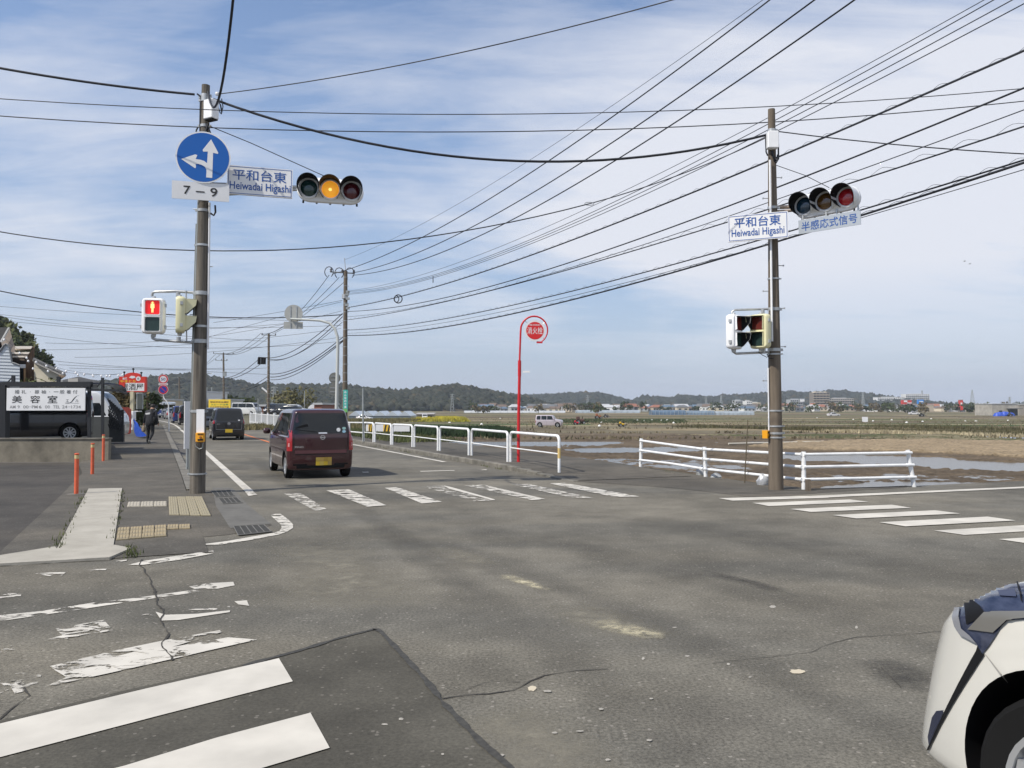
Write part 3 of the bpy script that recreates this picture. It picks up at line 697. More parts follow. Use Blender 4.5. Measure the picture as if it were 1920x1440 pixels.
bias = np.full(GX.shape, .034); tanm = np.zeros(GX.shape, bool)
water = [[(800, 822), (960, 819), (1100, 825), (1180, 829), (1120, 837), (960, 836), (830, 832)], [(1040, 841), (1265, 837), (1330, 843), (1230, 849), (1090, 849)],
         [(1440, 850), (1560, 850), (1750, 857), (1940, 868), (1940, 885), (1720, 876), (1600, 868), (1440, 861)], [(1540, 911), (1640, 902), (1820, 903), (1940, 904), (1940, 912), (1540, 917)],
         [(1300, 822), (1480, 820), (1490, 828), (1310, 828)], [(1120, 822), (1220, 819), (1240, 826), (1120, 829)], [(1340, 895), (1420, 905), (1400, 915), (1340, 908)]]
for w in water: bias[inpoly(A_, B_, w)] = -.055
soft = [[(1060, 858), (1400, 862), (1420, 885), (1120, 875)], [(1560, 888), (1940, 892), (1940, 900), (1560, 902)]]
for w in soft: bias[inpoly(A_, B_, w)] = -.004
tp = [(1400, 838), (1500, 829), (1740, 826), (1940, 830), (1940, 860), (1760, 851), (1500, 844)]
tanm = inpoly(PXs + wobx * .4, PYs + woby * .25, tp); bias[tanm] = .16
tan2 = inpoly(PXs, PYs + woby * .3, [(900, 800), (1960, 805), (1960, 829), (1740, 825), (1500, 822), (1300, 816), (900, 812)]); bias[tan2] = .10
h1 = nfield(GX, GY, 1.6, 11, 5); h2 = nfield(GX, GY, 5.5, 12, 3)
HZ = -.62 + bias + (h1 - .5) * .11 + (h2 - .5) * .105
HZ[tanm] = -.60 + .12 + (h1[tanm] - .5) * .13 + (h2[tanm] - .5) * .13
colr = np.zeros((ny_, nx_, 4)); colr[..., 3] = 1
mudc = np.array((.125, .095, .062)); mud2 = np.array((.062, .048, .034)); tn = np.array((.265, .205, .13))
f_ = nfield(GX, GY, .8, 21, 4)[..., None]; colr[..., :3] = mudc * f_ * 1.3 + mud2 * (1 - f_)
colr[tanm, :3] = tn * (.75 + .5 * nfield(GX, GY, 1.2, 22)[tanm][:, None])
colr[tan2, :3] = np.array((.19, .165, .10)) * (.7 + .6 * nfield(GX, GY * 2.5, .4, 23)[tan2][:, None])
gr = nfield(GX, GY * 2, .35, 31) > .56; colr[tan2 & gr, :3] = (.075, .08, .035)
verts = np.stack([GX, GY, HZ], -1).reshape(-1, 3)
# keep the paddies off the raised land
def land_mask(x, y):
    return inpoly(x, y, [(e[0], e[1]) for e in EDGE] + [(-1500, 900), (-1500, -60), (140, -60)])
inside = land_mask(GX.ravel(), GY.ravel())
idx = np.arange(nx_ * ny_).reshape(ny_, nx_)
q = np.stack([idx[:-1, :-1], idx[:-1, 1:], idx[1:, 1:], idx[1:, :-1]], -1).reshape(-1, 4)
q = q[~(inside[q].all(1))]
me = bpy.data.meshes.new('paddy_mud'); me.from_pydata(verts.tolist(), [], q.tolist())
at = me.color_attributes.new('Col', 'FLOAT_COLOR', 'POINT'); at.data.foreach_set('color', colr.reshape(-1).tolist())
me.polygons.foreach_set('use_smooth', [True] * len(q)); me.materials.append(attr_mat('paddy_soil', .8, 5, .5, .8, 22))
o = bpy.data.objects.new('paddy_mud', me); COL.objects.link(o); o['kind'] = 'structure'
MW = mat('paddy_water', (.10, .085, .062), .20, spec=.30, bump=.06, bscale=5)
mb = MB(); mb.add([(-14, 16, -.62), (34, 16, -.62), (34, 52, -.62), (-14, 52, -.62)], [(0, 1, 2, 3)]); mb.build('paddy_water', MW, kind='structure')
# ================================================================== VEGETATION HELPERS
def leaf_mat(name, col, var=.5, sc=.8):
    m = mat(name, col, .75, nscale=sc, namt=var, spec=.2, det=4); return m
M_LEAF = leaf_mat('leaf_dark', (.050, .066, .026)); M_LEAF2 = leaf_mat('leaf_mid', (.085, .095, .035)); M_LEAF3 = leaf_mat('leaf_brown', (.12, .095, .045))
M_TRUNK = mat('bark', (.13, .10, .075), .9, nscale=6, namt=.3)
def crown_geo(mb, c, rx, ry, rz, n, size, seed, lumps=9):
    r = random.Random(seed); c = Vector(c); L = []
    for i in range(lumps):
        a = r.uniform(0, 2 * math.pi); h = r.uniform(-.75, .8); q = math.sqrt(max(.05, 1 - h * h)) * r.uniform(.25, .8)
        L.append((Vector((q * math.cos(a) * rx, q * math.sin(a) * ry, h * rz * .8)), r.uniform(.28, .5)))
    for i in range(n):
        lc_, lr = L[i % lumps]
        d = Vector((r.gauss(0, 1), r.gauss(0, 1), r.gauss(0, 1))).normalized() * (r.random() ** .35)
        p = c + lc_ + Vector((d.x * rx * lr, d.y * ry * lr, d.z * rz * lr * 1.1))
        a = Vector((r.gauss(0, 1), r.gauss(0, 1), r.gauss(0, 1))).normalized(); b = a.cross(Vector((r.gauss(0, 1), r.gauss(0, 1), r.gauss(0, 1)))).normalized()
        s = size * r.uniform(.6, 1.4)
        mb.add([p - a * s, p + b * s * .6, p + a * s, p - b * s * .6], [(0, 1, 2, 3)])
def tree(label, loc, h, w, m, seed, n=900, size=.2, group=None, name='tree', trunk=.25, cat='tree'):
    t = thing(name, label, cat, loc, 0, group); r = random.Random(seed)
    mb = MB(Matrix.Translation(loc)); top = h * .62
    mb.tube([(0, 0, -.3), (r.uniform(-.1, .1) * w, 0, top * .5), (0, r.uniform(-.1, .1) * w, top)], [.035 * h, .026 * h, .010 * h], 7)
    for k in range(5):
        a = r.uniform(0, 6.28); z0 = top * r.uniform(.4, .95)
        mb.tube([(0, 0, z0), (math.cos(a) * w * .2, math.sin(a) * w * .2, z0 + h * .12), (math.cos(a) * w * .38, math.sin(a) * w * .38, z0 + h * .2)], [.014 * h, .009 * h, .004 * h], 5)
    mb.build('trunk', M_TRUNK, t)
    mb = MB(Matrix.Translation(loc)); zc_ = h * (trunk + (1 - trunk) / 2)
    crown_geo(mb, (0, 0, zc_), w / 2, w / 2, h * (1 - trunk) / 2, n, size, seed)
    mb.build('crown', m, t); return t
# grass tufts along levees and banks ------------------------------------
def tufts(name, pts, h, m, label=None, cat=None, w=.02, blades=6, spread=.15):
    mb = MB()
    for p in pts:
        for k in range(blades):
            a = random.uniform(0, 6.28); d = Vector((math.cos(a), math.sin(a), 0)); b = p + Vector((random.gauss(0, spread), random.gauss(0, spread), 0)); hh = h * random.uniform(.5, 1.2)
            lean = Vector((random.gauss(0, .3), random.gauss(0, .3), 0)) * hh
            mb.add([b - d * w, b + d * w, b + lean + Vector((0, 0, hh))], [(0, 1, 2)])
    o = mb.build(name, m, kind='stuff')
    if label: tag(o, label, cat)
    return o
M_GRASS = mat('grass_green', (.062, .085, .025), .9, nscale=1.2, col2=(.10, .105, .04)); M_DRY = mat('grass_dry', (.27, .22, .12), .9, nscale=1.0, namt=.3)
M_WHEAT = mat('grass_dark_green', (.018, .040, .012), .9, nscale=.5, namt=.35); M_RAPE = mat('rape_yellow', (.42, .36, .03), .9, nscale=2, col2=(.16, .17, .03))
def along(px0, px1, n, jx=0, zf_=GF, jy=0):
    a, b = zf_(*px0), zf_(*px1); return [a.lerp(b, random.random()) + Vector((random.gauss(0, jx), random.gauss(0, jy or jx), 0)) for _ in range(n)]
def in_quad(px, n):
    q = [GF(*p) for p in px]; r = []
    for _ in range(n):
        f, g = random.random(), random.random(); r.append(q[0].lerp(q[1], f).lerp(q[3].lerp(q[2], f), g))
    return r
tufts('leek_patch', in_quad([(770, 805), (930, 806), (960, 822), (740, 818)], 2600), .55, M_WHEAT, 'dense dark green crop strip behind the white guard rails', 'crop', .05, 6, .25)
tufts('leek_patch', in_quad([(930, 806), (955, 808), (962, 820), (940, 820)], 300), .5, M_WHEAT, 'right end of the dark green crop beside the red hydrant pole', 'crop', .05, 6, .2)
tufts('rape_flowers', in_quad([(700, 784), (868, 784), (875, 791), (745, 791)], 1500), .7, M_RAPE, 'patch of yellow rape flowers in front of the small open shed', 'flowers', .10, 5, .4)
tufts('rape_flowers', in_quad([(760, 785), (860, 785), (862, 790), (790, 790)], 900), .9, mat('rape_bright', (.46, .39, .03), .8, nscale=3, namt=.3), 'brightest yellow part of the rape flowers', 'flowers', .12, 4, .3)
tufts('cut_stalks', in_quad([(655, 814), (760, 816), (800, 826), (660, 822)], 900), .18, mat('straw_pale', (.60, .57, .30), .9, nscale=4, namt=.3), 'pale yellow cut stalks lying beyond the guard rail', 'straw', .06, 5, .2)
tufts('bank_grass', [ST(random.uniform(33, 52), random.uniform(9.2, 12.0), .1) for _ in range(1300)], .22, M_GRASS, 'rough grass at the far end of the raised pavement', 'grass', .025, 5, .15)
tufts('bank_grass', [Vector((random.uniform(-22, -11.5), random.uniform(56, 100), 0)) for _ in range(2600) ], .30, mat('grass_olive', (.105, .10, .045), .9, nscale=.4, col2=(.17, .145, .07)), 'olive grass bank behind the far white railing', 'grass', .06, 4, .3)
tufts('levee_grass', along((1290, 801), (1500, 806), 320, 1.0) + along((1500, 806), (1925, 818), 900, .7) + along((1640, 800), (1925, 808), 400, 1.6), .42, mat('grass_levee', (.052, .054, .026), .9, nscale=.7, col2=(.12, .105, .05)), 'dark green tufts along the levees right of the right pole', 'grass', .05, 6, .3)
tufts('stubble', along((1560, 810), (1720, 814), 500, .8) + along((1720, 814), (1925, 820), 260, .8), .3, mat('reed_pale', (.36, .31, .20), .9, nscale=1, namt=.3), 'pale dry stubble strip between dark levees', 'stubble', .05, 5, .3)
tufts('levee_grass', in_quad([(1050, 786), (1280, 787), (1290, 794), (1000, 793)], 900), .3, mat('crop_green', (.048, .068, .028), .9, nscale=.4, namt=.3), 'low green crop right of the small lilac car', 'crop', .12, 4, .4)
pts = [];
for (a, b) in rows:
    if 50 < a < 330:
        x0, x1 = -.2 * a, 1.0 * a; k = int(60 + 4200 / a)
        for _ in range(k):
            x = random.uniform(x0, x1)
            if noise.noise(Vector((x * .03, a * .1, 0))) > -.15: pts.append(Vector((x, a + random.gauss(0, .5), fz(a))))
tufts('levee_grass', pts, .24, mat('grass_mixed', (.098, .085, .048), .9, nscale=.08, col2=(.165, .138, .085)), 'rough grass on the levees between the far paddies', 'grass', .10, 5, .9)
tufts('roadside_weeds', [G(246 + random.gauss(0, 2), random.uniform(1026, 1046), .01) for _ in range(16)] + [G(164, 919, .01).lerp(G(105, 1034, .01), random.random() ** .7) for _ in range(26)] + [G(229, 920, .01).lerp(G(214, 1022, .01), random.random()) for _ in range(18)] + [ST(random.uniform(16, 32), random.gauss(11.35, .12), -.0) for _ in range(160)] + [ST(random.uniform(19, 36), 8.15 + random.gauss(0, .02), .0) for _ in range(36)], .06, M_GRASS, 'small weeds in the pavement joints and along the kerb', 'weeds', .008, 5, .04)
# scattered pale bags on the paddies
bag0 = None
M_BAG = mat('bag_white', (.70, .70, .68), .6)
BP = [(1124, 800), (1128, 793), (938, 785), (876, 789), (903, 797), (910, 802), (843, 793), (781, 799), (1195, 789), (1209, 789), (1222, 788), (1240, 789), (1251, 789), (1263, 794), (1532, 784), (1600, 787), (1617, 784), (1637, 790), (1672, 788), (1700, 793), (1730, 791), (1746, 786), (1830, 790), (1890, 789), (1810, 790), (1850, 778), (1560, 778), (1440, 783)]
for i, (a, b) in enumerate(BP):
    p = GF(a, b); s_ = .10 + p.y * .0010
    if bag0 is None:
        mb = MB(); mb.lathe([(.0, 0), (s_ * .9, .02), (s_, s_ * .5), (s_ * .6, s_), (.05, s_ * 1.3)], 8); bag0 = mb.build('field_bag', M_BAG, None, 50)
        tag(bag0, 'small white bag lying on the far paddies', 'bag', 'white bags dotted over the paddies'); bag0.location = p
    else: c = bag0.copy(); COL.objects.link(c); c.location = p; c.scale = [random.uniform(.7, 1.5)] * 2 + [random.uniform(.6, 1.2)]
# ================================================================== HILLS
PROF_A = [(-500, 700), (-200, 705), (60, 712), (150, 722), (190, 719), (205, 716), (230, 712), (280, 712), (300, 706), (330, 704), (350, 703), (380, 706), (405, 709), (430, 713), (455, 716), (480, 724), (500, 720), (520, 723), (560, 721), (600, 724), (640, 723), (655, 725), (678, 728), (707, 730), (745, 735), (765, 734), (803, 728), (832, 725), (852, 723), (880, 725), (900, 730), (938, 738), (957, 742), (990, 745), (1010, 752), (1030, 762)]
PROF_B = [(900, 760), (940, 748), (960, 742), (1000, 743), (1040, 741), (1085, 738), (1110, 739), (1140, 742), (1160, 750), (1172, 756), (1185, 755), (1205, 745), (1230, 747), (1258, 750), (1275, 743), (1330, 747), (1360, 744), (1400, 742), (1440, 739), (1480, 736), (1510, 739), (1550, 735), (1575, 735), (1600, 738), (1620, 742), (1640, 747), (1655, 757), (1665, 764)]
PROF_C = [(1640, 766), (1700, 764), (1760, 762), (1840, 764), (1900, 759), (1960, 756), (2100, 757), (2600, 760)]
HM = {}
def hill_mat(name, a, b_):
    return mat(name, a, .95, nscale=.012, col2=b_, spec=.05, det=8)
ico = bmesh.new(); bmesh.ops.create_icosphere(ico, subdivisions=1, radius=1); IV = np.array([v.co[:] for v in ico.verts]); IF = np.array([[v.index for v in f.verts] for f in ico.faces]); ico.free()
def hills(prof, D, depth, name, a, b_, ntree, tr, seed, z0=-2, slopes=None):
    rs = np.random.RandomState(seed); pxs = np.array([p[0] for p in prof], float); pys = np.array([p[1] for p in prof], float)
    nu = 160; us = np.linspace(pxs[0], pxs[-1], nu); ry = np.interp(us, pxs, pys)
    def surf(u, v):      # v 0 foot .. 1 ridge .. 1.6 back
        y_ = np.interp(u, pxs, pys); Yr = D + 40 * np.sin(u * .013 + seed); hr = HC + (763 - y_) / F * Yr - tr * .7; hr = np.maximum(hr, z0 + .5)
        Yv = Yr - depth * (1 - v)
        prof_ = np.where(v <= 1, np.clip(v, 0, 1) ** .75, 1 - (v - 1) * 1.1)
        X = (u - 960) / F * Yr * (1 - .0 * v)
        gul = 1 - .22 * np.abs(np.sin(u * .045 + seed + 2 * np.sin(v * 3))) * (1 - np.clip(v, 0, 1)) * 1.6
        Z = z0 + (hr - z0) * prof_ * np.where(v < 1, gul, 1)
        return X, Yv, Z
    uu, vv = np.meshgrid(us, np.linspace(0, 1.5, 16)); X, Y_, Z = surf(uu, vv)
    vs_ = np.stack([X, Y_, Z], -1).reshape(-1, 3); idx = np.arange(nu * 16).reshape(16, nu)
    q = np.stack([idx[:-1, :-1], idx[:-1, 1:], idx[1:, 1:], idx[1:, :-1]], -1).reshape(-1, 4)
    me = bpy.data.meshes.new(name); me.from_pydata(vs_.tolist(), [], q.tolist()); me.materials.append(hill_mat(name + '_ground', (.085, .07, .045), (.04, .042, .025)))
    o = bpy.data.objects.new(name, me); COL.objects.link(o); o['kind'] = 'structure'
    u = rs.uniform(pxs[0], pxs[-1], ntree); v = rs.uniform(0, 1.08, ntree) ** .8
    bare = np.zeros(ntree, bool)
    if slopes:
        xx, yy, z_ = surf(u, v); py_ = 763 - (z_ - HC) / yy * F
        for (cx, cy, rx_, ry_) in slopes: bare |= ((u - cx) / rx_) ** 2 + ((py_ - cy) / ry_) ** 2 < rs.uniform(.5, 1.2, ntree)
        keep = ~bare | (rs.rand(ntree) < .12); u, v = u[keep], v[keep]
    nt_ = len(u); X, Y_, Z = surf(u, v)
    s = tr * rs.uniform(.55, 1.25, nt_); sc_ = np.stack([s * rs.uniform(.8, 1.2, nt_), s * rs.uniform(.8, 1.2, nt_), s * rs.uniform(.7, 1.15, nt_)], -1)
    jit = 1 + rs.uniform(-.28, .28, (nt_, len(IV), 1))
    vv_ = IV[None] * jit * sc_[:, None, :] + np.stack([X, Y_, Z + s * .25], -1)[:, None, :]
    ff = (IF[None] + (np.arange(nt_) * len(IV))[:, None, None]).reshape(-1, 3)
    me = bpy.data.meshes.new('forest'); V_ = vv_.reshape(-1, 3)
    me.vertices.add(len(V_)); me.vertices.foreach_set('co', V_.ravel()); me.loops.add(len(ff) * 3); me.loops.foreach_set('vertex_index', ff.ravel())
    me.polygons.add(len(ff)); me.polygons.foreach_set('loop_start', np.arange(0, len(ff) * 3, 3)); me.polygons.foreach_set('loop_total', np.full(len(ff), 3)); me.update()
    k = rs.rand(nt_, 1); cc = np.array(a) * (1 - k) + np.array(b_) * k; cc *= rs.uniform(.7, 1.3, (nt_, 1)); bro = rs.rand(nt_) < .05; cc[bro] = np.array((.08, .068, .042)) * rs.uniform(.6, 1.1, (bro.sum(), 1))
    ca = np.ones((nt_, len(IV), 4)); ca[..., :3] = cc[:, None, :]
    at = me.color_attributes.new('Col', 'FLOAT_COLOR', 'POINT'); at.data.foreach_set('color', ca.ravel())
    me.materials.append(attr_mat('forest_leaves', .95, .35, .4, 0)); me.validate()
    o = bpy.data.objects.new('forest', me); COL.objects.link(o); o['kind'] = 'stuff'
    return o
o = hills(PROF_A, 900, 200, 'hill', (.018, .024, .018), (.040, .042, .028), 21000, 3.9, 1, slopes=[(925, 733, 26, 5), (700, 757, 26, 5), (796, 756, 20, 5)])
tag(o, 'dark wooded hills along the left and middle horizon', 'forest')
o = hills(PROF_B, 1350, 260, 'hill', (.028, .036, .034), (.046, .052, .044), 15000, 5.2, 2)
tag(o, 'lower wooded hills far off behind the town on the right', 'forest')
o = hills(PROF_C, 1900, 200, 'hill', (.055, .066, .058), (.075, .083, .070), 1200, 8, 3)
tag(o, 'faint low wooded rise on the far right horizon', 'forest')
# near wooded hill behind the houses at the left edge
NH = [(-420, 520), (-200, 548), (-60, 574), (0, 597), (20, 605), (45, 630), (62, 650), (80, 668), (92, 690), (100, 712), (108, 740)]
def nhill():
    D = 150; mb = MB(); ring = []
    for (x, y) in NH:
        z = HC + (763 - y) / F * D - 5.5; X = (x - 960) / F * D; ring.append([(X * (D + 30) / D, D + 30, z - 3), (X, D, z), (X * (D - 14) / D, D - 14, z * .55), (X * (D - 30) / D, D - 30, -.4)])
    for a, b in zip(ring[:-1], ring[1:]):
        for k in range(3): mb.add([a[k], b[k], b[k + 1], a[k + 1]], [(0, 1, 2, 3)])
    mb.build('hill', hill_mat('near_hill', (.06, .06, .03), (.03, .035, .018)), kind='structure')
nhill()
px_ = [p[0] for p in NH]; py_ = [p[1] for p in NH]; k = 0
for i in range(74):
    a = random.uniform(-140, 96); rdg = np.interp(a, px_, py_); top = rdg + (random.uniform(-2, 4) if i % 2 else random.uniform(12, 70)); D = 150 - (top - rdg) * .3
    if i == 73: a, top = 79, 646
    zt = HC + (763 - top) / F * D; h = random.uniform(5, 7.5); w = random.uniform(4, 6.5)
    tree('dark evergreen tree on the wooded slope at the left edge' if i != 73 else 'topmost ragged tree at the right end of the left wooded slope', ((a - 960) / F * D, D, zt - h), h, w if i != 73 else 3, M_LEAF if i % 3 else M_LEAF2, 100 + i, 620, .42, 'trees on the slope behind the houses' if i != 73 else None, trunk=.05)
# ================================================================== TOWN
def windows_rows(parent, mb_frame, w, h, nx, ny, m, z0=.9, ww=.9, wh=1.1, name='window'):
    me = None
    for i in range(nx):
        for j in range(ny):
            x = -w / 2 + w * (i + .5) / nx; z = z0 + (h - z0) * (j + .45) / ny
            if me is None:
                b = MB(); b.box((0, 0, 0), (ww, .08, wh)); o = b.build(name, m); me = o.data
            else: o = bpy.data.objects.new(name, me); COL.objects.link(o)
            o.parent = parent; o.location = (x, -mb_frame - .03, z)
M_WIN = mat('window_dark', (.035, .042, .05), .15)
ROOFS = [mat('roof_grey', (.12, .125, .13), .7), mat('roof_blue', (.10, .15, .21), .6), mat('roof_brown', (.14, .10, .075), .8), mat('roof_pale', (.42, .43, .44), .6), mat('roof_rust', (.26, .11, .07), .8)]
WALLS = [mat('wall_white', (.62, .62, .60), .8), mat('wall_cream', (.55, .48, .36), .8), mat('wall_grey', (.33, .34, .34), .8), mat('wall_beige', (.42, .36, .28), .8)]
def house(px, Y, w, h, wall, roof, label, group=None, d=8, hip=False, nwin=2, rz=0, z=None, cat='house'):
    z = fz(Y) if z is None else z
    t = thing('house', label, cat, ((px - 960) / F * Y, Y, z), rz, group); ORG[t.name] = Vector((0, 0, 0))
    b = MB(); b.box((0, 0, h * .32), (w, d, h * .64)); b.build('wall', wall, t, local=True)
    b = MB(); e = .35; zt = h * .64
    r = [(-w / 2 - e, -d / 2 - e, zt), (w / 2 + e, -d / 2 - e, zt), (w / 2 + e, d / 2 + e, zt), (-w / 2 - e, d / 2 + e, zt), (-w / 2 + (w * .25 if hip else 0), 0, h), (w / 2 - (w * .25 if hip else 0), 0, h)]
    b.add(r, [(0, 1, 5, 4), (2, 3, 4, 5), (1, 2, 5), (3, 0, 4), (3, 2, 1, 0)]); b.build('roof', roof, t, local=True)
    if nwin: windows_rows(t, d / 2, w, h * .62, nwin, 1 if h < 6 else 2, M_WIN, .5, w / nwin * .45, min(1.2, h * .22))
    return t
random.seed(11)
for i in range(150):
    px = 900 + i * 7.3 + random.uniform(-5, 5)
    Y = random.uniform(560, 690) if px < 1040 else random.uniform(600, 900); w = random.uniform(6, 12); h = random.uniform(3.6, 6.6)
    hip = random.random() < .4; wa = random.choice(WALLS[:3] if random.random() < .75 else WALLS); ro = random.choice(ROOFS)
    house(px, Y, w, h, wa, ro, 'small pale house in the far town at the foot of the hills', 'small houses of the far town', random.uniform(6, 10), hip, random.choice([2, 3]), random.uniform(-.5, .5))
for i in range(92):                          # dark tree clumps between the houses
    px = random.uniform(1460, 1990) if i < 62 else random.uniform(880, 1460)
    Y = random.uniform(440, 720); h = random.uniform(4, 8)
    tree('dark tree among the far houses', ((px - 960) / F * Y, Y, -2), h, h * random.uniform(.9, 2.2), M_LEAF if i % 3 else M_LEAF3, 300 + i, 130, .7, 'trees among the far houses', trunk=.05)
# apartment blocks
def block(pxl, pxr, pyt, Y, floors, bays, wall, label, d=14, grid=True, z=-2, bal=None):
    w = (pxr - pxl) / F * Y; h = HC + (763 - pyt) / F * Y - z; px = (pxl + pxr) / 2
    t = thing('apartment_block', label, 'apartment block', ((px - 960) / F * Y, Y, z)); ORG[t.name] = Vector((0, 0, 0))
    b = MB(); b.box((0, 0, h / 2), (w, d, h)); b.build('wall', wall, t, local=True)
    fh = (h - 1) / floors
    windows_rows(t, d / 2, w, h, bays, floors, M_WIN, .4, w / bays * .66, fh * .5)
    me = None
    for j in range(floors):
        b = MB(); b.box((0, -d / 2 - .6, 0), (w, 1.2, fh * .30))
        if me is None: o = b.build('balcony', bal or wall, t, local=True); me = o.data
        else: o = bpy.data.objects.new('balcony', me); COL.objects.link(o); o.parent = t
        o.location = (0, 0, .5 + fh * j + fh * .1)
    b = MB(); b.box((0, 0, h + .4), (w * .5, d * .5, .8)); b.build('roof', ROOFS[3], t, local=True)
    return t
t = block(1521, 1551, 736, 1000, 7, 5, mat('wall_taupe', (.19, .165, .135), .8), 'tall brown apartment tower in front of the right hills', 14, bal=WALLS[3])
for k in (-6, 0, 6):
    b = MB(); b.add([(k - 3, -6, 17.3 + 2.8), (k + 3, -6, 20.1), (k, -6, 22.3), (k - 3, 6, 20.1), (k + 3, 6, 20.1), (k, 6, 22.3)], [(0, 1, 2), (5, 4, 3), (0, 2, 5, 3), (1, 4, 5, 2)]); b.build('roof_gable', WALLS[1], t, local=True)
block(1551, 1596, 747, 1000, 5, 11, mat('wall_stone', (.36, .33, .29), .8), 'long beige apartment block right of the tall brown tower')
block(1478, 1501, 749, 960, 4, 6, WALLS[2], 'grey apartment block left of the tall brown tower')
block(1641, 1692, 745, 1150, 8, 15, WALLS[0], 'long white apartment slab with many balconies, left half')
block(1694, 1738, 739, 1200, 9, 12, WALLS[0], 'long white apartment slab with many balconies, taller right half')
block(1376, 1390, 751, 820, 3, 5, WALLS[2], 'grey flat block left of the right pole behind the greenhouses')
block(1396, 1406, 752, 800, 4, 3, WALLS[0], 'narrow white block with a stair tower near the right pole')
block(1408, 1422, 755, 800, 3, 5, WALLS[1], 'cream block just right of the narrow white one')
block(1240, 1262, 760, 780, 3, 6, WALLS[0], 'low white school-like block above the blue greenhouses', d=10)
# store buildings with signs
def boxb(pxl, pxr, pyt, pyb, Y, m, label, name='store_building', cat='building', d=12, roofm=None):
    z = HC - (pyb - 763) / F * Y; w = (pxr - pxl) / F * Y; h = (pyb - pyt) / F * Y
    t = thing(name, label, cat, (((pxl + pxr) / 2 - 960) / F * Y, Y, z)); ORG[t.name] = Vector((0, 0, 0))
    b = MB(); b.box((0, 0, h / 2), (w, d, h)); b.build('wall', m, t, local=True)
    b = MB(); b.box((0, 0, h + .15), (w + .4, d + .4, .3)); b.build('roof', roofm or ROOFS[3], t, local=True)
    return t, w, h
t, w, h = boxb(1700, 1743, 759, 773, 640, WALLS[3], 'long pale beige store under the red and blue roof signs')
t, w, h = boxb(1690, 1708, 750, 758, 655, mat('sign_red', (.55, .04, .03), .5), 'red and white sign board on the beige store roof', 'roof_sign', 'sign', 2)
b = MB(); b.box((-1, -1.1, h * .7), (w * .35, .2, h * .4)); b.box((2, -1.1, h * .3), (w * .5, .2, h * .2)); b.build('emblem', M_SIGNW, t, local=True)
t, w, h = boxb(1720, 1731, 749, 757, 655, mat('sign_azure', (.03, .22, .62), .5), 'blue sign board on the beige store roof', 'roof_sign', 'sign', 2)
b = MB(); b.box((0, -1.1, h * .5), (w * .7, .2, h * .2)); b.build('emblem', M_SIGNW, t, local=True)
t, w, h = boxb(1798, 1804, 750, 769, 600, mat('sign_red', (.55, .04, .03), .5), 'tall red pylon sign in the far town', 'pylon_sign', 'sign', 2)
b = MB(); b.box((0, -1.05, h * .6), (w * .5, .12, h * .3)); b.build('emblem', M_SIGNW, t, local=True)
t, w, h = boxb(1520, 1528, 756, 762, 700, mat('sign_orange', (.75, .22, .08), .5), 'small orange shop sign at the foot of the brown tower', 'shop_sign', 'sign', 2)
boxb(1500, 1508, 748, 753, 760, M_SIGNW, 'white square sign board beside the grey apartment block', 'shop_sign', 'sign', 1)
# concrete building with blue tarp, right edge
t, w, h = boxb(1843, 1890, 758, 779, 330, mat('wall_oldconc', (.34, .32, .28), .9, nscale=.4, namt=.25), 'pale concrete farm building near the right edge')
b = MB(); b.box((-1.7, -6.05, 1.6), (1.2, .2, .9)); b.build('window', M_WIN, t, local=True)
b = MB(); b.box((3.2, -7, h * .62), (5, 3, .25)); b.build('awning', ROOFS[0], t, local=True); b = MB(); b.box((3.3, -6.06, 1.3), (3.6, .15, 2.4)); b.build('doorway', M_WIN, t, local=True)
boxb(1894, 1960, 759, 779, 345, mat('wall_block', (.27, .25, .22), .9), 'grey block building cut by the right edge of the picture')
b = MB(); Tm = P(1884, 776, 318)
for i in range(7):
    b.lathe([(.0, 1.6), (.9, 1.3), (1.4, .5), (1.5, 0)], 9, c=(Tm.x - 3 + i * .9, 318, fz(318) + random.uniform(-.3, .3)))
tag(b.build('tarp_heap', mat('tarp_blue', (.02, .07, .42), .5), None, 40), 'heap covered with blue tarp before the pale concrete building', 'tarp')
# greenhouses
def tunnel(pxl, pxr, pyt, pyb, m, label, n, group=None, Y=None):
    Y = Y or GF(900, pyb).y; z = fz(Y); w = (pxr - pxl) / F * Y; h = HC + (763 - pyt) / F * Y - z
    t = thing('greenhouse', label, 'greenhouse', (((pxl + pxr) / 2 - 960) / F * Y, Y, z), 0, group); ORG[t.name] = Vector((0, 0, 0))
    b = MB(); rings = []
    for x in (-w / 2, w / 2): rings.append([(x, 4 - 4 * math.cos(a) , h * min(1, math.sin(a) * 1.25)) for a in [math.pi * k / 8 for k in range(9)]])
    b.loft(rings, True); b.build('cover', m, t, local=True)
    b = MB()
    for i in range(n + 1): x = -w / 2 + w * i / n; b.box((x, -.06, h * .45), (.12, .12, h * .9))
    b.build('frame', M_STEEL, t, local=True); return t
PB = mat('film_blue', (.09, .14, .20), .35, nscale=.5, namt=.2); PG_ = mat('film_grey', (.27, .31, .34), .35, nscale=.4, namt=.2)
tunnel(1222, 1286, 769, 778, PB, 'blue sheeted greenhouse, left end of the long row', 9)
tunnel(1287, 1340, 770, 778, mat('film_bluegrey', (.15, .20, .25), .35, nscale=.5, namt=.2), 'blue grey greenhouse in the middle of the long row', 8)
tunnel(1341, 1414, 771, 778, PG_, 'pale grey greenhouse, right end of the long row', 9)
tunnel(1080, 1200, 769, 774.5, PG_, 'long low pale grey greenhouse left of the blue one', 10)
tunnel(870, 1060, 770, 774.2, mat('film_pale', (.42, .44, .45), .4), 'long low pale greenhouse behind the small open shed', 14)
for (a, b_, lab) in ((655, 705, 'first'), (705, 748, 'second'), (748, 776, 'third')): pass
Yg = 185; zg = fz(Yg)
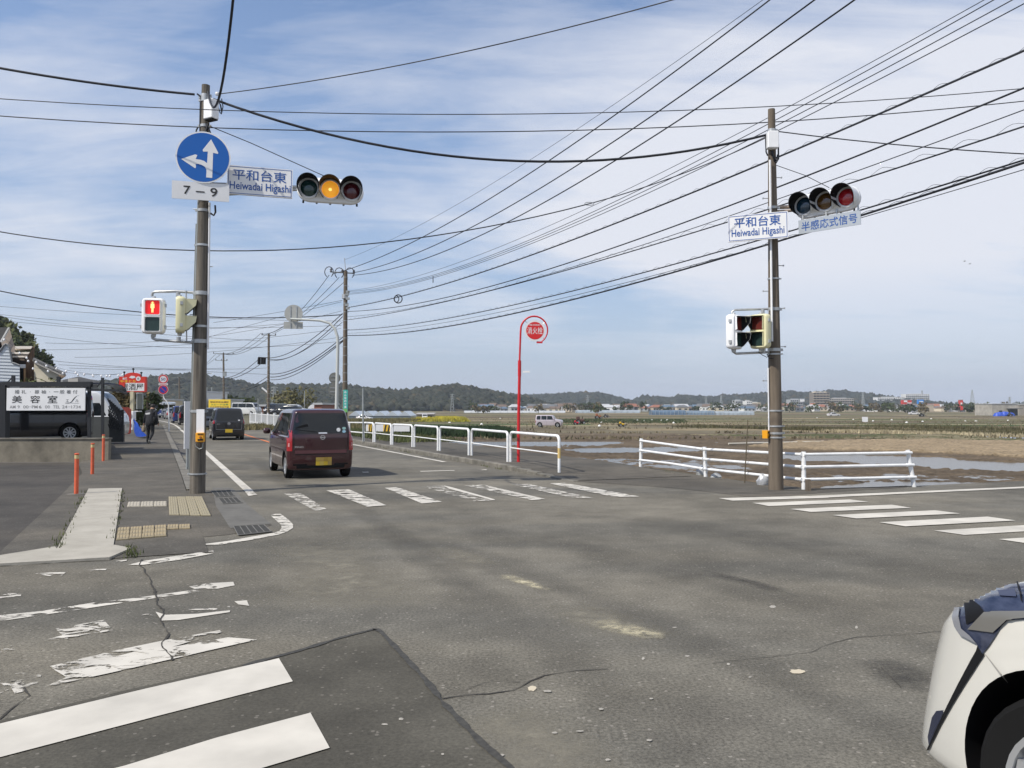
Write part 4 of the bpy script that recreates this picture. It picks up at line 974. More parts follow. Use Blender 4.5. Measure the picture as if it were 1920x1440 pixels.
t = thing('greenhouse', 'glass greenhouse with zigzag roof behind the thin grey post', 'greenhouse', ((712 - 960) / F * Yg, Yg, zg)); ORG[t.name] = Vector((0, 0, 0))
b = MB(); wg = 116 / F * Yg; nb = 5
b.box((0, 6, .55), (wg, 12, 1.1)); b.build('wall', mat('glass_wall', (.12, .15, .18), .3), t, local=True)
for k in range(nb):
    b = MB(); x0 = -wg / 2 + wg * k / nb; x1 = x0 + wg / nb; xm = (x0 + x1) / 2
    b.add([(x0, -.1, 1.1), (xm, -.1, 2.2), (xm, 12, 2.2), (x0, 12, 1.1), (x1, -.1, 1.1), (x1, 12, 1.1)], [(0, 1, 2, 3), (1, 4, 5, 2), (0, 4, 1)]); b.build('roof_bay', mat('glass_roof', (.40, .45, .50), .25), t, local=True)
# small open shed with dark front
p = GF(796, 787.5); Ys = p.y
t = thing('shed', 'small weathered open shed behind the yellow rape flowers', 'shed', tuple(p)); ORG[t.name] = Vector((0, 0, 0)); w = 32 / F * Ys; h = 12.5 / F * Ys
b = MB(); b.box((0, 3, h * .42), (w, 6, h * .84)); b.build('wall', mat('wall_tin', (.30, .27, .23), .8, nscale=1, namt=.2), t, local=True)
b = MB(); b.add([(-w / 2 - .2, -.3, h * .84), (w / 2 + .2, -.3, h * .84), (w / 2 + .2, 6.3, h), (-w / 2 - .2, 6.3, h), (-w / 2 - .2, -.3, h * .90), (w / 2 + .2, -.3, h * .9), (w / 2 + .2, 6.3, h * 1.07), (-w / 2 - .2, 6.3, h * 1.07)], [(3, 2, 1, 0), (4, 5, 6, 7), (0, 1, 5, 4), (1, 2, 6, 5), (3, 0, 4, 7), (2, 3, 7, 6)]); b.build('roof', mat('roof_tin', (.36, .34, .32), .6), t, local=True)
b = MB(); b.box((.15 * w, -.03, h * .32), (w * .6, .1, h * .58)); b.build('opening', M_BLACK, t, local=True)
# lattice pylons
def pylon(px, pyt, Y, label, z=-2, wtop=.12, arms=True):
    h = HC + (763 - pyt) / F * Y - z; t = thing('lattice_tower', label, 'lattice tower', ((px - 960) / F * Y, Y, z)); ORG[t.name] = Vector((0, 0, 0))
    b = MB(); r = max(.10, Y * .00016); wb = h * .11
    lv = [0, .2, .38, .54, .68, .8, .9, 1]; 
    for a in range(4):
        sx, sy = ((-1, -1), (1, -1), (1, 1), (-1, 1))[a]; sx2, sy2 = ((1, -1), (1, 1), (-1, 1), (-1, -1))[a]
        b.tube([(sx * wb * (1 - .85 * l), sy * wb * (1 - .85 * l), h * l) for l in lv], r * 1.2, 4)
        for l0, l1 in zip(lv[:-1], lv[1:]):
            w0, w1 = wb * (1 - .85 * l0), wb * (1 - .85 * l1)
            b.tube([(sx * w0, sy * w0, h * l0), (sx2 * w1, sy2 * w1, h * l1)], r * .7, 3); b.tube([(sx2 * w0, sy2 * w0, h * l0), (sx * w1, sy * w1, h * l1)], r * .7, 3)
    b.build('lattice', M_GREYM, t, local=True)
    if arms:
        b = MB()
        for l in (.72, .84, .96): b.tube([(-h * .13, 0, h * l), (0, 0, h * (l + .03)), (h * .13, 0, h * l)], r, 4)
        b.build('cross_arms', M_GREYM, t, local=True)
pylon(515, 725, 260, 'broad-topped lattice tower left of the tall fence of wires', 0, arms=True); pylon(848, 739, 560, 'lattice pylon before the highest wooded hill'); pylon(1102, 741, 700, 'lattice pylon before the rounded hill in the middle')
pylon(1618, 737, 850, 'lattice pylon left of the white apartment slab'); pylon(1823, 731, 1100, 'lone lattice pylon on the right horizon', arms=False); pylon(1324, 744, 850, 'lattice pylon before the low hills left of the right pole'); pylon(1352, 741, 1100, 'thin distant lattice pylon right of another on the low hills', arms=False); pylon(1729, 732, 1250, 'thin mast above the white apartment slab', arms=False)
pylon(1893, 744, 700, 'squat mast with a wide head at the right edge', arms=True)
for i, (px, pt) in enumerate([(1042, 760), (1068, 757), (1092, 759), (1150, 758), (1177, 759), (1195, 762), (1220, 763), (1258, 754), (986, 763), (940, 762), (1440, 757), (1766, 752), (1678, 758), (1560, 760), (1467, 758), (1779, 760)]):
    Y = 520; z = -2; h = HC + (763 - pt) / F * Y - z; b = MB(); b.cyl((0, 0, 0), (0, 0, h), .2, .14, 6); b.box((0, 0, h * .93), (2.2, .15, .15)); o = b.build('utility_pole', M_CONC, None); o.location = ((px - 960) / F * Y, Y, z)
    tag(o, 'thin utility pole standing in the far town', 'utility pole', 'utility poles of the far town')
# ================================================================== POLES
def lamp_ped(name, label, o, ang, hous, man=False, red=None, group=None, depth=.16, near=0):
    """two-lens pedestrian signal: o = centre of the face, ang = turn of its right vector"""
    t = thing(name, label, 'pedestrian signal', o, 0, group); M = frame(o, ang)
    b = MB(M); w, h = .40, .66; r = .07; rings = []
    for z, ins in ((-depth, .02), (-depth + .03, 0), (-.03, 0), (0, .025)):
        q = []
        for (cx, cy, a0) in ((w / 2 - r, h / 2 - r, 0), (-w / 2 + r, h / 2 - r, 90), (-w / 2 + r, -h / 2 + r, 180), (w / 2 - r, -h / 2 + r, 270)):
            for k in range(4): a = R(a0 + 30 * k); q.append((cx + (r - ins) * math.cos(a) - 0, cy + (r - ins) * math.sin(a), z))
        rings.append(q)
    b.loft(rings, True); b.build('housing', hous, t, 50)
    for k, cy in enumerate((.155, -.155)):
        b = MB(M); s = .125; q = []
        for (sx, sy, a0) in ((1, 1, 0), (-1, 1, 90), (-1, -1, 180), (1, -1, 270)):
            for j in range(4): a = R(a0 + 30 * j); q.append((sx * (s - .03) + .03 * math.cos(a), cy + sy * (s - .03) + .03 * math.sin(a)))
        b.prism(q, -.005, .008); lm = (red or mat('lens_red_off', (.10, .018, .014), .25)) if k == 0 else mat('lens_green_off', (.020, .040, .036), .22, nscale=90, namt=.3)
        ln = b.build('lens', lm, t)
        if man and k == 0:
            b = MB(M); b.disc(.016, .009, .012, 12, (0, cy + .082)); b.prism([(-.030, cy + .068), (.030, cy + .068), (.036, cy - .012), (.022, cy - .014), (.020, cy + .005), (.017, cy - .098), (.004, cy - .098), (0, cy - .03), (-.004, cy - .098), (-.017, cy - .098), (-.020, cy + .005), (-.022, cy - .014), (-.036, cy - .012)], .009, .012)
            b.prism([(-.030, cy + .084), (.030, cy + .084), (.026, cy + .090), (.014, cy + .091), (.012, cy + .105), (-.012, cy + .105), (-.014, cy + .091), (-.026, cy + .090)], .009, .012)
            b.build('standing_figure', mat('figure_amber', (1.0, .62, .22), .5, emit=.9), ln)
        # hood: top and sides, cut back to a point at the bottom
        b = MB(M); D = .20; e = .135; t_ = .006
        D0_ = D
        for sgn in (-1, 1):
          D = D0_ * (.22 if sgn == near else 1.0)
          b.add([(sgn * e, cy + e, 0), (sgn * e, cy + e - .01, D), (sgn * e, cy + .02, D * .92), (sgn * e, cy - e + .02, .05), (sgn * e, cy - e, 0), (sgn * (e - t_), cy + e, 0), (sgn * (e - t_), cy + e - .01, D), (sgn * (e - t_), cy + .02, D * .92), (sgn * (e - t_), cy - e + .02, .05), (sgn * (e - t_), cy - e, 0)], [(0, 1, 2, 3, 4), (9, 8, 7, 6, 5), (0, 5, 6, 1), (1, 6, 7, 2), (2, 7, 8, 3), (3, 8, 9, 4)])
        D = D0_
        if near: q_ = [(-near * e, D), (near * e, D * .30), (near * e, 0), (-near * e, 0)]; b.add([(x_, cy + e + dy_, z_) for dy_ in (0, t_) for x_, z_ in q_], [(0, 1, 2, 3), (7, 6, 5, 4), (0, 4, 5, 1), (1, 5, 6, 2)])
        else: b.box((0, cy + e, D / 2), (2 * e, t_, D))
        if not man: 
            b.cur = 1
            for sgn in ((-near,) if near else (-1, 1)): b.add([(sgn * (e - t_ - .001), cy + e - .004, 0), (sgn * (e - t_ - .001), cy + e - .014, D - .002), (sgn * (e - t_ - .001), cy + .02, D * .91), (sgn * (e - t_ - .001), cy - e + .022, .049), (sgn * (e - t_ - .001), cy - e + .002, 0)], [(0, 1, 2, 3, 4)])
            s_ = near or 1; b.add([(-s_ * (e - t_), cy + e - t_, 0), (s_ * (e - t_), cy + e - t_, 0), (s_ * (e - t_), cy + e - t_, D * (.29 if near else 1)), (-s_ * (e - t_), cy + e - t_, D - .002)], [(0, 1, 2, 3)])
        if man: b = MB(M); b.box((0, cy + e, .018), (2 * e, t_, .036)); b.box((-e, cy, .015), (t_, 2 * e, .03)); b.box((e, cy, .015), (t_, 2 * e, .03)); b.box((0, cy - e, .012), (2 * e, t_, .024))
        b.build('hood', [hous, M_BLACK], t)
    b = MB(M)
    for sx in (-1, 1):
        for cy in (.2, -.2): b.box((sx * (w / 2 + .012), cy, -.06), (.03, .06, .05))
    b.build('hinge', M_STEEL, t)
    b = MB(M); b.cyl((0, -h / 2 - .06, -.09), (0, -h / 2, -.09), .035, .045, 10); b.cyl((0, h / 2, -.09), (0, h / 2 + .04, -.09), .04, .03, 10); b.build('mount', M_STEEL, t)
    return t
def vehicle_signal(label, o, ang, tilt, lit, pitch=.395, rl=.160, VD=.34):
    """three lenses in a row; o = centre lens"""
    t = thing('traffic_signal', label, 'traffic signal', o); M = frame(o, ang) @ Matrix.Rotation(tilt, 4, 'Z')
    b = MB(M); w, h = 2 * pitch + .46, .49; rings = []
    for z, ins in ((-.20, .10), (-.17, .03), (-.06, 0), (-.02, .01), (0, .03)):
        q = []; hw, hh = w / 2 - ins, h / 2 - ins; rr = hh * .98
        for (cx, a0) in ((hw - rr, -90), (-hw + rr, 90)):
            for k in range(9): a = R(a0 + 22.5 * k); q.append((cx + rr * math.cos(a), -.01 + rr * math.sin(a), z))
        rings.append(q)
    b.loft(rings, True); b.build('housing', M_HOUS, t, 50)
    lc = [mat('lens_green_dark', (.012, .045, .042), .15, coat=.6), mat('lens_amber_dark', (.10, .045, .008), .15, coat=.6), mat('lens_red_dark', (.09, .008, .014), .15, coat=.6)]
    if lit == 'cross': lc = [mat('lens_blue_dark', (.008, .035, .065), .15, coat=.6), lc[1], mat('lens_red_dull', (.42, .012, .02), .15, coat=.6)]
    for k in range(3):
        cx = (k - 1) * pitch; m = lc[k]
        if lit == 'amber' and k == 1:
            m = mat('lens_amber_lit', (1.0, .42, .03), .4, emit=.45)
        b = MB(M @ Matrix.Translation((cx, 0, 0))); b.lathe([(rl, 0), (rl, .02), (rl * .93, .045), (rl * .7, .062), (rl * .35, .074), (0.001, .078)], 28); ln = b.build('lens', m, t, 60)
        if lit == 'amber' and k == 1:
            b = MB(M @ Matrix.Translation((cx, -.01, 0))); b.lathe([(.034, .0745), (.018, .0815), (.001, .083)], 16); b.build('glow_centre', mat('lens_amber_core', (1.0, .72, .18), .4, emit=1.0), ln, 60)
        b = MB(M @ Matrix.Translation((cx, 0, 0))); b.lathe([(rl + .035, 0), (rl + .035, .03), (rl + .012, .04), (rl, .03), (rl, .0)], 28, cap=False); b.build('rim_ring', M_HOUS, t, 50)
        # visor
        b = MB(M @ Matrix.Translation((cx, 0, 0))); ro, ri = rl + .050, rl + .042; a0, a1 = R(-52), R(232); n = 26; outer = []; inner = []
        for i in range(n + 1):
            a = a0 + (a1 - a0) * i / n; f = math.sin(math.pi * i / n); d = .02 + VD * max(0, f) ** .55
            outer.append([(ro * math.cos(a), ro * math.sin(a), 0), (ro * math.cos(a), ro * math.sin(a) - d * .02, d)]); inner.append([(ri * math.cos(a), ri * math.sin(a), 0), (ri * math.cos(a), ri * math.sin(a) - d * .02, d)])
        for i in range(n):
            b.cur = 0; b.add([outer[i][0], outer[i + 1][0], outer[i + 1][1], outer[i][1]], [(0, 1, 2, 3)])
            b.cur = 1; b.add([inner[i][0], inner[i + 1][0], inner[i + 1][1], inner[i][1]], [(3, 2, 1, 0)]); b.add([outer[i][1], outer[i + 1][1], inner[i + 1][1], inner[i][1]], [(0, 1, 2, 3)])
        b.build('visor', [M_HOUS, M_BLACK], t, 50)
    b = MB(M)
    for x in (-.5, -.25, 0, .25, .5): b = MB(M); b.cyl((x, -h / 2 - .02, -.08), (x, -h / 2 + .03, -.08), .018, n=8); b.build('latch', M_BLACK, t)
    return t, M
def board(name, label, cat, o, ang, w, h, m=None, thick=.02, tilt=0, rim=None):
    t = thing(name, label, cat, o); M = frame(o, ang) @ Matrix.Rotation(tilt, 4, 'Z')
    b = MB(M); b.box((0, 0, -thick / 2), (w, h, thick)); b.build('panel', m or M_SIGNW, t)
    if rim:
        b = MB(M); i, tt = rim
        for (x, y, a, c) in ((0, h / 2 - i, w - 2 * i + tt, tt), (0, -h / 2 + i, w - 2 * i + tt, tt), (-w / 2 + i, 0, tt, h - 2 * i - tt), (w / 2 - i, 0, tt, h - 2 * i - tt)): b.box((x, y, .0015), (a, c, .003))
        b.build('border_line', M_TXTBLUE, t)
    return t, M
def letters(t, M, s_, cx, cy, w, h, m, bold=.0, name='lettering', z=.004):
    b = MB(M); put_text(b, s_, cx, cy, w, h, z, bold); return b.build(name, m, t)
# ---- left pole -------------------------------------------------------------
LB = G(370, 925); LY = LB.y
lcx = lambda py: 370 + (925 - py) / 765 * 16
def LP(py, dx=0, dy=0): return P(lcx(py) + dx, py, LY + dy)
lr = lambda py: (.140 - (925 - py) / 765 * .067)
lp_ = thing('signal_pole', 'weathered concrete pole standing on the left pavement', 'pole', tuple(LB))
b = MB(); ys = [930, 800, 650, 500, 350, 250, 160]; b.tube([LP(y) for y in ys], [lr(y) for y in ys], 26); b.build('shaft', M_CONC, lp_, 60)
b = MB()
for y, hh in ((888, .03), (771, .05), (612, .04), (550, .07), (640, .07), (460, .04), (395, .05), (237, .05), (182, .09), (189, .05)):
    c = LP(y); b.lathe([(lr(y) + .004, -hh / 2), (lr(y) + .012, -hh / 2), (lr(y) + .012, hh / 2), (lr(y) + .004, hh / 2)], 24, c=c, cap=False)
    b.box(c + Vector((lr(y) + .02, -.02, 0)), (.05, .03, hh * .8)); b.box(c + Vector((-lr(y) - .02, -.02, 0)), (.05, .03, hh * .8))
b.build('steel_band', M_STEEL, lp_, 50)
b = MB(); b.tube([LP(y, dx, -.02) for y, dx in ((655, 14), (560, 13.2), (470, 12.4), (380, 11.4))], .022, 8); b.build('white_conduit', M_SIGNW, lp_, 50)
b = MB(); b.tube([LP(y, dx, -.05) for y, dx in ((912, -13), (800, -12), (640, -12), (500, -11), (250, -8))], .018, 8); b.build('conduit', M_GREYM, lp_, 50)
b = MB(); b.tube([LP(y, dx, -.01) for y, dx in ((892, -15), (800, -14.5), (640, -13.5), (420, -11.5))], .024, 8); b.build('conduit', mat('conduit_dark', (.16, .17, .16), .6), lp_, 50)
b = MB(); b.tube([LP(y, dx, -.04) for y, dx in ((190, -9), (205, -9), (235, -9), (262, -8))], .020, 7); b.tube([LP(y, dx, -.04) for y, dx in ((176, -16), (181, -9), (195, -7))], .016, 6)
b.tube([LP(y, dx, -.06) for y, dx in ((190, 14), (200, 24), (212, 28), (214, 30), (200, 33), (185, 30))], .010, 6); b.tube([LP(y, dx, -.06) for y, dx in ((192, 12), (188, 20), (196, 28), (210, 31))], .014, 6)
b.tube([LP(y, dx, -.06) for y, dx in ((232, -2), (240, 6), (250, 10), (262, 8))], .022, 7); b.tube([LP(y, dx, -.08) for y, dx in ((232, 6), (245, 2), (262, -4))], .018, 7); b.tube([LP(y, dx, -.05) for y, dx in ((238, -13), (244, -16), (255, -17))], .014, 7)
b.tube([LP(y, dx, -.05) for y, dx in ((400, 14), (404, 20), (398, 23), (385, 22))], .018, 7)
b.tube([LP(y, dx, -.05) for y, dx in ((640, -14), (652, -10), (655, 0), (648, 12))], .010, 6)
b.build('cable_bundle', M_WIRE, lp_, 60)
b = MB(Matrix.Translation(LP(206, 11, -.16)) @ Matrix.Rotation(R(-28), 4, 'Z')); b.bbox((0, 0, 0), (.23, .17, .36), .012); bx = b.build('control_box', M_HOUS, lp_)
b = MB(Matrix.Translation(LP(206, 11, -.16)) @ Matrix.Rotation(R(-28), 4, 'Z')); b.box((-.117, -.03, .1), (.01, .03, .05)); b.box((-.117, -.03, -.09), (.01, .03, .05)); b.box((0, 0, -.188), (.20, .14, .02)); b.build('latch', M_BLACK, bx)
b = MB(); c = LP(176, 22, -.05); b.lathe([(.0, -.04), (.035, -.025), (.042, 0), (.035, .025), (0, .04)], 12, c=c); b.build('insulator', M_SIGNW, lp_, 60)
b = MB(Matrix.Translation(LP(798, 3, -.155))); b.box((0, 0, 0), (.145, .012, .60)); b.build('white_plate', M_SIGNW, lp_)
b = MB()
for y, sx in ((392, -1), (500, 1), (590, -1), (700, 1)): c = LP(y); b.cyl(c + Vector((sx * lr(y), 0, 0)), c + Vector((sx * (lr(y) + .10), 0, 0)), .008, n=6)
b.build('step_bolt', M_STEEL, lp_)
t = thing('push_button_box', 'yellow push button box strapped low on the left pole', 'button box', tuple(LP(820, 4, -.20)))
b = MB(Matrix.Translation(LP(820, 3.5, -.19))); b.bbox((0, 0, 0), (.15, .09, .175), .012); b.box((0, .07, 0), (.07, .06, .05)); bo = b.build('box', M_YEL, t)
b = MB(Matrix.Translation(LP(820, 3.5, -.24))); b.box((0, 0, .062), (.10, .012, .022)); b.box((0, .001, -.045), (.10, .008, .03)); b.build('slot', M_BLACK, t)
b = MB(Matrix.Translation(LP(820, 3.5, -.242)) @ Matrix.Rotation(R(90), 4, 'X')); b.lathe([(.024, 0), (.020, .012), (0, .014)], 14); b.build('button', mat('button_brown', (.30, .10, .02), .5), t)
b = MB(); b.tube([LP(y, dx, -.16) for y, dx in ((832, -6), (838, -4), (842, 2), (840, 8), (830, 9))], .010, 6); b.build('cable', M_GREYM, t, 60)
# round sign + plate + name board + signal
SA = R(13)
Mo = P(381, 295, LY - .34)
t = thing('direction_sign', 'round blue sign with white straight and left arrows on the left pole', 'road sign', tuple(Mo)); M = frame(Mo, SA)
b = MB(M); b.disc(.478, -.012, 0, 56); b.build('white_rim', M_SIGNW, t)
b = MB(M); b.disc(.452, -.002, .003, 56); b.build('blue_disc', M_BLUE, t)
cs = lambda pts: [((x - 618) / 383 * .95, (632 - y) / 383 * .95) for x, y in pts]
b = MB(M); st = cs([(640, 780), (683, 782), (687, 594), (720, 600), (724, 592), (672, 494), (614, 577), (618, 590), (650, 587), (646, 672)])
b.add([(p[0], p[1], .0055) for p in st], [tuple(range(len(st)))])
cv = cs([(643, 745), (641, 720), (630, 702), (610, 690), (583, 684), (566, 686), (569, 710), (563, 718), (466, 655), (563, 614), (577, 620), (566, 649), (600, 652), (625, 659), (648, 676), (650, 745)])
b.add([(p[0], p[1], .0060) for p in cv], [tuple(range(len(cv)))]); b.build('arrow', M_SIGNW, t)
b = MB(); b.box(Mo + Vector((.02, .17, .16)), (.06, .30, .05)); b.box(Mo + Vector((.02, .17, -.16)), (.06, .30, .05)); b.build('bracket', M_STEEL, t)
o = P(376.5, 358.5, LY - .34)
t, M = board('time_plate', 'white plate reading 7-9 under the round blue sign', 'sign', tuple(o), SA + R(4), .985, .325, M_SIGNW, .015)
letters(t, M, '7', -.235, .005, .12, .155, M_TXT, .012); letters(t, M, '9', .225, -.005, .125, .165, M_TXT, .012); b = MB(M); b.box((-.01, -.012, .004), (.15, .022, .002)); b.build('lettering', M_TXT, t)
b = MB(); b.box(o + Vector((.02, .17, 0)), (.06, .30, .05)); b.build('bracket', M_STEEL, t)
YS = LY + .03
pl, pr_ = P(426, 337, LY - .05), P(548.5, 344, LY + .25)
o = (pl + pr_) / 2; ang = math.atan2(pr_.y - pl.y, pr_.x - pl.x); w = (pr_ - pl).xy.length
t, M = board('name_sign', 'white Heiwadai Higashi name board beside the left traffic signal', 'sign', tuple(o), ang, w, .545, M_SIGNW, .05, R(-.6), (.022, .010))
letters(t, M, '平和台東', -.01, .105, .97, .205, M_TXTBLUE, .006); letters(t, M, 'Heiwadai Higashi', .005, -.125, 1.10, .19, M_TXTBLUE, .011)
b = MB(); a0 = P(392, 345, LY + .12); a1 = P(600, 353, LY + .45); b.tube([a0, a1], .036, 10); b.tube([P(392, 366, LY + .1), P(470, 362, LY + .2), P(560, 355, LY + .38)], .028, 8); b.build('arm', M_STEEL, lp_, 50)
cl_, cr_ = P(580.5, 354, LY + .28), P(662, 357, LY + .46); o = P(619.5, 356, LY + .22)
ang = math.atan2(.14, .8)
t, M = vehicle_signal('white three lens traffic signal showing amber on the left pole arm', tuple(o), ang, R(-1.5), 'amber')
# stay wire to the signal
def wire_obj(pts, r, label, group=None, name='overhead_wire', m=None, n=6, cat='wire', parts=None):
    b = MB(); b.tube(pts, r, n); o = b.build(name, m or M_WIRE, None, 60); tag(o, label, cat, group); return o
wire_obj([LP(237, 10, -.08), P(470, 268, LY + .1), P(610, 331, LY + .32)], .008, 'short stay wire from the left pole down to its traffic signal')
# pedestrian signals on the left pole
o1 = P(286, 592, LY - .15)
lamp_ped('pedestrian_signal', 'white pedestrian signal with a red lit figure left of the left pole', tuple(o1), R(8), M_HOUS, True, mat('lens_red_lit', (.75, .012, .012), .3, emit=.30))
o2 = P(347, 591, LY - .12)
lamp_ped('pedestrian_signal', 'cream pedestrian signal turned away beside the left pole', tuple(o2), R(112), M_CREAM)
b = MB(); pc = LP(549, -3)
b.tube([P(285, 556, LY - .05), P(286, 549, LY - .05), P(292, 547, LY - .05), P(330, 546, LY - .04), LP(549, -6, .0)], .026, 8); b.tube([P(285, 628, LY - .05), P(286, 634, LY - .05), P(292, 637, LY - .05), P(330, 640, LY - .04), LP(643, -6, 0)], .026, 8)
b.cyl(P(334, 556, LY - .06), P(334, 548, LY - .06), .04, n=10); b.cyl(P(335, 632, LY - .06), P(335, 640, LY - .06), .04, n=10); b.tube([P(349, 545, LY - .05), P(350, 640, LY - .05)], .012, 6)
b.build('bracket_arm', M_STEEL, lp_, 50)
# post with a white edge-on panel behind the pole
pb = G(351, 880, .05); t = thing('marker_post', 'slim grey post with a narrow white panel behind the left pole', 'post', tuple(pb))
b = MB(); b.tube([pb, P(352, 760, pb.y)], .035, 8); b.build('post', M_GREYM, t, 50)
b = MB(Matrix.Translation(P(350.5, 797, pb.y - .05)) @ Matrix.Rotation(R(62), 4, 'Z')); b.box((0, 0, 0), (.16, .02, 1.18)); b.build('panel', M_SIGNW, t)
# ---- right pole ------------------------------------------------------------
RB = G(1455, 918); RY = RB.y
rcx = lambda py: 1455 - (918 - py) / 713 * 8.5
def RP(py, dx=0, dy=0): return P(rcx(py) + dx, py, RY + dy)
rr_ = lambda py: (.142 - (918 - py) / 713 * .075)
rp = thing('signal_pole', 'brown concrete pole standing at the right corner by the white fence', 'pole', tuple(RB))
b = MB(); ys = [922, 800, 650, 500, 350, 205]; b.tube([RP(y) for y in ys], [rr_(y) for y in ys], 26); b.build('shaft', M_CONC2, rp, 60)
b = MB()
for y, hh in ((580, .06), (656, .06), (664, .03), (770, .03), (799, .03), (812, .04), (820, .03), (523, .03), (245, .05), (390, .05)):
    c = RP(y); b.lathe([(rr_(y) + .004, -hh / 2), (rr_(y) + .012, -hh / 2), (rr_(y) + .012, hh / 2), (rr_(y) + .004, hh / 2)], 24, c=c, cap=False); b.box(c + Vector((rr_(y) + .02, -.02, 0)), (.05, .03, hh * .8))
b.build('steel_band', M_STEEL, rp, 50)
b = MB(); b.tube([RP(y, -4, -.14) for y in (640, 520, 400, 300)], .022, 8); b.tube([RP(y, -12, -.05) for y in (808, 740, 690)], .014, 8); b.build('white_conduit', M_SIGNW, rp, 50)
b = MB(Matrix.Translation(RP(263, 1, -.13))); b.bbox((0, 0, 0), (.21, .16, .33), .012); b.build('control_box', M_HOUS, rp)
b = MB(Matrix.Translation(RP(640, -13, -.12))); b.bbox((0, 0, 0), (.07, .06, .24), .008); b.build('junction_box', M_HOUS, rp)
b = MB(); b.tube([RP(y, dx, -.08) for y, dx in ((250, -10), (262, -11.5), (285, -11), (292, -8))], .014, 6); b.tube([RP(y, dx, -.08) for y, dx in ((250, 10), (270, 12), (298, 12), (305, 8), (300, 3))], .016, 6); b.tube([RP(y, dx, -.1) for y, dx in ((283, 0), (296, 3), (302, 9), (290, 11))], .02, 6); b.tube([RP(y, dx, -.1) for y, dx in ((664, -14), (672, -10), (672, -2), (664, 4))], .008, 6); b.tube([RP(y, dx, -.1) for y, dx in ((660, -30), (666, -22), (670, -14), (664, -8))], .007, 6)
b.build('cable_bundle', M_WIRE, rp, 60)
b = MB()
for y, sx in ((333, 1), (372, -1), (460, -1), (498, 1), (546, -1), (714, -1), (762, 1), (650, 1), (578, 1)): c = RP(y); b.cyl(c + Vector((sx * rr_(y), 0, 0)), c + Vector((sx * (rr_(y) + .10), 0, 0)), .008, n=6); b.box(c + Vector((sx * (rr_(y) + .10), 0, 0)), (.02, .03, .03))
b.build('step_bolt', M_STEEL, rp)
b = MB(); b.tube([RP(389, 0, .05), P(1480, 388, RY + .16), P(1530, 384, RY + .02)], .038, 8); b.tube([RP(397, 0, .05), P(1496, 394, RY + .12)], .028, 8); b.build('arm', mat('rusty_arm', (.36, .29, .23), .6, .3, nscale=6, namt=.3), rp, 50)
t = thing('push_button_box', 'yellow push button box on the left side of the right pole', 'button box', tuple(RP(815, -18)))
b = MB(Matrix.Translation(RP(815, -17, -.02)) @ Matrix.Rotation(R(50), 4, 'Z')); b.loft([[(-.07, -.05, -.07), (.07, -.05, -.07), (.07, .05, -.07), (-.07, .05, -.07)], [(-.085, -.06, .085), (.085, -.06, .085), (.085, .05, .085), (-.085, .05, .085)]], True); b.build('box', M_YEL, t)
b = MB(Matrix.Translation(RP(815, -17, -.02)) @ Matrix.Rotation(R(50), 4, 'Z')); b.box((0, -.062, .04), (.10, .01, .03)); b.box((-.0, -.06, -.05), (.05, .012, .03)); b.build('slot', M_BLACK, t)
pl, pr_ = P(1365, 429, RY - .02), P(1477.5, 421, RY - .40)
o = (pl + pr_) / 2; ang = math.atan2(pr_.y - pl.y, pr_.x - pl.x); w = (pr_ - pl).xy.length
t, M = board('name_sign', 'white Heiwadai Higashi name board in front of the right pole', 'sign', tuple(o), ang, w, .51, M_SIGNW, .04, R(.6), (.020, .010))
letters(t, M, '平和台東', -.005, .105, .97 * w / 1.25, .20, M_TXTBLUE, .010); letters(t, M, 'Heiwadai Higashi', 0, -.115, 1.10 * w / 1.25, .185, M_TXTBLUE, .011)
b = MB(); b.box(RP(425, 0, -.17), (.3, .1, .05)); b.build('bracket', M_STEEL, t)
# cross signal
ang = R(-43); o = P(1548, 378, RY - .35)
t, M = vehicle_signal('white three lens traffic signal seen from the side on the right pole', tuple(o), ang, R(1.5), 'cross', pitch=.408, VD=.34)
sg = P(1554, 417, RY - .42)
t, M = board('notice_sign', 'white board of blue characters hanging under the right traffic signal', 'sign', tuple(sg), R(-41), 1.17, .27, mat('notice_shaded', (.34, .38, .43), .5), .015, R(1.2))  # shade of the signal above put into the white board's colour
letters(t, M, '半感応式信号', .0, .0, 1.05, .18, M_TXTBLUE, .008)
b = MB(M)
for x in (-.50, -.05, .15, .54): b.box((x, .17, -.02), (.025, .14, .02))
b.build('hanger', M_STEEL, t)
wire_obj([RP(310, 8, -.05), P(1510, 329, RY - .2), P(1555, 352, RY - .38)], .007, 'short stay wire from the right pole down to its traffic signal')
# pedestrian pair on the right pole
lamp_ped('pedestrian_signal', 'white pedestrian signal with black hoods on the far left of the right pole', tuple(P(1384, 622, RY - .25)), R(48), M_HOUS, near=-1)
lamp_ped('pedestrian_signal', 'cream pedestrian signal with black hoods next to the right pole', tuple(P(1421, 621, RY - .22)), R(-52), M_CREAM, near=1)
b = MB(); b.tube([P(1372, 594, RY - .1), P(1373, 584, RY - .1), P(1378, 581, RY - .1), RP(579, -4, -.02)], .022, 8); b.tube([P(1372, 650, RY - .1), P(1374, 659, RY - .1), P(1380, 663, RY - .1), RP(660, -4, -.02)], .024, 8); b.cyl(P(1430, 590, RY - .1), P(1430, 580, RY - .1), .035, n=10); b.cyl(P(1432, 652, RY - .1), P(1432, 662, RY - .1), .035, n=10); b.tube([P(1441, 580, RY - .1), P(1441, 660, RY - .1)], .01, 6); b.build('bracket_arm', M_STEEL, rp, 50)
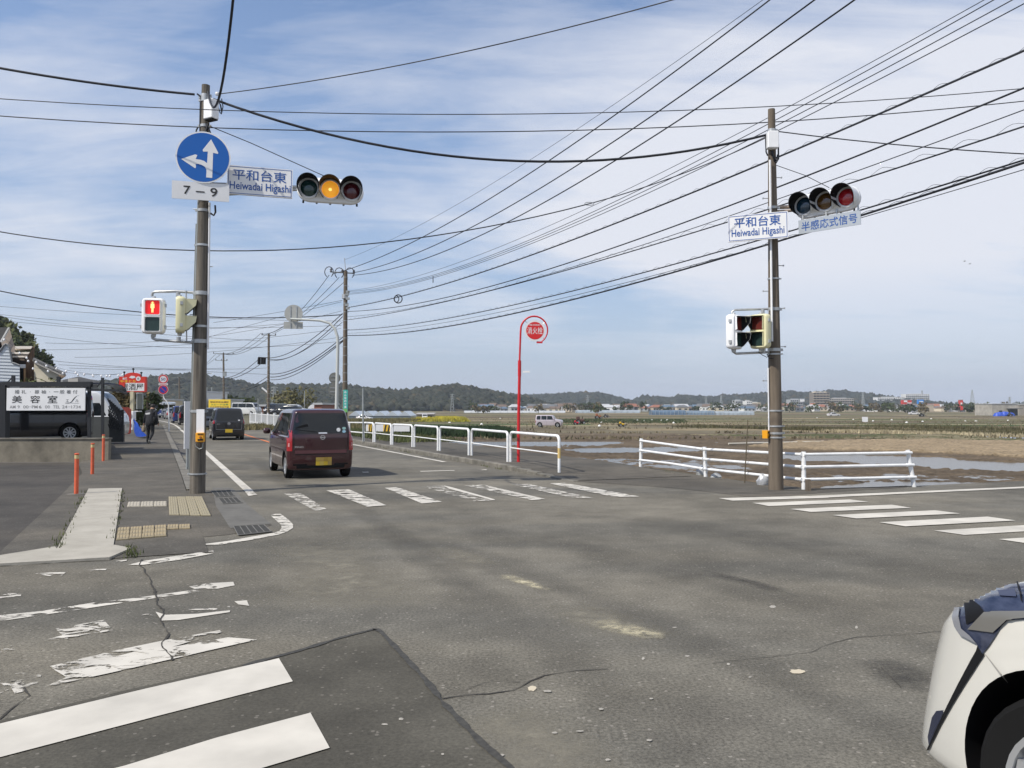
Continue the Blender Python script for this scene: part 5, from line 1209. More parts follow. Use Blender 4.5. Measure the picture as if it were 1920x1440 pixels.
# ================================================================== RAILS AND POSTS
def arch_rail(p0, p1, h=.80, label=None, group=None):
    t = thing('guard_rail', label, 'guard rail', tuple((p0 + p1) / 2), 0, group); d = (p1 - p0).normalized(); up = Vector((0, 0, 1)); r = .12
    path = [p0 - up * .05, p0 + up * (h - r)] + [p0 + d * r * (1 - math.cos(a)) + up * (h - r + r * math.sin(a)) for a in (R(22), R(45), R(67), R(90))]
    path += [p1 - d * r * (1 - math.cos(a)) + up * (h - r + r * math.sin(a)) for a in (R(90), R(67), R(45), R(22))] + [p1 + up * (h - r), p1 - up * .05]
    b = MB(); b.tube(path, .036, 10); b.build('frame', M_WHITE, t, 60)
    b = MB(); b.tube([p0 + up * .38, p1 + up * .38], .018, 8); b.build('mid_bar', M_WHITE, t, 60); return t
feet = [((957.4, 866), (1048.5, 882)), ((884.4, 854), (952, 866)), ((825, 845), (879, 853.5)), ((777, 838), (821, 845)), ((736, 834), (773, 838)), ((703, 829), (733, 833.5)), ((682, 827), (700, 829))]
labs = ['white pipe guard rail nearest the camera, in front of the red pole', 'white pipe guard rail just left of the red hydrant pole', 'third white pipe guard rail from the right end', 'fourth white pipe guard rail from the right end', 'fifth white pipe guard rail from the right, before the striped barrier', 'short white pipe guard rail sixth from the right end', 'shortest white guard rail beside the thin grey post']
for i, ((a, b_), lab) in enumerate(zip(feet, labs)):
    t = arch_rail(G(*a, .12), G(*b_, .12), label=lab, group='white pipe guard rails along the kerb')
    if i == 0:
        p1 = G(*b_, .12); b = MB(); b.tube([p1 + Vector((0, 0, .28)), p1 + Vector((0, 0, .52))], .0375, 10); b.build('yellow_tape', mat('tape_yellow', (.60, .42, .12), .6), t, 60)
# far low rail turning from the last post to the left, behind the maroon car
def rail2(pts, h, label, lv, r=.03):
    t = thing('railing', label, 'railing', tuple(pts[0])); b = MB()
    for l in lv: b.tube([p + Vector((0, 0, h * l)) for p in pts], r, 6)
    b.build('rail', M_WHITE, t, 60); me = None
    for p in pts:
        b = MB(); b.cyl(p - Vector((0, 0, .1)), p + Vector((0, 0, h + .02)), r * 1.35, n=8)
        b.build('post', M_WHITE, t, 60)
    return t
rail2([G(680, 826, .1), P(660, 822, 37.5) * 1 - Vector((0, 0, 0)), P(640, 822, 38)] if False else [G(681, 827, .12), G(655, 823, .05), G(628, 820, .05)], .8, 'low white railing running left from the last guard rail', (1, .45))
# long white baluster fence along the far right of the road
t = thing('railing', 'long white baluster fence along the far side of the road behind the black car', 'fence', tuple(RD(52, 8.3)))
b = MB(); pts = [RD(s, 8.5) for s in np.arange(50, 84, 2.0)]
for l in (.15, .95): b.tube([p + Vector((0, 0, l)) for p in pts], .035, 6)
b.build('rail', M_WHITE, t, 60)
me = None; k = 0
for s in np.arange(50, 82.3, .42):
    p = RD(s, 8.5)
    if me is None: b = MB(); b.cyl((0, 0, 0), (0, 0, .93), .022, n=6); o = b.build('baluster', M_WHITE, None); me = o.data
    else: o = bpy.data.objects.new('baluster', me); COL.objects.link(o)
    o.parent = t; o.location = p - ORG[t.name]
me = None
for s in np.arange(50, 83, 4.0):
    p = RD(s, 8.5)
    if me is None: b = MB(); b.cyl((0, 0, 0), (0, 0, 1.12), .07, n=8); o = b.build('post', M_WHITE, None); me = o.data
    else: o = bpy.data.objects.new('post', me); COL.objects.link(o)
    o.parent = t; o.location = p - ORG[t.name]
# ---- white three-rail fence at the right corner --------------------------
t = thing('fence', 'white three rail pipe fence between the right corner and the wet paddy', 'fence', tuple(G(1507, 918)))
posts = [(G(1201, 877), (1202.5, 822)), (G(1323, 894), (1321, 838)), (G(1507, 918), (1507, 847)), (G(1714, 913), (1702, 844))]
lv = [[(1205, 824), (1320, 842)], [(1321, 842), (1502, 851)], [(1512, 852), (1708, 847)]]
T_ = []
for g_, tp_ in posts:
    tpp = P(tp_[0], tp_[1], g_.y); b = MB(); b.tube([g_ - (tpp - g_) * .3, tpp], .043, 12); b.build('post', M_WHITE, t, 60); T_.append((g_, tpp))
fr = (.93, .60, .27)
for i in range(3):
    (g0, t0), (g1, t1) = T_[i], T_[i + 1]
    for f in fr:
        a, c = g0.lerp(t0, f), g1.lerp(t1, f); d = (c - a).normalized(); off = Vector((-.04, -.05, 0)); a = a + off; c = c + off
        e = .10 if i == 2 else .0
        b = MB(); m_ = a.lerp(c, .5) + Vector((0, 0, .02 if (i == 0 and f == .27) else 0)); b.tube([a + d * .03, m_, c + d * e - (d * .03 if i < 2 else d * 0)], .030, 10); b.build('rail', M_WHITE, t, 60)
        b = MB(); b.cyl(a + d * .02, a + d * .07, .036, n=10); b.cyl(c - d * .07, c - d * .02, .036, n=10); b.build('rail_socket', M_WHITE, t, 60)
b = MB(); g_ = G(1517, 921); b.box(g_ + Vector((0, .05, .09)), (.09, .06, .26)); tag(b.build('stump', M_CONC2, None), 'short brown stub beside the middle post of the white fence', 'stub')
# plastic bags at the fence
M_PLAS = mat('plastic_bag', (.40, .41, .42), .25, nscale=6, namt=.35, bump=.6, bscale=14)
def sack(px, py, w, h, d, label, seed, gz=-.05, m=None):
    c = G(px, py, gz); b = MB(); rings = []; n = 16
    for j in range(9):
        v = j / 8; z = h * v; rad = (math.sin(math.pi * min(.97, max(.10, .18 + v * .82)))) ** .6
        rings.append([c + Vector((w / 2 * rad * math.cos(a) * (1 + .35 * noise.noise(Vector((math.cos(a) * 2, math.sin(a) * 2, v * 3 + seed)))), d / 2 * rad * math.sin(a), z * (1 + .25 * noise.noise(Vector((a, v * 2, seed)))))) for a in [2 * math.pi * k / n for k in range(n)]])
    b.loft(rings, True); o = b.build('plastic_bag', m or M_PLAS, None, 30); tag(o, label, 'plastic bag'); return o
sack(1316, 893, .26, .24, .2, 'white plastic bag lying against the second post of the white fence', 1); sack(1342, 899, .26, .15, .2, 'flat crumpled clear plastic lying right of the second fence post', 2, m=mat('plastic_clear', (.34, .35, .35), .3, nscale=6, namt=.4, bump=.6, bscale=14))
sack(1431, 914, .26, .26, .2, 'tied translucent plastic bag at the left foot of the right pole', 5)
# bamboo stake and white pipe in the paddy
b = MB(); b.tube([P(1396, 905, 17.2), P(1400, 830, 17.2), P(1402, 787, 17.2)], [.014, .012, .008], 6); tag(b.build('stake', mat('bamboo', (.10, .08, .05), .8), None), 'thin brown stake standing in the paddy left of the right pole', 'stake')
b = MB(); a, c = G(1366, 832, -.5), G(1548, 828, -.5); b.tube([a, c], .05, 8); tag(b.build('drain_pipe', mat('pipe_white', (.50, .47, .40), .7), None), 'long pale pipe lying across the paddy behind the right pole', 'pipe')
b = MB(); b.box(GF(1622, 792) + Vector((0, 0, .55)), (1.05, .06, .95)); b.box(GF(1622, 792) + Vector((0, .06, .1)), (.1, .05, .6)); tag(b.build('field_board', M_SIGNW, None), 'small white square board standing in the far paddies on the right', 'board')
# bollards
def bollard(px, pyb, pyt, label):
    g_ = G(px, pyb, .003); h = (pyb - pyt) / F * g_.y; t = thing('bollard', label, 'bollard', tuple(g_), 0, 'orange bollards of the dark lot'); ORG[t.name] = Vector((0, 0, 0))
    b = MB(); b.lathe([(.037, -.02), (.037, h - .09), (.035, h - .05)], 16); b.build('tube', M_ORANGE, t, 50, local=True)
    b = MB(); b.lathe([(.039, h - .10), (.039, h - .035)], 16); b.build('reflective_band', mat('band_pale', (.55, .45, .22), .6), t, 50, local=True)
    b = MB(); b.lathe([(.038, h - .034), (.041, h - .03), (.041, h - .008), (.03, h), (0.001, h)], 16); b.build('cap', M_ORANGE, t, 50, local=True)
bollard(143, 927, 850, 'nearest orange bollard, leftmost of the three'); bollard(173, 893, 831, 'middle orange bollard of the three'); bollard(193.5, 868, 815, 'farthest orange bollard, at the end of the concrete wall')
b = MB(); b.lathe([(.17, -.01), (.17, .012), (.001, .014)], 16, c=G(143, 927, .003)); struct(b.build('bollard_footing', M_KERB, None))
# low concrete wall of the carport yard
a, c = Vector((-40, 23.0, 0)), G(203, 866); wt = .66
t = thing('low_wall', 'low stained concrete wall in front of the carport', 'wall', tuple(c)); b = MB()
b.add([(-40, 23.25, -.02), (c.x, c.y, -.02), (c.x, c.y + .16, -.02), (-40, 23.4, -.02), (-40, 23.25, wt), (c.x, c.y, wt), (c.x, c.y + .16, wt), (-40, 23.4, wt)], [(3, 2, 1, 0), (4, 5, 6, 7), (0, 1, 5, 4), (1, 2, 6, 5), (2, 3, 7, 6), (3, 0, 4, 7)]); b.build('wall_face', M_WALLC, t)
b = MB(); b.add([(-40, 23.22, wt), (c.x + .02, c.y - .03, wt), (c.x + .02, c.y + .19, wt), (-40, 23.43, wt), (-40, 23.22, wt + .035), (c.x + .02, c.y - .03, wt + .035), (c.x + .02, c.y + .19, wt + .035), (-40, 23.43, wt + .035)], [(3, 2, 1, 0), (4, 5, 6, 7), (0, 1, 5, 4), (1, 2, 6, 5), (2, 3, 7, 6), (3, 0, 4, 7)]); b.build('coping', M_KERB, t)
# ---- fire hydrant sign ------------------------------------------------------
hb = G(972, 866, .12); hy = hb.y
t = thing('hydrant_sign', 'red hooped pole with a round fire hydrant disc above the guard rails', 'hydrant sign', tuple(hb))
HP = lambda x, y, dy=0: P(x, y, hy + dy)
b = MB(); b.tube([hb - Vector((0, 0, .05)), HP(972.5, 780), HP(974, 705)], .041, 14); b.tube([HP(974, 705), HP(974.2, 676)], .047, 14); b.build('pole', M_RED, t, 50)
b = MB(); arc = [HP(974.2, 678), HP(975.5, 640), HP(976, 625)]
for k in range(1, 19): a = math.pi - math.radians(k * 13.1); arc.append(HP(1001.5 + 25.3 * math.cos(a), 619 - 26 * math.sin(a)))
b.tube(arc, [.027] * 3 + [.027 - .0006 * k for k in range(18)], 10)
e = arc[-1]; b.box(e + Vector((-.06, 0, -.02)), (.16, .03, .05)); b.build('hoop', M_RED, t, 50)
M = frame(HP(1003, 620, -.03), R(6))
b = MB(M); b.disc(.29, -.012, 0, 40); b.build('white_rim', M_SIGNW, t); b = MB(M); b.disc(.238, -.001, .003, 40); b.build('red_disc', mat('sign_red_bright', (.62, .02, .02), .4), t)
letters(t, M, '消火栓', 0, .0, .42, .19, M_SIGNW, .004); letters(t, M, 'FIRE HYDRANT', 0, .155, .30, .042, M_SIGNW, .012)
b = MB(); c0 = HP(1003, 620)
for a in (40, 135, 318): b.tube([c0 + Vector((.25 * math.cos(R(a)), 0, .25 * math.sin(R(a)))), c0 + Vector((.37 * math.cos(R(a)), 0, .37 * math.sin(R(a))))], .008, 5)
b.build('stay', M_STEEL, t)
b = MB(); b.box(HP(987, 697), (.19, .03, .05)); b.build('white_tag', M_SIGNW, t)
# grey thin post by the last rail, black/yellow barrier boards
p = G(681, 828, .12); b = MB(); b.cyl(p, P(680.5, 728, p.y), .035, n=10); tag(b.build('grey_post', M_GREYM, None, 50), 'thin plain grey post at the end of the guard rails', 'post')
bY = 38.5; A_ = P(682, 804, bY + 4); 
def barrier(x0, x1, y0, y1, Y, label, stripes):
    a, c = P(x0, (y0 + y1) / 2, Y), P(x1, (y0 + y1) / 2, Y); h = (y1 - y0) / F * Y; t = thing('barrier_board', label, 'barrier', tuple((a + c) / 2)); M = frame((a + c) / 2, 0); w = (c - a).length
    b = MB(M); b.box((0, 0, -.03), (w, h, .05)); b.build('board', M_SIGNW, t)
    for (s0, s1) in stripes:
        X0, X1 = -w / 2 + w * s0, -w / 2 + w * s1; b = MB(M); b.box(((X0 + X1) / 2, 0, .003), (X1 - X0, h, .012)); b.build('yellow_patch', mat('barrier_yellow', (.72, .45, .03), .6), t)
        b = MB(M); n = 2
        for k in range(n):
            u0 = X0 + (X1 - X0) * (k + .15) / n; dw = (X1 - X0) / n * .45; sk = (X1 - X0) / n * .4
            b.add([(u0, -h / 2, .012), (u0 + dw, -h / 2, .012), (u0 + dw + sk, h / 2, .012), (u0 + sk, h / 2, .012)], [(0, 1, 2, 3)])
        b.build('black_stripe', M_TXT, t)
    b = MB(M)
    for x in (-w * .42, w * .3): b.cyl((x, -h / 2 - .75, -.08), (x, h / 2, -.08), .03, n=8)
    b.build('post', M_WHITE, t, 50)
barrier(686, 768, 796, 809, 44, 'white barrier board with black and yellow stripes behind the guard rails', ((.06, .16), (.40, .56)))
# ================================================================== ROAD SIGNS FARTHER ALONG
def pole_tube(name, pts, r, m, t): b = MB(); b.tube(pts, r, 10); return b.build(name, m, t, 50)
# street light style sign arm (seen from behind)
p = Vector((*G(631, 822).xy, 0)); Y = 41.5
t = thing('overhead_sign', 'grey curved pole carrying a round sign back out over the road', 'road sign', tuple(P(631, 821, Y)))
pole_tube('pole', [P(630, 821, Y), P(631.5, 740, Y), P(633.5, 650, Y), P(633, 632, Y), P(628, 616, Y), P(618, 606, Y), P(600, 601, Y), P(575, 599.5, Y), P(545, 598, Y)], [.10, .085, .08, .075, .07, .065, .06, .055, .05], mat('pole_pale', (.46, .48, .46), .6), t)
M = frame(P(550.5, 588, Y + .1), R(8)); b = MB(M); b.disc(.455, -.01, 0, 40); b.build('sign_back', mat('sign_back', (.40, .405, .38), .55, .2, nscale=3, namt=.1), t)
M2 = frame(P(550, 610, Y + .1), R(8)); b = MB(M2); b.box((0, 0, -.005), (.95, .36, .01)); b.build('plate_back', MATS['sign_back'], t)
b = MB(M)
for x in (-.15, .15): b.box((x, 0, .012), (.04, .75, .02)); b.box((x, -.6, .02), (.04, .3, .02))
b.build('batten', M_STEEL, t)
for (x, y, lab, i) in ((627.5, 709, 'upper round sign back on the grey curved pole', 0), (626, 731, 'lower round sign back on the grey curved pole', 1)):
    tt = thing('round_sign', lab, 'road sign', tuple(P(x, y, Y + .12)), 0); M = frame(P(x, y, Y + .12), R(10)); b = MB(M); b.disc(.29, -.01, 0, 32); b.build('sign_back', mat('sign_back_dark', (.17, .175, .16), .6, .2), tt)
    b = MB(M); b.box((0, .1, .012), (.4, .035, .015)); b.box((0, -.1, .012), (.4, .035, .015)); b.build('batten', M_STEEL, tt)
# speed limit pole
p = G(317, 809, .05); Y = p.y; t = thing('sign_pole', 'white cranked pole beside the walking man', 'pole', tuple(p))
pole_tube('pole', [p, P(316, 760, Y), P(313, 753, Y), P(308, 748, Y), P(306, 742, Y), P(305.5, 706, Y)], .034, M_WHITE, t)
for (x, y, kind, lab) in ((306, 711, 50, 'round white speed limit sign with red rim reading 50'), (306, 730.5, 0, 'round blue no parking sign with red rim and slash')):
    o = P(x, y, Y - .08); tt = thing('road_sign', lab, 'road sign', tuple(o)); M = frame(o, R(12)); b = MB(M); b.disc(.30, -.01, 0, 36); b.build('white_rim', M_SIGNW, tt)
    b = MB(M); b.disc(.285, -.001, .002, 36); b.build('red_ring', mat('sign_red_ring', (.55, .02, .03), .5), tt); b = MB(M); b.disc(.205, .001, .004, 36); b.build('inner_disc', M_SIGNW if kind else mat('sign_blue_deep', (.01, .05, .36), .5), tt)
    if kind: letters(tt, M, '50', 0, 0, .27, .18, mat('lettering_navy', (.01, .02, .16), .5), .015, z=.006)
    else: b = MB(M @ Matrix.Rotation(R(-45), 4, 'Z')); b.box((0, 0, .006), (.42, .05, .003)); b.build('slash', mat('sign_red_ring', (.55, .02, .03)), tt)
o = P(306, 720.5, Y - .08); tt = thing('plate_sign', 'small white plate with a red line between the two round signs', 'sign', tuple(o)); M = frame(o, R(12)); b = MB(M); b.box((0, 0, 0), (.55, .12, .01)); b.build('panel', M_SIGNW, tt); b = MB(M); b.box((0, 0, .007), (.42, .035, .003)); b.build('red_line', mat('sign_red_ring', (.55, .02, .03)), tt)
# yellow board in the distance + izakaya sign + teal banner
Y = 118
def far_text_board(x0, y0, x1, y1, Y, m, name, label, lines, zb=0, rz=0, legs=True, m_t=None, cat='sign board'):
    o = P((x0 + x1) / 2, (y0 + y1) / 2, Y); w = (x1 - x0) / F * Y; h = (y1 - y0) / F * Y; t, M = board(name, label, cat, tuple(o), rz, w, h, m, .15)
    for (s_, cx, cy, ww, hh, mm, bo) in lines: letters(t, M, s_, cx * w / 2, cy * h / 2, ww * w, hh * h, mm, bo, z=.01)
    if legs:
        b = MB(M)
        for x in (-w * .4, w * .4): b.cyl((x, -h / 2 - (o.z - h / 2 - zb), -.1), (x, h / 2, -.1), .06, n=8)
        b.build('leg', M_STEEL, t)
    return t, M, w, h
t, M, w, h = far_text_board(391, 749, 432, 771, Y, mat('board_yellow', (.78, .56, .04), .6), 'billboard', 'yellow roadside billboard beyond the black car', [('現在地安全運転', 0, .55, .86, .16, mat('ink_brown', (.16, .07, .03), .7), .02), ('スピード注意', 0, .12, .80, .15, mat('ink_green', (.10, .22, .06), .7), .02), ('右左折時安全確認', 0, -.3, .86, .15, mat('ink_brown', (.16, .07, .03), .7), .02)])
b = MB(M); b.box((0, -h / 2 + h * .07, .01), (w, h * .13, .02)); b.build('teal_strip', mat('teal_strip', (.04, .36, .42), .6), t)
t, M, w, h = far_text_board(643.5, 731, 651.5, 773, 51.7, mat('banner_teal', (.05, .42, .36), .6), 'pole_banner', 'narrow teal banner with white characters on the utility pole', [(c, 0, .80 - .27 * i, .55, .10, M_SIGNW, .03) for i, c in enumerate('みんなの交通安全')][:7], legs=False)
b = MB(M); b.box((0, -h * .42, .012), (w, h * .15, .01)); b.build('green_foot', mat('banner_green', (.16, .42, .12), .6), t)
# izakaya sign
Yi = 50
t = thing('pub_sign', 'red arched pub sign with black characters on a cream post', 'pub sign', tuple(P(248, 792, Yi))); o = P(248, 716, Yi); M = frame(o, R(4)); pxm = F / Yi; sgn = lambda pts: [((x - 248) / pxm, (716 - y) / pxm) for x, y in pts]
M_SR = mat('pub_red', (.60, .035, .02), .5)
arch = [(224, 735), (224, 706), (234, 706)] + [(248 + 15 * math.cos(a), 706 - 7.5 * math.sin(a)) for a in [math.pi * (1 - k / 10) for k in range(1, 10)]] + [(262, 706), (272, 706), (272, 735)]
b = MB(M); b.prism(sgn(arch), -.3, 0); b.build('panel', M_SR, t)
b = MB(M); b.prism(sgn([(236, 733), (236, 718), (270, 718), (270, 733)]), .0, .01); b.build('white_field', M_SIGNW, t)
letters(t, M, '酒屋', (255 - 248) / pxm, (716 - 725.5) / pxm, 27 / pxm, 13 / pxm, M_TXT, .008, z=.014); letters(t, M, '居', (237 - 248) / pxm, (716 - 726) / pxm, 7 / pxm, 12 / pxm, M_TXT, .008, z=.015)
letters(t, M, '炭焼', (234.5 - 248) / pxm, (716 - 710) / pxm, 9 / pxm, 4.5 / pxm, M_SIGNW, .02, z=.006)
letters(t, M, 'やきとり', (240 - 248) / pxm, (716 - 715) / pxm, 28 / pxm, 4.5 / pxm, mat('pub_yellow', (.80, .50, .03), .6), .03, z=.016)
b = MB(M); b.disc(4.2 / pxm, .0, .012, 20, ((259 - 248) / pxm, (716 - 710) / pxm)); b.build('white_disc', M_SIGNW, t); letters(t, M, '呑', (259 - 248) / pxm, (716 - 710) / pxm, 4 / pxm, 4 / pxm, M_TXT, .01, z=.015)
b = MB(M); b.prism([(x, y) for x, y in sgn([(242, 708), (246, 704.5), (252, 705), (254, 708), (248, 710)])], .0, .01); b.build('white_disc', M_SIGNW, t)
b = MB(); b.box(P(248, 763, Yi), (.20, .2, (793 - 735) / pxm)); b.build('post', mat('post_cream', (.52, .48, .34), .7), t)
b = MB(); b.bbox(P(262, 752, Yi - .05), (.40, .15, 31 / pxm), .02); sb_ = b.build('menu_case', M_GREYM, t); b = MB(); b.box(P(262, 752, Yi - .14), (.28, .02, 27 / pxm)); b.build('menu_pane', mat('case_dark', (.09, .10, .095), .3), sb_)
b = MB(); b.box(P(257, 771, Yi), (.55, .1, .06)); b.build('shelf', M_SIGNW, t)
b = MB()
for (x, y0, y1) in ((233, 706, 698), (250, 699, 692), (265, 706, 699)): b.cyl(P(x, y0, Yi + .1), P(x, y1, Yi + .1), .03, n=6); b.lathe([(0.001, -.06), (.07, -.03), (.07, .03), (.001, .07)], 8, c=P(x, y1, Yi + .1))
b.build('spot_lamp', M_BLACK, t)
# ================================================================== UTILITY POLES AND WIRES
def upole(label, base, top, r0, r1, arm=None, boxes=(), ax=None):
    t = thing('utility_pole', label, 'utility pole', tuple(base)); b = MB(); b.tube([base - Vector((0, 0, .3)), base.lerp(top, .5), top], [r0, (r0 + r1) / 2, r1], 14); b.build('shaft', M_CONC2, t, 60)
    ax = ax or Vector((.92, .38, 0)).normalized(); H_ = top.z - base.z
    for f in np.linspace(.15, .96, 16): b = MB(); c = base.lerp(top, f); b.lathe([(r0 * .96 + (r1 - r0) * f + .01, -.02), (r0 * .96 + (r1 - r0) * f + .01, .02)], 12, c=c, cap=False); b.box(c + ax * (.18 * (1 if int(f * 50) % 2 else -1)), (.05, .05, .03)); b.build('band', M_GREYM, t)
    for (dz, L_, off) in (arm or ()):
        c = top + Vector((0, 0, dz)) + ax * off; b = MB(); b.tube([c - ax * L_ / 2, c + ax * L_ / 2], .045, 6); b.build('cross_arm', M_GREYM, t)
        for k in (-1, 0, 1):
            q = c + ax * (k * L_ * .47); b = MB(); b.lathe([(.03, -.02), (.085, .03), (.05, .09), (.085, .14), (.05, .2), (.02, .24)], 8, c=q)
            b.build('insulator', mat('insulator_dark', (.05, .05, .055), .35), t)
    for (dz, w, h, off) in boxes: b = MB(); b.bbox(top + Vector((0, -.2, dz)) + ax * off, (w, .3, h), .03); b.build('transformer', M_GREYM, t)
    return t
Y1, Y2, Y3, Y4 = 52.0, 95.0, 132.0, 240.0
U1b, U1t = Vector((*P(646.5, 812, Y1).xy, 0)), P(648, 508, Y1)
U2b, U2t = Vector((*P(503, 790, Y2).xy, 0)), P(504, 626, Y2)
U3b, U3t = Vector((*P(420, 775, Y3).xy, 0)), P(419, 662, Y3)
U4b, U4t = Vector((*P(337, 772, Y4).xy, 0)), P(336, 707, Y4)
axm = Vector((.924, .383, 0))
t = upole('brown utility pole with teal banner behind the maroon car', U1b, U1t, .17, .12, [(-.12, 1.55, -.2)], ax=axm)
b = MB(); b.cyl(U1t, P(646, 484, Y1), .025, n=6); b.cyl(P(647, 560, Y1), P(647, 552, Y1), .2, n=10); b.build('spike', M_STEEL, t)
b = MB()
for (x, y) in ((652, 547), (651, 552), (652, 560), (650, 572), (652, 578)): b.box(P(x, y, Y1 - .2), (.22, .14, .14))
b.build('fitting', M_GREYM, t)
b = MB()
for (x, y) in ((617, 510), (636, 512), (656, 512)):
    c = P(x, y, Y1); b.tube([c + Vector((.28 * math.cos(a), 0, .34 * math.sin(a))) for a in [R(-60 + 30 * k) for k in range(11)]], .028, 5)
b.build('jumper_loop', M_WIRE, t, 60)
t = upole('utility pole with a white lamp standing by the far baluster fence', U2b, U2t, .17, .12, [(-.15, 1.6, .0)], ax=axm)
b = MB(); b.tube([P(502, 736, Y2), P(491, 727, Y2)], .10, 6); b.build('lamp', M_SIGNW, t); b = MB()
for x in (486, 492, 496): b.tube([P(x, 671, Y2), P(x - .5, 683, Y2)], .18, 8)
b.tube([P(484, 670, Y2), P(503, 671, Y2)], .06, 6); b.build('fuse_box', M_BLACK, t)
upole('distant utility pole above the yellow billboard', U3b, U3t, .19, .13, [(-.1, 3.2, .0), (-1.2, 1.8, -.3)], [(-3.4, .5, .8, .3)], ax=axm)
upole('farthest utility pole before the hills right of the speed sign', U4b, U4t, .26, .2, [(-.2, 4.2, .0), (-2.2, 3.2, -.4)], ax=axm)
# wires -----------------------------------------------------------------
WD = (Vector((*U2b.xy, 0)) - Vector((*U1b.xy, 0)))              # plan direction of the line beyond U1
D0 = Vector((20.0, -38, 0)); B0 = Vector((*U1t.xy, 0))         # and towards the camera
def on_line(px, off=0.0):
    """depth where the sight line of column px crosses the wires' vertical plane"""
    nrm = Vector((D0.y, -D0.x, 0)).normalized(); b0 = B0 + nrm * off; k = (px - 960) / F
    # X = b0.x + D0.x*s ; Y = b0.y + D0.y*s ; X = k*Y
    s = (k * b0.y - b0.x) / (D0.x - k * D0.y); return b0.y + D0.y * s
def span(pa, pb, mids, ext=(0, 0), n=26):
    """parabolic span through 3-D ends, sag taken from one measured point"""
    a, b = pa, pb; sg = 0
    if mids:
        acc = []
        for (mx, my) in mids:
            k = (mx - 960) / F; d = b - a; den_ = d.x - k * d.y; s = (k * a.y - a.x) / den_ if abs(den_) > 1e-6 else .5; s = min(.92, max(.08, s)); Ym = a.y + d.y * s
            z = HC + (763 - my) / F * Ym; acc.append((a.z + d.z * s - z) / (4 * s * (1 - s)))
        sg = sum(acc) / len(acc)
    pts = []
    for i in range(n + 1):
        s = -ext[0] + (1 + ext[0] + ext[1]) * i / n; p = a + (b - a) * s; p.z = a.z + (b.z - a.z) * s - 4 * sg * s * (1 - s); pts.append(p)
    return pts
def PZ(px, py, Y): p = P(px, py, Y); return p
def lash(pts, r, pitch, label_parent, rad):
    """wrapped lashing loops round a messenger cable"""
    tot = 0; out = []; 
    for i in range(len(pts) - 1):
        a, b = pts[i], pts[i + 1]; L_ = (b - a).length; K = max(2, int(L_ / (pitch / 8)))
        d = (b - a).normalized(); x = d.cross(Vector((0, 0, 1))).normalized(); y = x.cross(d)
        for k in range(K):
            ph = (tot + L_ * k / K) / pitch * 2 * math.pi; out.append(a.lerp(b, k / K) + y * (rad * .8 + rad * math.cos(ph)) + x * rad * .5 * math.sin(ph))
        tot += L_
    b = MB(); b.tube(out, r, 3); return b.build('lashing', M_WIRE, label_parent)
MAINW = [  # start px at pole U1, mid points, end px, offset, radius, label
    ((623, 514), [(739, 470), (960, 342)], (1443, 0), -.4, .019, 'uppermost thick power line from the middle utility pole to the top edge'),
    ((659, 512), [(790, 470), (960, 381)], (1527, 0), .3, .019, 'second thick power line from the middle utility pole to the top edge'),
    ((661, 516), [(830, 472), (960, 409)], (1602, 0), .5, .019, 'third thick power line from the middle utility pole to the top edge'),
    ((646, 487), [(960, 318)], (1430, 0), 0, .007, 'hair-thin ground wire from the spike of the middle utility pole'),
    ((655, 546), [(960, 449), (1437, 222)], (1845, 0), 0, .008, 'highest of the four thin wires passing the top of the right pole'),
    ((655, 547), [(960, 466), (1437, 229)], (1863, 0), .1, .010, 'second of the four thin wires passing the top of the right pole'),
    ((655, 550), [(960, 472), (1437, 238)], (1898, 0), .2, .010, 'third of the four thin wires passing the top of the right pole'),
    ((655, 552), [(960, 479), (1437, 246)], (1920, 7), .3, .010, 'lowest of the four thin wires passing the top of the right pole'),
    ((655, 577), [(830, 541), (960, 487), (1437, 296)], (1920, 95), .4, .022, 'thick lashed cable crossing just under the box of the right pole'),
    ((656, 584), [(830, 560), (960, 524), (1455, 350)], (1920, 165), .3, .018, 'smooth cable crossing the right pole above its signal arm'),
    ((656, 600), [(830, 568), (960, 537), (1437, 388)], (1920, 237), .2, .016, 'loosely lashed cable with big loops crossing at the signal arm'),
    ((656, 594), [(960, 531), (1437, 381)], (1920, 206), .25, .010, 'wavy thin cable just above the looped one'),
    ((656, 619), [(830, 598), (960, 569), (1437, 448)], (1920, 300), .1, .017, 'upper lashed cable of the pair behind the right name board'),
    ((668, 629), [(830, 614), (960, 588), (1437, 458)], (1920, 305), .15, .024, 'thickest black cable behind the right name board'),
    ((656, 625), [(960, 583), (1437, 456)], (1920, 318), .12, .008, 'slack thin wire under the thickest black cable'),
]
CABLES = {}
for i, (a, mids, e, off, r, lab) in enumerate(MAINW):
    a = (min(a[0], 650) if i > 3 else a[0], a[1])
    pa = P(*a, Y1 if off < .3 else Y1 + .2); Ye = on_line(e[0], off); pb = P(*e, Ye)
    pts = span(pa, pb, mids, (0, .10), 40); CABLES[i] = pts; o = wire_obj(pts, r, lab)
    if i in (8, 10, 12): lash(pts, .0045, .55 if i != 10 else .9, o, .035 if i != 10 else .06)
    if i == 13: lash(pts, .006, .7, o, .03)
    if i == 11:
        pass
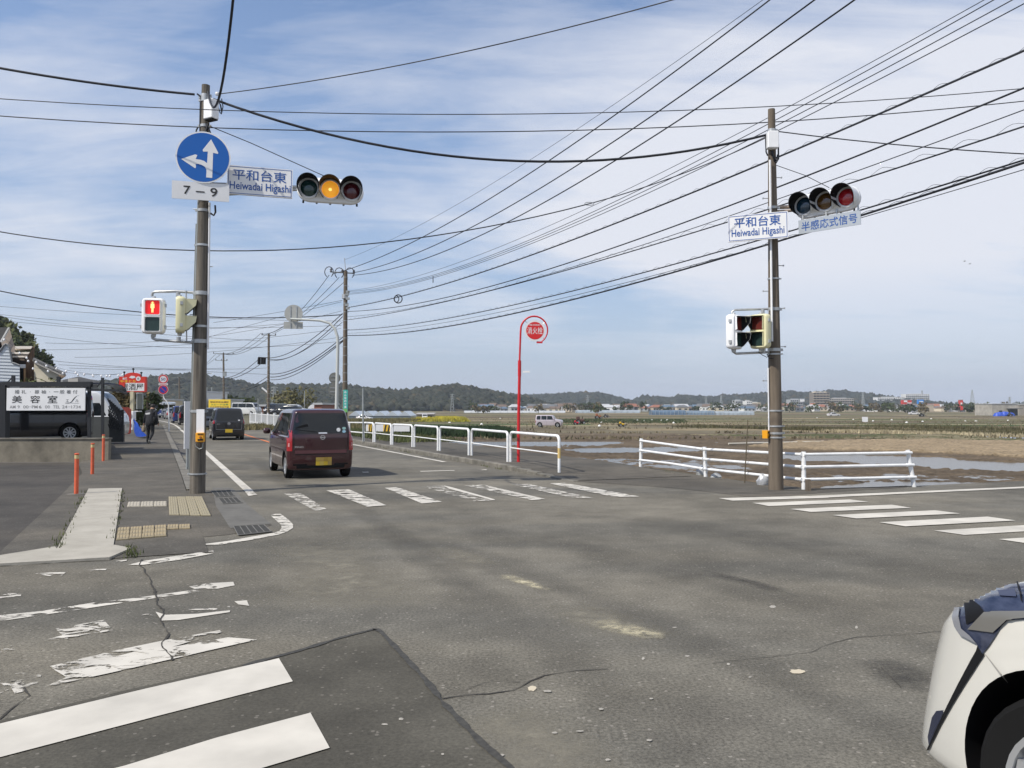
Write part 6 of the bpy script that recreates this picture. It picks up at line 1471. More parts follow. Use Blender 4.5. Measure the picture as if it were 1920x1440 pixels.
# coil on the messenger near U1
c = min((CABLES[8][k].lerp(CABLES[8][k + 1], j / 9) for k in range(20) for j in range(9)), key=lambda q: abs(PIX(q.x, q.y, q.z)[0] - 747)) - Vector((0, 0, .1)); b = MB(); b.tube([c + Vector((.21 * math.cos(a), 0, .22 * math.sin(a))) for a in [2 * math.pi * k / 16 for k in range(17)]], .03, 6); b.tube([c + Vector((.13 * math.cos(a) - .1, .05, .17 * math.sin(a))) for a in [2 * math.pi * k / 16 for k in range(17)]], .025, 6)
tag(b.build('cable_coil', M_WIRE, None, 60), 'round coil of spare cable hanging right of the middle utility pole', 'cable coil')
b = MB(); Yc = on_line(812, .1); b.tube([P(812, 518, Yc), P(812, 530, Yc)], .02, 5)
tag(b.build('wire_spacer', M_WIRE, None), 'small spacer joining the thin wires in mid span', 'wire spacer')
# wires at the two signal poles
wire_obj(span(P(365, 177, LY), P(-160, 96, LY - 1), [(180, 151)], (0, .8)), .022, 'thick black cable running left from the top of the left pole')
wire_obj(span(LP(172, 4, -.05), P(437, 0, 11.8), [(420, 85)], (0, .9)), .020, 'thick black cable running up to the top edge from the left pole')
wire_obj(span(P(412, 176, LY), P(1260, 0, 11.9), [(700, 122), (960, 71)], (0, .5)), .009, 'thin twisted wire rising right from the left pole to the top edge')
wire_obj(span(P(400, 186, LY), RP(252, -6), [(700, 262), (860, 291), (1020, 302), (1180, 295)]), .024, 'thick black sagging cable between the two signal poles')
wire_obj(span(P(-60, 181, 14.2), P(1980, 160, 15.2), [(370, 200), (960, 206), (1440, 197)], (.1, .1)), .008, 'upper long thin wire crossing the whole sky')
wire_obj(span(P(-60, 213, 15.3), P(1980, 183, 16.4), [(370, 236), (960, 240), (1440, 224)], (.1, .1)), .010, 'lower long twisted wire crossing the whole sky')
wire_obj(span(P(-60, 424, 15.4), P(1105, 382, 15.6), [(362, 461), (700, 462)], (.1, 0)), .011, 'twisted wire sagging from the left edge to a joint in mid air')
wire_obj(span(P(1105, 382, 15.6), RP(256, -6), [(1270, 327)]), .010, 'thin wire climbing from the mid air joint to the right pole')
wire_obj(span(RP(246, 8), P(1990, 292, 14.5), [(1600, 259), (1800, 276)], (0, 2.5)), .011, 'thin wire running right from the box of the right pole')
b = MB(); c = P(1105, 382, 15.6); b.tube([c + Vector((.09 * math.cos(a), 0, .03 * math.sin(a))) for a in [2 * math.pi * k / 12 for k in range(13)]], .008, 5); tag(b.build('wire_joint', M_STEEL, None), 'small ring joint where two thin wires meet', 'wire joint')
# spans to the far poles
FW = [((617, 516), [(580, 562)], (490, 626), .022, Y1, Y2, 'leftmost line between the middle and the next utility pole'), ((636, 520), [(590, 565)], (499, 627), .022, Y1, Y2, 'centre power line between the middle and the next utility pole'), ((652, 523), [(600, 566)], (511, 626), .022, Y1, Y2, 'rightmost power line between the middle and the next utility pole'),
      ((642, 588), [(590, 634), (545, 657)], (505, 671), .035, Y1, Y2, 'upper black cable of the middle bundle to the next utility pole'), ((642, 594), [(590, 641)], (505, 673), .035, Y1, Y2, 'lower black cable of the middle bundle to the next utility pole'), ((642, 604), [(590, 644)], (505, 676), .022, Y1, Y2, 'thin cable under the middle bundle to the next utility pole'),
      ((643, 632), [(600, 664), (555, 691)], (506, 701), .035, Y1, Y2, 'upper black cable of the low bundle to the next utility pole'), ((643, 638), [(590, 676)], (507, 707), .04, Y1, Y2, 'middle black cable of the low bundle to the next utility pole'), ((643, 640), [(590, 681)], (508, 712), .032, Y1, Y2, 'lowest black cable of the low bundle to the next utility pole'),
      ((489, 625), [(460, 648), (440, 658)], (405, 663), .03, Y2, Y3, 'left power line beyond the lamp utility pole'), ((499, 627), [(460, 654)], (413, 663), .03, Y2, Y3, 'centre power line beyond the lamp utility pole'), ((509, 628), [(460, 659)], (421, 664), .03, Y2, Y3, 'right power line beyond the lamp utility pole'),
      ((487, 672), [(460, 692), (440, 705)], (420, 709), .045, Y2, Y3, 'upper black cable beyond the lamp utility pole'), ((492, 680), [(460, 700)], (420, 712), .045, Y2, Y3, 'second black cable beyond the lamp utility pole'), ((502, 706), [(470, 724), (445, 729)], (420, 722), .04, Y2, Y3, 'third black cable beyond the lamp utility pole'), ((502, 713), [(460, 731)], (420, 730), .045, Y2, Y3, 'lowest black cable beyond the lamp utility pole'),
      ((404, 664), [(392, 676)], (330, 708), .035, Y3, Y4, 'left wire behind the left pole to the farthest utility pole'), ((412, 666), [(395, 678)], (337, 709), .035, Y3, Y4, 'right wire behind the left pole to the farthest utility pole'),
      ((642, 590), [(520, 591), (400, 597), (270, 590)], (-60, 533), .030, Y1, 46, 'thick dark cable crossing left behind both pedestrian signals'), ((642, 563), [(560, 578)], (400, 605), .012, Y1, 60, 'thin wire falling left from the middle utility pole'),
      ((640, 566), [(540, 590)], (385, 634), .012, Y1, 70, 'second thin wire falling left from the middle utility pole')]
for a, mids, e, r, ya, yb, lab in FW: wire_obj(span(P(*a, ya), P(*e, yb), mids, (0, 0), 18), r, lab, n=4)
TH = [((-30, 572), (240, 590), (640, 602)), ((-30, 586), (240, 609), (640, 610)), ((-30, 588), (240, 616), (560, 604)), ((-30, 598), (240, 622), (500, 640)), ((45, 625), (240, 647), (640, 640)), ((85, 643), (240, 643), (640, 583)), ((85, 656), (240, 652), (640, 616)), ((140, 670), (240, 668), (640, 632)), ((95, 676), (240, 688), (500, 690)), ((110, 684), (240, 690), (500, 702)), ((130, 690), (240, 693), (420, 690))]
nm = ['first', 'second', 'third', 'fourth', 'fifth', 'sixth', 'seventh', 'eighth', 'ninth', 'tenth', 'eleventh']
for i, (a, m_, e) in enumerate(TH):
    wire_obj(span(P(*a, 70), P(*e, 62 + i * 2), [m_], (0, 0), 16), .014, 'faint thin wire far behind the pedestrian signals, %s from the top' % nm[i], n=4)
# birds
for (x, y, lab) in ((1808, 490, 'tiny dark bird in the right sky, left one of two'), (1818, 495, 'tiny dark bird in the right sky, right one of two')):
    p = P(x, y, 90); b = MB(Matrix.Translation(p)); b.tube([(-.12, 0, 0), (0, 0, .02), (.1, 0, 0), (.16, 0, .02)], [.01, .035, .03, .008], 6); b.add([(-.05, 0, .02), (.06, 0, .02), (.0, .28, .09), (-.05, .05, .03), (.0, -.28, .09), (-.05, -.05, .03)], [(0, 1, 2), (0, 1, 4)]); tag(b.build('bird', M_BLACK, None), lab, 'bird')
# ================================================================== VEHICLES (x forward, y left, z up; origin on the ground at mid length)
def pchip(xs, ys, xq):
    xs = np.asarray(xs, float); ys = np.asarray(ys, float); h = np.diff(xs); dl = np.diff(ys) / h; n = len(xs); d = np.zeros(n)
    for i in range(1, n - 1):
        if dl[i - 1] * dl[i] > 0: w1 = 2 * h[i] + h[i - 1]; w2 = h[i] + 2 * h[i - 1]; d[i] = (w1 + w2) / (w1 / dl[i - 1] + w2 / dl[i])
    d[0], d[-1] = dl[0], dl[-1]; k = np.clip(np.searchsorted(xs, xq) - 1, 0, n - 2); t = (xq - xs[k]) / h[k]
    return (1 + 2 * t) * (1 - t) ** 2 * ys[k] + t * (1 - t) ** 2 * h[k] * d[k] + t * t * (3 - 2 * t) * ys[k + 1] + t * t * (t - 1) * h[k] * d[k + 1]
KINDS = {   # fraction of length from the rear: (f, top z, width, roof width, rear rake shift)
    'kei': [(0, .90, .84, .60), (.008, .955, .93, .70), (.03, .985, .99, .765), (.10, 1, 1, .80), (.45, 1, 1, .81), (.62, .975, 1, .80), (.70, .90, 1, .80), (.80, .70, 1, .86), (.86, .645, .99, .86), (.94, .585, .95, .82), (.985, .50, .86, .76), (1, .42, .74, .66)],
    'van': [(0, .93, .90, .74), (.006, .975, .96, .80), (.03, .995, 1, .85), (.12, 1, 1, .86), (.55, 1, 1, .86), (.74, .985, 1, .86), (.82, .90, 1, .86), (.91, .66, 1, .88), (.95, .58, .98, .88), (.985, .50, .90, .82), (1, .40, .80, .72)],
    'wagon': [(0, .60, .80, .72), (.006, .68, .92, .80), (.02, .86, .97, .74), (.08, .975, 1, .76), (.30, 1, 1, .78), (.50, .99, 1, .78), (.60, .93, 1, .77), (.72, .66, 1, .86), (.84, .60, .99, .86), (.94, .54, .94, .82), (.985, .46, .85, .75), (1, .40, .72, .64)],
    'hiace': [(0, .93, .90, .78), (.005, .97, .97, .84), (.03, .995, 1, .87), (.12, 1, 1, .88), (.6, 1, 1, .88), (.80, .985, 1, .88), (.86, .90, 1, .88), (.94, .62, .99, .9), (.975, .52, .96, .88), (.992, .42, .90, .84), (1, .34, .84, .78)],
    'sedan': [(0, .56, .80, .74), (.008, .64, .92, .84), (.03, .675, .98, .86), (.13, .69, 1, .86), (.20, .80, 1, .78), (.30, .96, 1, .74), (.42, 1, 1, .74), (.54, .97, 1, .74), (.62, .86, 1, .76), (.71, .655, 1, .86), (.85, .60, .99, .86), (.95, .53, .93, .80), (1, .42, .74, .64)]}
KINDS['boxy'] = [(0, .88, .90, .74), (.008, .95, .96, .80), (.03, .99, 1, .84), (.10, 1, 1, .86), (.50, 1, 1, .86), (.62, .985, 1, .86), (.67, .90, 1, .86), (.735, .68, 1, .90), (.86, .63, 1, .90), (.95, .60, .97, .88), (.985, .54, .90, .82), (1, .46, .80, .74)]
def car_body(L, W, H, kind, zb=.17, belt=.585, rwheel=.28, wb=None, rearx=.0, ax_r=.17, ax_f=.80, rake=.06):
    st = KINDS[kind]; fs = np.array([s[0] for s in st]); nq = 70
    fq = np.unique(np.concatenate([np.linspace(0, .035, 7), np.linspace(.035, .93, 40), np.linspace(.93, 1, 14)]))
    T = pchip(fs, [s[1] for s in st], fq) * H; Wd = pchip(fs, [s[2] for s in st], fq) * W / 2; Wr = pchip(fs, [s[3] for s in st], fq) * W / 2
    rings = []
    zmid = H * .34
    for i, f in enumerate(fq):
        zt = T[i]; zbelt = min(belt * H, zt - .09); w = Wd[i]; wr = min(Wr[i], w * .97) if zt > belt * H + .15 else w * .90
        zs = [zb, zb, zb + .045, zmid, zbelt * .93 + zmid * .07, zbelt + .02, zbelt + (zt - zbelt) * .5, zt - .085 if zt > belt * H + .2 else zt - .05, zt - .03, zt - .006, zt]
        k = (zt - zbelt)
        ysx = [0, w * .86, w * .975, w, w * .992, w * .965, w * .965 + (wr - w * .965) * .5, wr + .012, wr * .955, wr * .78, 0]
        q = np.linspace(0, 10, 41); yy = pchip(range(11), ysx, q); z_ = pchip(range(11), zs, q)
        x0 = -L / 2 + f * L
        rk = rake * max(0, 1 - f / .10)
        xs = [x0 + rk * max(0, (z - belt * H) / (H * (1 - belt))) * 1.0 + (.03 * max(0, (zb + .18 - z) / .18) if f < .03 else 0) - (.05 * max(0, (zb + .2 - z) / .2) if f > .97 and kind != 'suv' else 0) + (.23 * (.60 - z) * min(1, max(0, (f - .90) / .08)) if kind == 'suv' else 0) for z in z_]
        half = list(zip(xs, yy, z_)); ring = [Vector(p) for p in half] + [Vector((p[0], -p[1], p[2])) for p in half[-2:0:-1]]
        rings.append(ring)
    b = MB(); n = len(rings[0]); b.loft(rings, cap=False)
    h = (n - 2) // 2 + 1
    for rg in (rings[0], rings[-1]):          # end caps: strips between left and right
        vs_ = rg; o = len(b.v); b.v += [v.copy() for v in vs_]
        for i in range(h):
            a_, b_, c_, d_ = i, i + 1, (n - i - 1) % n if i + 1 <= h else i, (n - i) % n
            q = [a_, b_] + ([c_] if c_ != b_ else []) + ([d_] if d_ != a_ else [])
            if len(set(q)) >= 3: b.f.append(tuple(o + k for k in q)); b.mi.append(0); b.cols.append(None)
    me = bpy.data.meshes.new('body'); me.from_pydata([tuple(v) for v in b.v], [], b.f)
    bm = bmesh.new(); bm.from_mesh(me); bmesh.ops.remove_doubles(bm, verts=bm.verts, dist=.0004); bmesh.ops.recalc_face_normals(bm, faces=bm.faces); bm.to_mesh(me); bm.free()
    return me
def cut_arches(me, paint, L, W, rw, xs_, z=None, lw=.26):
    me.materials.append(paint); me.materials.append(M_BLACK)
    o = bpy.data.objects.new('tmp', me); COL.objects.link(o); cs_ = []
    b = MB()
    for x in xs_:
        for sy in (-1, 1): b.cur = 1; b.cyl((x, sy * (W / 2 + .1), rw + .01), (x, sy * (W / 2 - lw), rw + .01), rw + .055, n=56)
    cm = bpy.data.meshes.new('cut'); cm.from_pydata([tuple(v) for v in b.v], [], b.f); cm.materials.append(paint); cm.materials.append(M_BLACK); cm.polygons.foreach_set('material_index', [1] * len(b.f))
    bm = bmesh.new(); bm.from_mesh(cm); bmesh.ops.recalc_face_normals(bm, faces=bm.faces); bm.to_mesh(cm); bm.free()
    c = bpy.data.objects.new('cut', cm); COL.objects.link(c)
    m = o.modifiers.new('b', 'BOOLEAN'); m.object = c; m.operation = 'DIFFERENCE'; m.solver = 'EXACT'
    dg = bpy.context.evaluated_depsgraph_get(); dg.update(); r = bpy.data.meshes.new_from_object(o.evaluated_get(dg))
    bpy.data.objects.remove(o); bpy.data.objects.remove(c)
    r.polygons.foreach_set('use_smooth', [True] * len(r.polygons)); r.set_sharp_from_angle(angle=R(38)); r.name = 'body'
    return r
def clip_grid(poly, basis, step):
    """polygon in a 2-D basis, cut into cells"""
    bm = bmesh.new(); vs_ = [bm.verts.new((p[0], p[1], 0)) for p in poly]; bm.faces.new(vs_)
    xs = [p[0] for p in poly]; ys = [p[1] for p in poly]
    for a, lo, hi in ((0, min(xs), max(xs)), (1, min(ys), max(ys))):
        k = lo + step
        while k < hi - step * .2:
            co = [0, 0, 0]; co[a] = k; no = [0, 0, 0]; no[a] = 1
            bmesh.ops.bisect_plane(bm, geom=bm.verts[:] + bm.edges[:] + bm.faces[:], plane_co=co, plane_no=no); k += step
    v = [tuple(x.co[:2]) for x in bm.verts]; bm.verts.index_update(); f = [[x.index for x in q.verts] for q in bm.faces]; bm.free(); return v, f
def project(bvh, poly, ray_fn, step, off, skirt=0.0):
    """lay a polygon on the body: ray_fn(u,v) -> origin, direction (body space)"""
    v, f = clip_grid(poly, None, step); out = []; ok = []
    for p in v:
        o, d = ray_fn(*p); hit, nr, i, dist = bvh.ray_cast(o, d)
        if hit is None: out.append(None)
        else:
            if nr.dot(d) > 0: nr = -nr
            out.append(hit + nr * off)
    keep = [q for q in f if all(out[i] is not None for i in q)]
    used = sorted({i for q in keep for i in q}); mp = {i: k for k, i in enumerate(used)}
    b = MB(); b.v = [out[i] for i in used]; b.f = [tuple(mp[i] for i in q) for q in keep]; b.mi = [0] * len(b.f); b.cols = [None] * len(b.f)
    return b
def wheel(parent, x, y, r, w, side, spokes=7, rimr=None, loc=None):
    """tyre, rim with spokes; side = +1 for the left of the car"""
    rr = rimr or r * .66; b = MB(); pr = [(rr, -w / 2 + .01), (r * .93, -w / 2), (r * .99, -w / 2 + .02), (r, -w / 4), (r, w / 4), (r * .99, w / 2 - .02), (r * .93, w / 2), (rr, w / 2 - .01)]
    b.lathe(pr, 32, axis='y', c=(x, y, r), cap=False); wo = b.build('wheel', M_TYRE, parent, 40, local=True)
    b = MB(); yo = y + side * (w / 2 - .012); b.lathe([(rr + .004, side * 0), (rr + .004, side * .008), (rr * .93, side * .006), (rr * .90, -side * .03), (rr * .86, -side * .035)], 32, axis='y', c=(x, yo, r), cap=False)
    for k in range(spokes):
        a = 2 * math.pi * k / spokes; ca, sa = math.cos(a), math.sin(a); tw = 1.1 / spokes
        def pt(rad, ang, dy): return (x + rad * math.cos(ang), yo + side * dy, r + rad * math.sin(ang))
        b.add([pt(rr * .14, a - .6, -.006), pt(rr * .14, a + .6, -.006), pt(rr * .92, a + tw + .18, -.004), pt(rr * .92, a - tw + .18, -.004), pt(rr * .14, a - .6, -.03), pt(rr * .14, a + .6, -.03), pt(rr * .92, a + tw + .18, -.03), pt(rr * .92, a - tw + .18, -.03)], [(0, 1, 2, 3), (0, 3, 7, 4), (1, 2, 6, 5)])
    b.lathe([(rr * .20, -.02 * side), (rr * .20, side * .002), (0.001, side * .006)], 14, axis='y', c=(x, yo, r)); b.build('rim', M_RIM, wo, 40, local=True)
    b = MB(); b.lathe([(rr * .97, 0), (.001, 0)], 24, axis='y', c=(x, yo - side * .05, r)); b.build('brake_disc', mat('brake_dark', (.03, .03, .03), .6, .4), wo, local=True)
    return wo
def paintm(name, col, rough=.28, metal=0.0): return mat(name, col, rough, metal, coat=.85, spec=.5)
def make_car(label, loc, head, L, W, H, kind, paint, detail=1, group=None, belt=.585, rw=.28, ax=(.17, .80), zb=.17, plate='y', name='parked_car', cat='car', rake=.06, tail=(.36, .66, .055), win=None, glass=None, rearwin=(.60, .93, .80), spokes=7, wtop=.10):
    t = thing(name, label, cat, loc, head, group); ORG[t.name] = Vector((0, 0, 0))
    me = car_body(L, W, H, kind, zb, belt, rw, rake=rake); xa = [-L / 2 + L * ax[0], -L / 2 + L * ax[1]]
    body = cut_arches(me, paint, L, W, rw, xa); bo = bpy.data.objects.new('body', body); COL.objects.link(bo); bo.parent = t; ORG[bo.name] = Vector((0, 0, 0))
    bvh = BVHTree.FromPolygons([v.co.copy() for v in body.vertices], [tuple(p.vertices) for p in body.polygons])
    G_ = glass or M_GLASS
    sideray = lambda s: (lambda u, v: (Vector((u, s * 3, v)), Vector((0, -s, 0)))); rearray = lambda u, v: (Vector((-L, u, v)), Vector((1, 0, 0))); frontray = lambda u, v: (Vector((L, u, v)), Vector((-1, 0, 0)))
    zb_, zt_ = belt * H + .035, H - wtop
    wins = win or {'kei': [(.05, .30), (.31, .50), (.51, .70)], 'van': [(.04, .28), (.29, .53), (.54, .80)], 'wagon': [(.07, .20), (.22, .42), (.43, .62)], 'hiace': [(.03, .26), (.27, .58), (.59, .84)], 'sedan': [(.24, .42), (.43, .62)]}[kind]
    for s in (1, -1):
        for i, (f0, f1) in enumerate(wins):
            x0, x1 = -L / 2 + f0 * L, -L / 2 + f1 * L; last = i == len(wins) - 1; first = i == 0
            p = [(x0 + (.0 if not first else .0), zb_), (x1 + (.10 * L if last and kind in ('kei', 'wagon', 'sedan') else (.06 * L if last else 0)), zb_), (x1 - (.0 if not last else .0), zt_ - (.02 if last else 0)), (x0 + (.05 if first else 0), zt_)]
            project(bvh, p, sideray(s), .12, .006).build('side_window', G_, t, 60, local=True)
    wt = W / 2 * rearwin[2]; z0, z1 = rearwin[0] * H, rearwin[1] * H
    project(bvh, [(-wt, z0 + .03), (-wt + .03, z0), (wt - .03, z0), (wt, z0 + .03), (wt * .90, z1 - .05), (wt * .86, z1), (-wt * .86, z1), (-wt * .90, z1 - .05)], rearray, .12, .007).build('rear_window', G_, t, 60, local=True)
    if kind != 'hiace' or True:
        wf = W / 2 * .80; project(bvh, [(-wf, belt * H + .12), (wf, belt * H + .12), (wf * .88, H * .945), (-wf * .88, H * .945)], frontray, .12, .006).build('windscreen', G_, t, 60, local=True)
    for s in (1, -1):
        y0, y1 = W / 2 * .985, W / 2 * .985 - tail[2] * 2.2
        project(bvh, [(s * y0, tail[0] * H), (s * y0 * .995, tail[1] * H), (s * y1, tail[1] * H - .02), (s * y1, tail[0] * H)], rearray, .05, .012).build('tail_lamp', M_TAIL, t, 60, local=True)
        project(bvh, [(s * W / 2 * .94, H * .40), (s * W / 2 * .92, H * .50), (s * W / 2 * .52, H * .47), (s * W / 2 * .56, H * .39)], frontray, .06, .010).build('headlight', M_CLEAR, t, 60, local=True)
        b = MB(); b.bbox((-L / 2 + L * wins[-1][1] - .02 + .10 * L * (kind != 'sedan'), s * (W / 2 + .09), belt * H + .07), (.10, .17, .14), .03); b.build('door_mirror', paint if detail > 1 else M_BLACK, t, 50, local=True)
        if detail:
            xs = [-L / 2 + w_[1] * L + .005 * L for w_ in wins[:-1]] + [-L / 2 + wins[-1][1] * L + .08 * L]
            for x in xs:
                if abs(x - xa[0]) < rw + .1: continue
                project(bvh, [(x - .004, zb + .12), (x + .004, zb + .12), (x + .004, belt * H), (x - .004, belt * H)], sideray(s), .1, .003).build('door_gap', M_BLACK, t, local=True)
            for x in xs[:]:
                project(bvh, [(x - .24, belt * H - .10), (x - .08, belt * H - .10), (x - .08, belt * H - .065), (x - .24, belt * H - .065)], sideray(s), .06, .02).build('door_handle', paint if detail > 1 else M_CHROME, t, local=True)
        for x in xa: wheel(t, x, s * (W / 2 - .10), rw, .16, s, spokes)
    if plate:
        pz = H * .24; project(bvh, [(-.165, pz), (.165, pz), (.165, pz + .165), (-.165, pz + .165)], rearray, .2, .02).build('number_plate', M_PLATE if plate == 'y' else M_PLATEW, t, local=True)
    project(bvh, [(-W * .36, zb + .03), (W * .36, zb + .03), (W * .36, zb + .10), (-W * .36, zb + .10)], rearray, .2, .004).build('bumper_trim', M_BLACK, t, local=True)
    return t, bvh, bo
P_MAROON = paintm('paint_maroon', (.040, .008, .011), .2, .15); P_BLACK = paintm('paint_black', (.010, .010, .013), .18); P_SILV = paintm('paint_silver', (.40, .41, .43), .3, .5); P_WHITE = paintm('paint_white', (.60, .61, .61), .25)
P_BLUE = paintm('paint_blue', (.015, .035, .16), .25); P_GREYB = paintm('paint_greyblue', (.12, .14, .17), .28, .4); P_LILAC = paintm('paint_lilac', (.46, .41, .44), .35, .2); P_PEARL = paintm('paint_pearl', (.60, .585, .53), .22)
# ---- maroon kei car ----------------------------------------------------
ra = (G(537, 896) + G(650, 892.5)) / 2; Lm, Wm, Hm = 3.395, 1.475, 1.56; hd = R(90 + 24.0); fwd = Vector((math.cos(hd), math.sin(hd), 0))
cen = ra + fwd * (Lm / 2 - Lm * .135); cen.z = 0
t, bvh, bo = make_car('maroon hatchback leaving the junction just past the worn crossing', tuple(cen), hd, Lm, Wm, Hm, 'kei', P_MAROON, 2, ax=(.135, .83), plate=None, tail=(.40, .70, .045), rearwin=(.645, .935, .84), zb=.20, belt=.60, rw=.275)
rr = lambda u, v: (Vector((-4, u, v)), Vector((1, 0, 0)))
def rp_(name, poly, m, off=.006, step=.1, par=None): return project(bvh, poly, rr, step, off).build(name, m, par or t, 60, local=True)
def line(pts, w): 
    for a, c in zip(pts[:-1], pts[1:]):
        d = Vector((c[0] - a[0], c[1] - a[1])).normalized(); nn = Vector((-d.y, d.x)) * w / 2; yield [(a[0] + nn.x, a[1] + nn.y), (c[0] + nn.x, c[1] + nn.y), (c[0] - nn.x, c[1] - nn.y), (a[0] - nn.x, a[1] - nn.y)]
for pl in line([(-.60, 1.0), (-.585, .60), (-.56, .545), (.56, .545), (.585, .60), (.60, 1.0)], .010): rp_('hatch_gap', pl, M_BLACK, .003, .08)
rp_('hatch_shelf', [(-.575, .565), (.575, .565), (.575, .635), (-.575, .635)], paintm('paint_maroon_light', (.11, .035, .042), .3, .2), .006)
b = rp_('number_plate', [(-.235, .300), (.115, .300), (.115, .475), (-.235, .475)], M_PLATE, .022, .3)
for i, (x0, x1, z0, z1, c) in enumerate([(-.235, -.15, .385, .475, (.36, .24, .04)), (-.15, -.06, .385, .475, (.30, .20, .03)), (-.06, .03, .385, .475, (.38, .25, .06)), (.03, .115, .385, .475, (.40, .28, .05)), (-.235, -.15, .30, .385, (.40, .28, .08)), (-.06, .03, .30, .385, (.62, .46, .10))]):
    rp_('plate_blur', [(x0, z0), (x1, z0), (x1, z1), (x0, z1)], mat('plate_tone_%d' % i, c, .6), .026, .3, b)
rp_('hatch_handle', [(-.13, 1.00), (.06, 1.00), (.06, 1.028), (-.13, 1.028)], M_CHROME, .03, .2)
b = MB(Matrix(((0, 0, -1, 0), (-1, 0, 0, 0), (0, 1, 0, 0), (0, 0, 0, 1)))); hit = bvh.ray_cast(Vector((-4, -.035, .92)), Vector((1, 0, 0)))[0]
b.M = Matrix.Translation(hit) @ b.M; b.lathe([(.040, .0), (.040, .016), (.052, .016), (.052, .0)], 20, cap=False); b.box((0, 0, .012), (.125, .020, .008)); b.build('emblem', M_CHROME, t, local=True)
b = MB(Matrix.Translation(bvh.ray_cast(Vector((-4, .48, .71)), Vector((1, 0, 0)))[0]) @ Matrix(((0, 0, -1, 0), (-1, 0, 0, 0), (0, 1, 0, 0), (0, 0, 0, 1)))); put_text(b, 'PINO', 0, 0, .19, .042, .012, .02); b.build('lettering', M_CHROME, t, local=True)
rp_('wiper', [(.10, 1.03), (.56, 1.09), (.56, 1.105), (.10, 1.045)], M_BLACK, .02)
rp_('wiper_mount', [(.28, 1.16), (.55, 1.12), (.56, 1.14), (.40, 1.20), (.30, 1.22)], M_BLACK, .014)
for (y, z, c, rr_x) in ((-.39, 1.085, M_SIGNW, .045), (-.515, 1.115, mat('sticker_green', (.30, .50, .48), .5), .042), (-.515, 1.045, mat('sticker_blue', (.30, .50, .62), .5), .042)):
    rp_('sticker', [(y + rr_x * math.cos(a), z + rr_x * (.75 if c is not M_SIGNW else 1.0) * math.sin(a)) for a in [2 * math.pi * k / 12 for k in range(12)]], c, .010, .2)
for s in (1, -1):
    rp_('reverse_lamp', [(s * .705, .72), (s * .70, .80), (s * .675, .80), (s * .678, .72)], mat('reverse_pink', (.55, .25, .25), .2, coat=.8), .016, .05)
    rp_('side_trim', [(s * .70, .30), (s * .70, .34), (s * .30, .335), (s * .30, .30)], M_BLACK, .004)
b = MB(); b.box((-1.2, 0, .25), (.9, .9, .12)); b.cyl((-1.62, -.35, .22), (-1.2, -.35, .22), .03, n=8); b.build('underbody', M_BLACK, t, local=True)
for s in (1, -1):   # mud flaps
    pass
# ---- black kei ahead -------------------------------------------------------
def in_lane(px_rear, py_rear, L): 
    g_ = G(px_rear, py_rear); s = g_.dot(U)
    return g_, s
def heading(s): 
    a = RD(s - 2, 3); c = RD(s + 2, 3); return math.atan2(c.y - a.y, c.x - a.x)
def lane_car(px, py, L, *a, **k):
    g_, s = in_lane(px, py, L); h = heading(s) + k.pop('dh', 0); f = Vector((math.cos(h), math.sin(h), 0)); return make_car(a[0], tuple(g_ + f * L / 2), h, L, *a[1:], **k)
t2, bvh, _ = lane_car(429, 825.5, 3.395, 'black hatchback driving away ahead of the maroon car', 1.475, 1.55, 'kei', P_BLACK, 2, ax=(.14, .82), tail=(.52, .74, .035), rearwin=(.60, .92, .78), rake=.14)
t = t2
for pl in line([(-.60, .96), (-.58, .52), (.58, .52), (.60, .96)], .010): rp_('hatch_gap', pl, M_GREYM, .003, .08)
b = MB(Matrix.Translation(bvh.ray_cast(Vector((-4, 0, .80)), Vector((1, 0, 0)))[0]) @ Matrix(((0, 0, -1, 0), (-1, 0, 0, 0), (0, 1, 0, 0), (0, 0, 0, 1)))); b.lathe([(.05, 0), (.05, .016), (.065, .016), (.065, 0)], 16, cap=False); b.box((0, 0, .01), (.13, .022, .008)); b.build('emblem', M_CHROME, t, local=True)
rp_('lettering_strip', [(.42, .77), (.56, .77), (.56, .79), (.42, .79)], M_CHROME, .006)
rp_('sticker', [(-.50, .93), (-.42, .93), (-.42, .98), (-.50, .98)], M_SIGNW, .01)
lane_car(398, 806, 3.8, 'grey blue hatchback half hidden in front of the black car', 1.55, 1.55, 'kei', P_GREYB, 1)
lane_car(354, 797, 3.4, 'dark van partly hidden behind the left pole', 1.6, 1.75, 'van', P_BLACK, 1)
lane_car(339, 793, 3.4, 'deep blue van in the queue beyond the white marker post', 1.48, 1.70, 'van', P_BLUE, 1)
lane_car(325, 786, 4.2, 'small silver car in the queue right of the bus', 1.6, 1.5, 'sedan', P_SILV, 1)
# bus
g_ = G(290, 784); t = thing('bus', 'small white and blue bus far down the road behind the walking man', 'bus', tuple(g_), R(200)); ORG[t.name] = Vector((0, 0, 0)); t.rotation_euler = (0, 0, R(-83 + 0))
Lb, Wb, Hb = 7.0, 2.0, 2.35
b = MB(); rings = []
for x, i in ((0, .10), (.04, .03), (.2, 0), (Lb - .2, 0), (Lb, .08)):
    q = []
    for (sy, sz, a0) in ((1, 1, 0), (-1, 1, 90), (-1, -1, 180), (1, -1, 270)):
        for j in range(4): a = R(a0 + 30 * j); r_ = .22 if sz > 0 else .08; q.append((x, sy * (Wb / 2 - i - r_) + r_ * math.cos(a), (Hb + .35) / 2 + sz * ((Hb - .35) / 2 - i - r_) + r_ * math.sin(a)))
    rings.append([(-p[0], p[1], p[2]) for p in q])
b.loft(rings, True); b.build('body', P_WHITE, t, 40, local=True)
b = MB(); b.box((.006, 0, 1.72), (.03, Wb * .78, .62)); b.build('windscreen', M_GLASS, t, local=True)
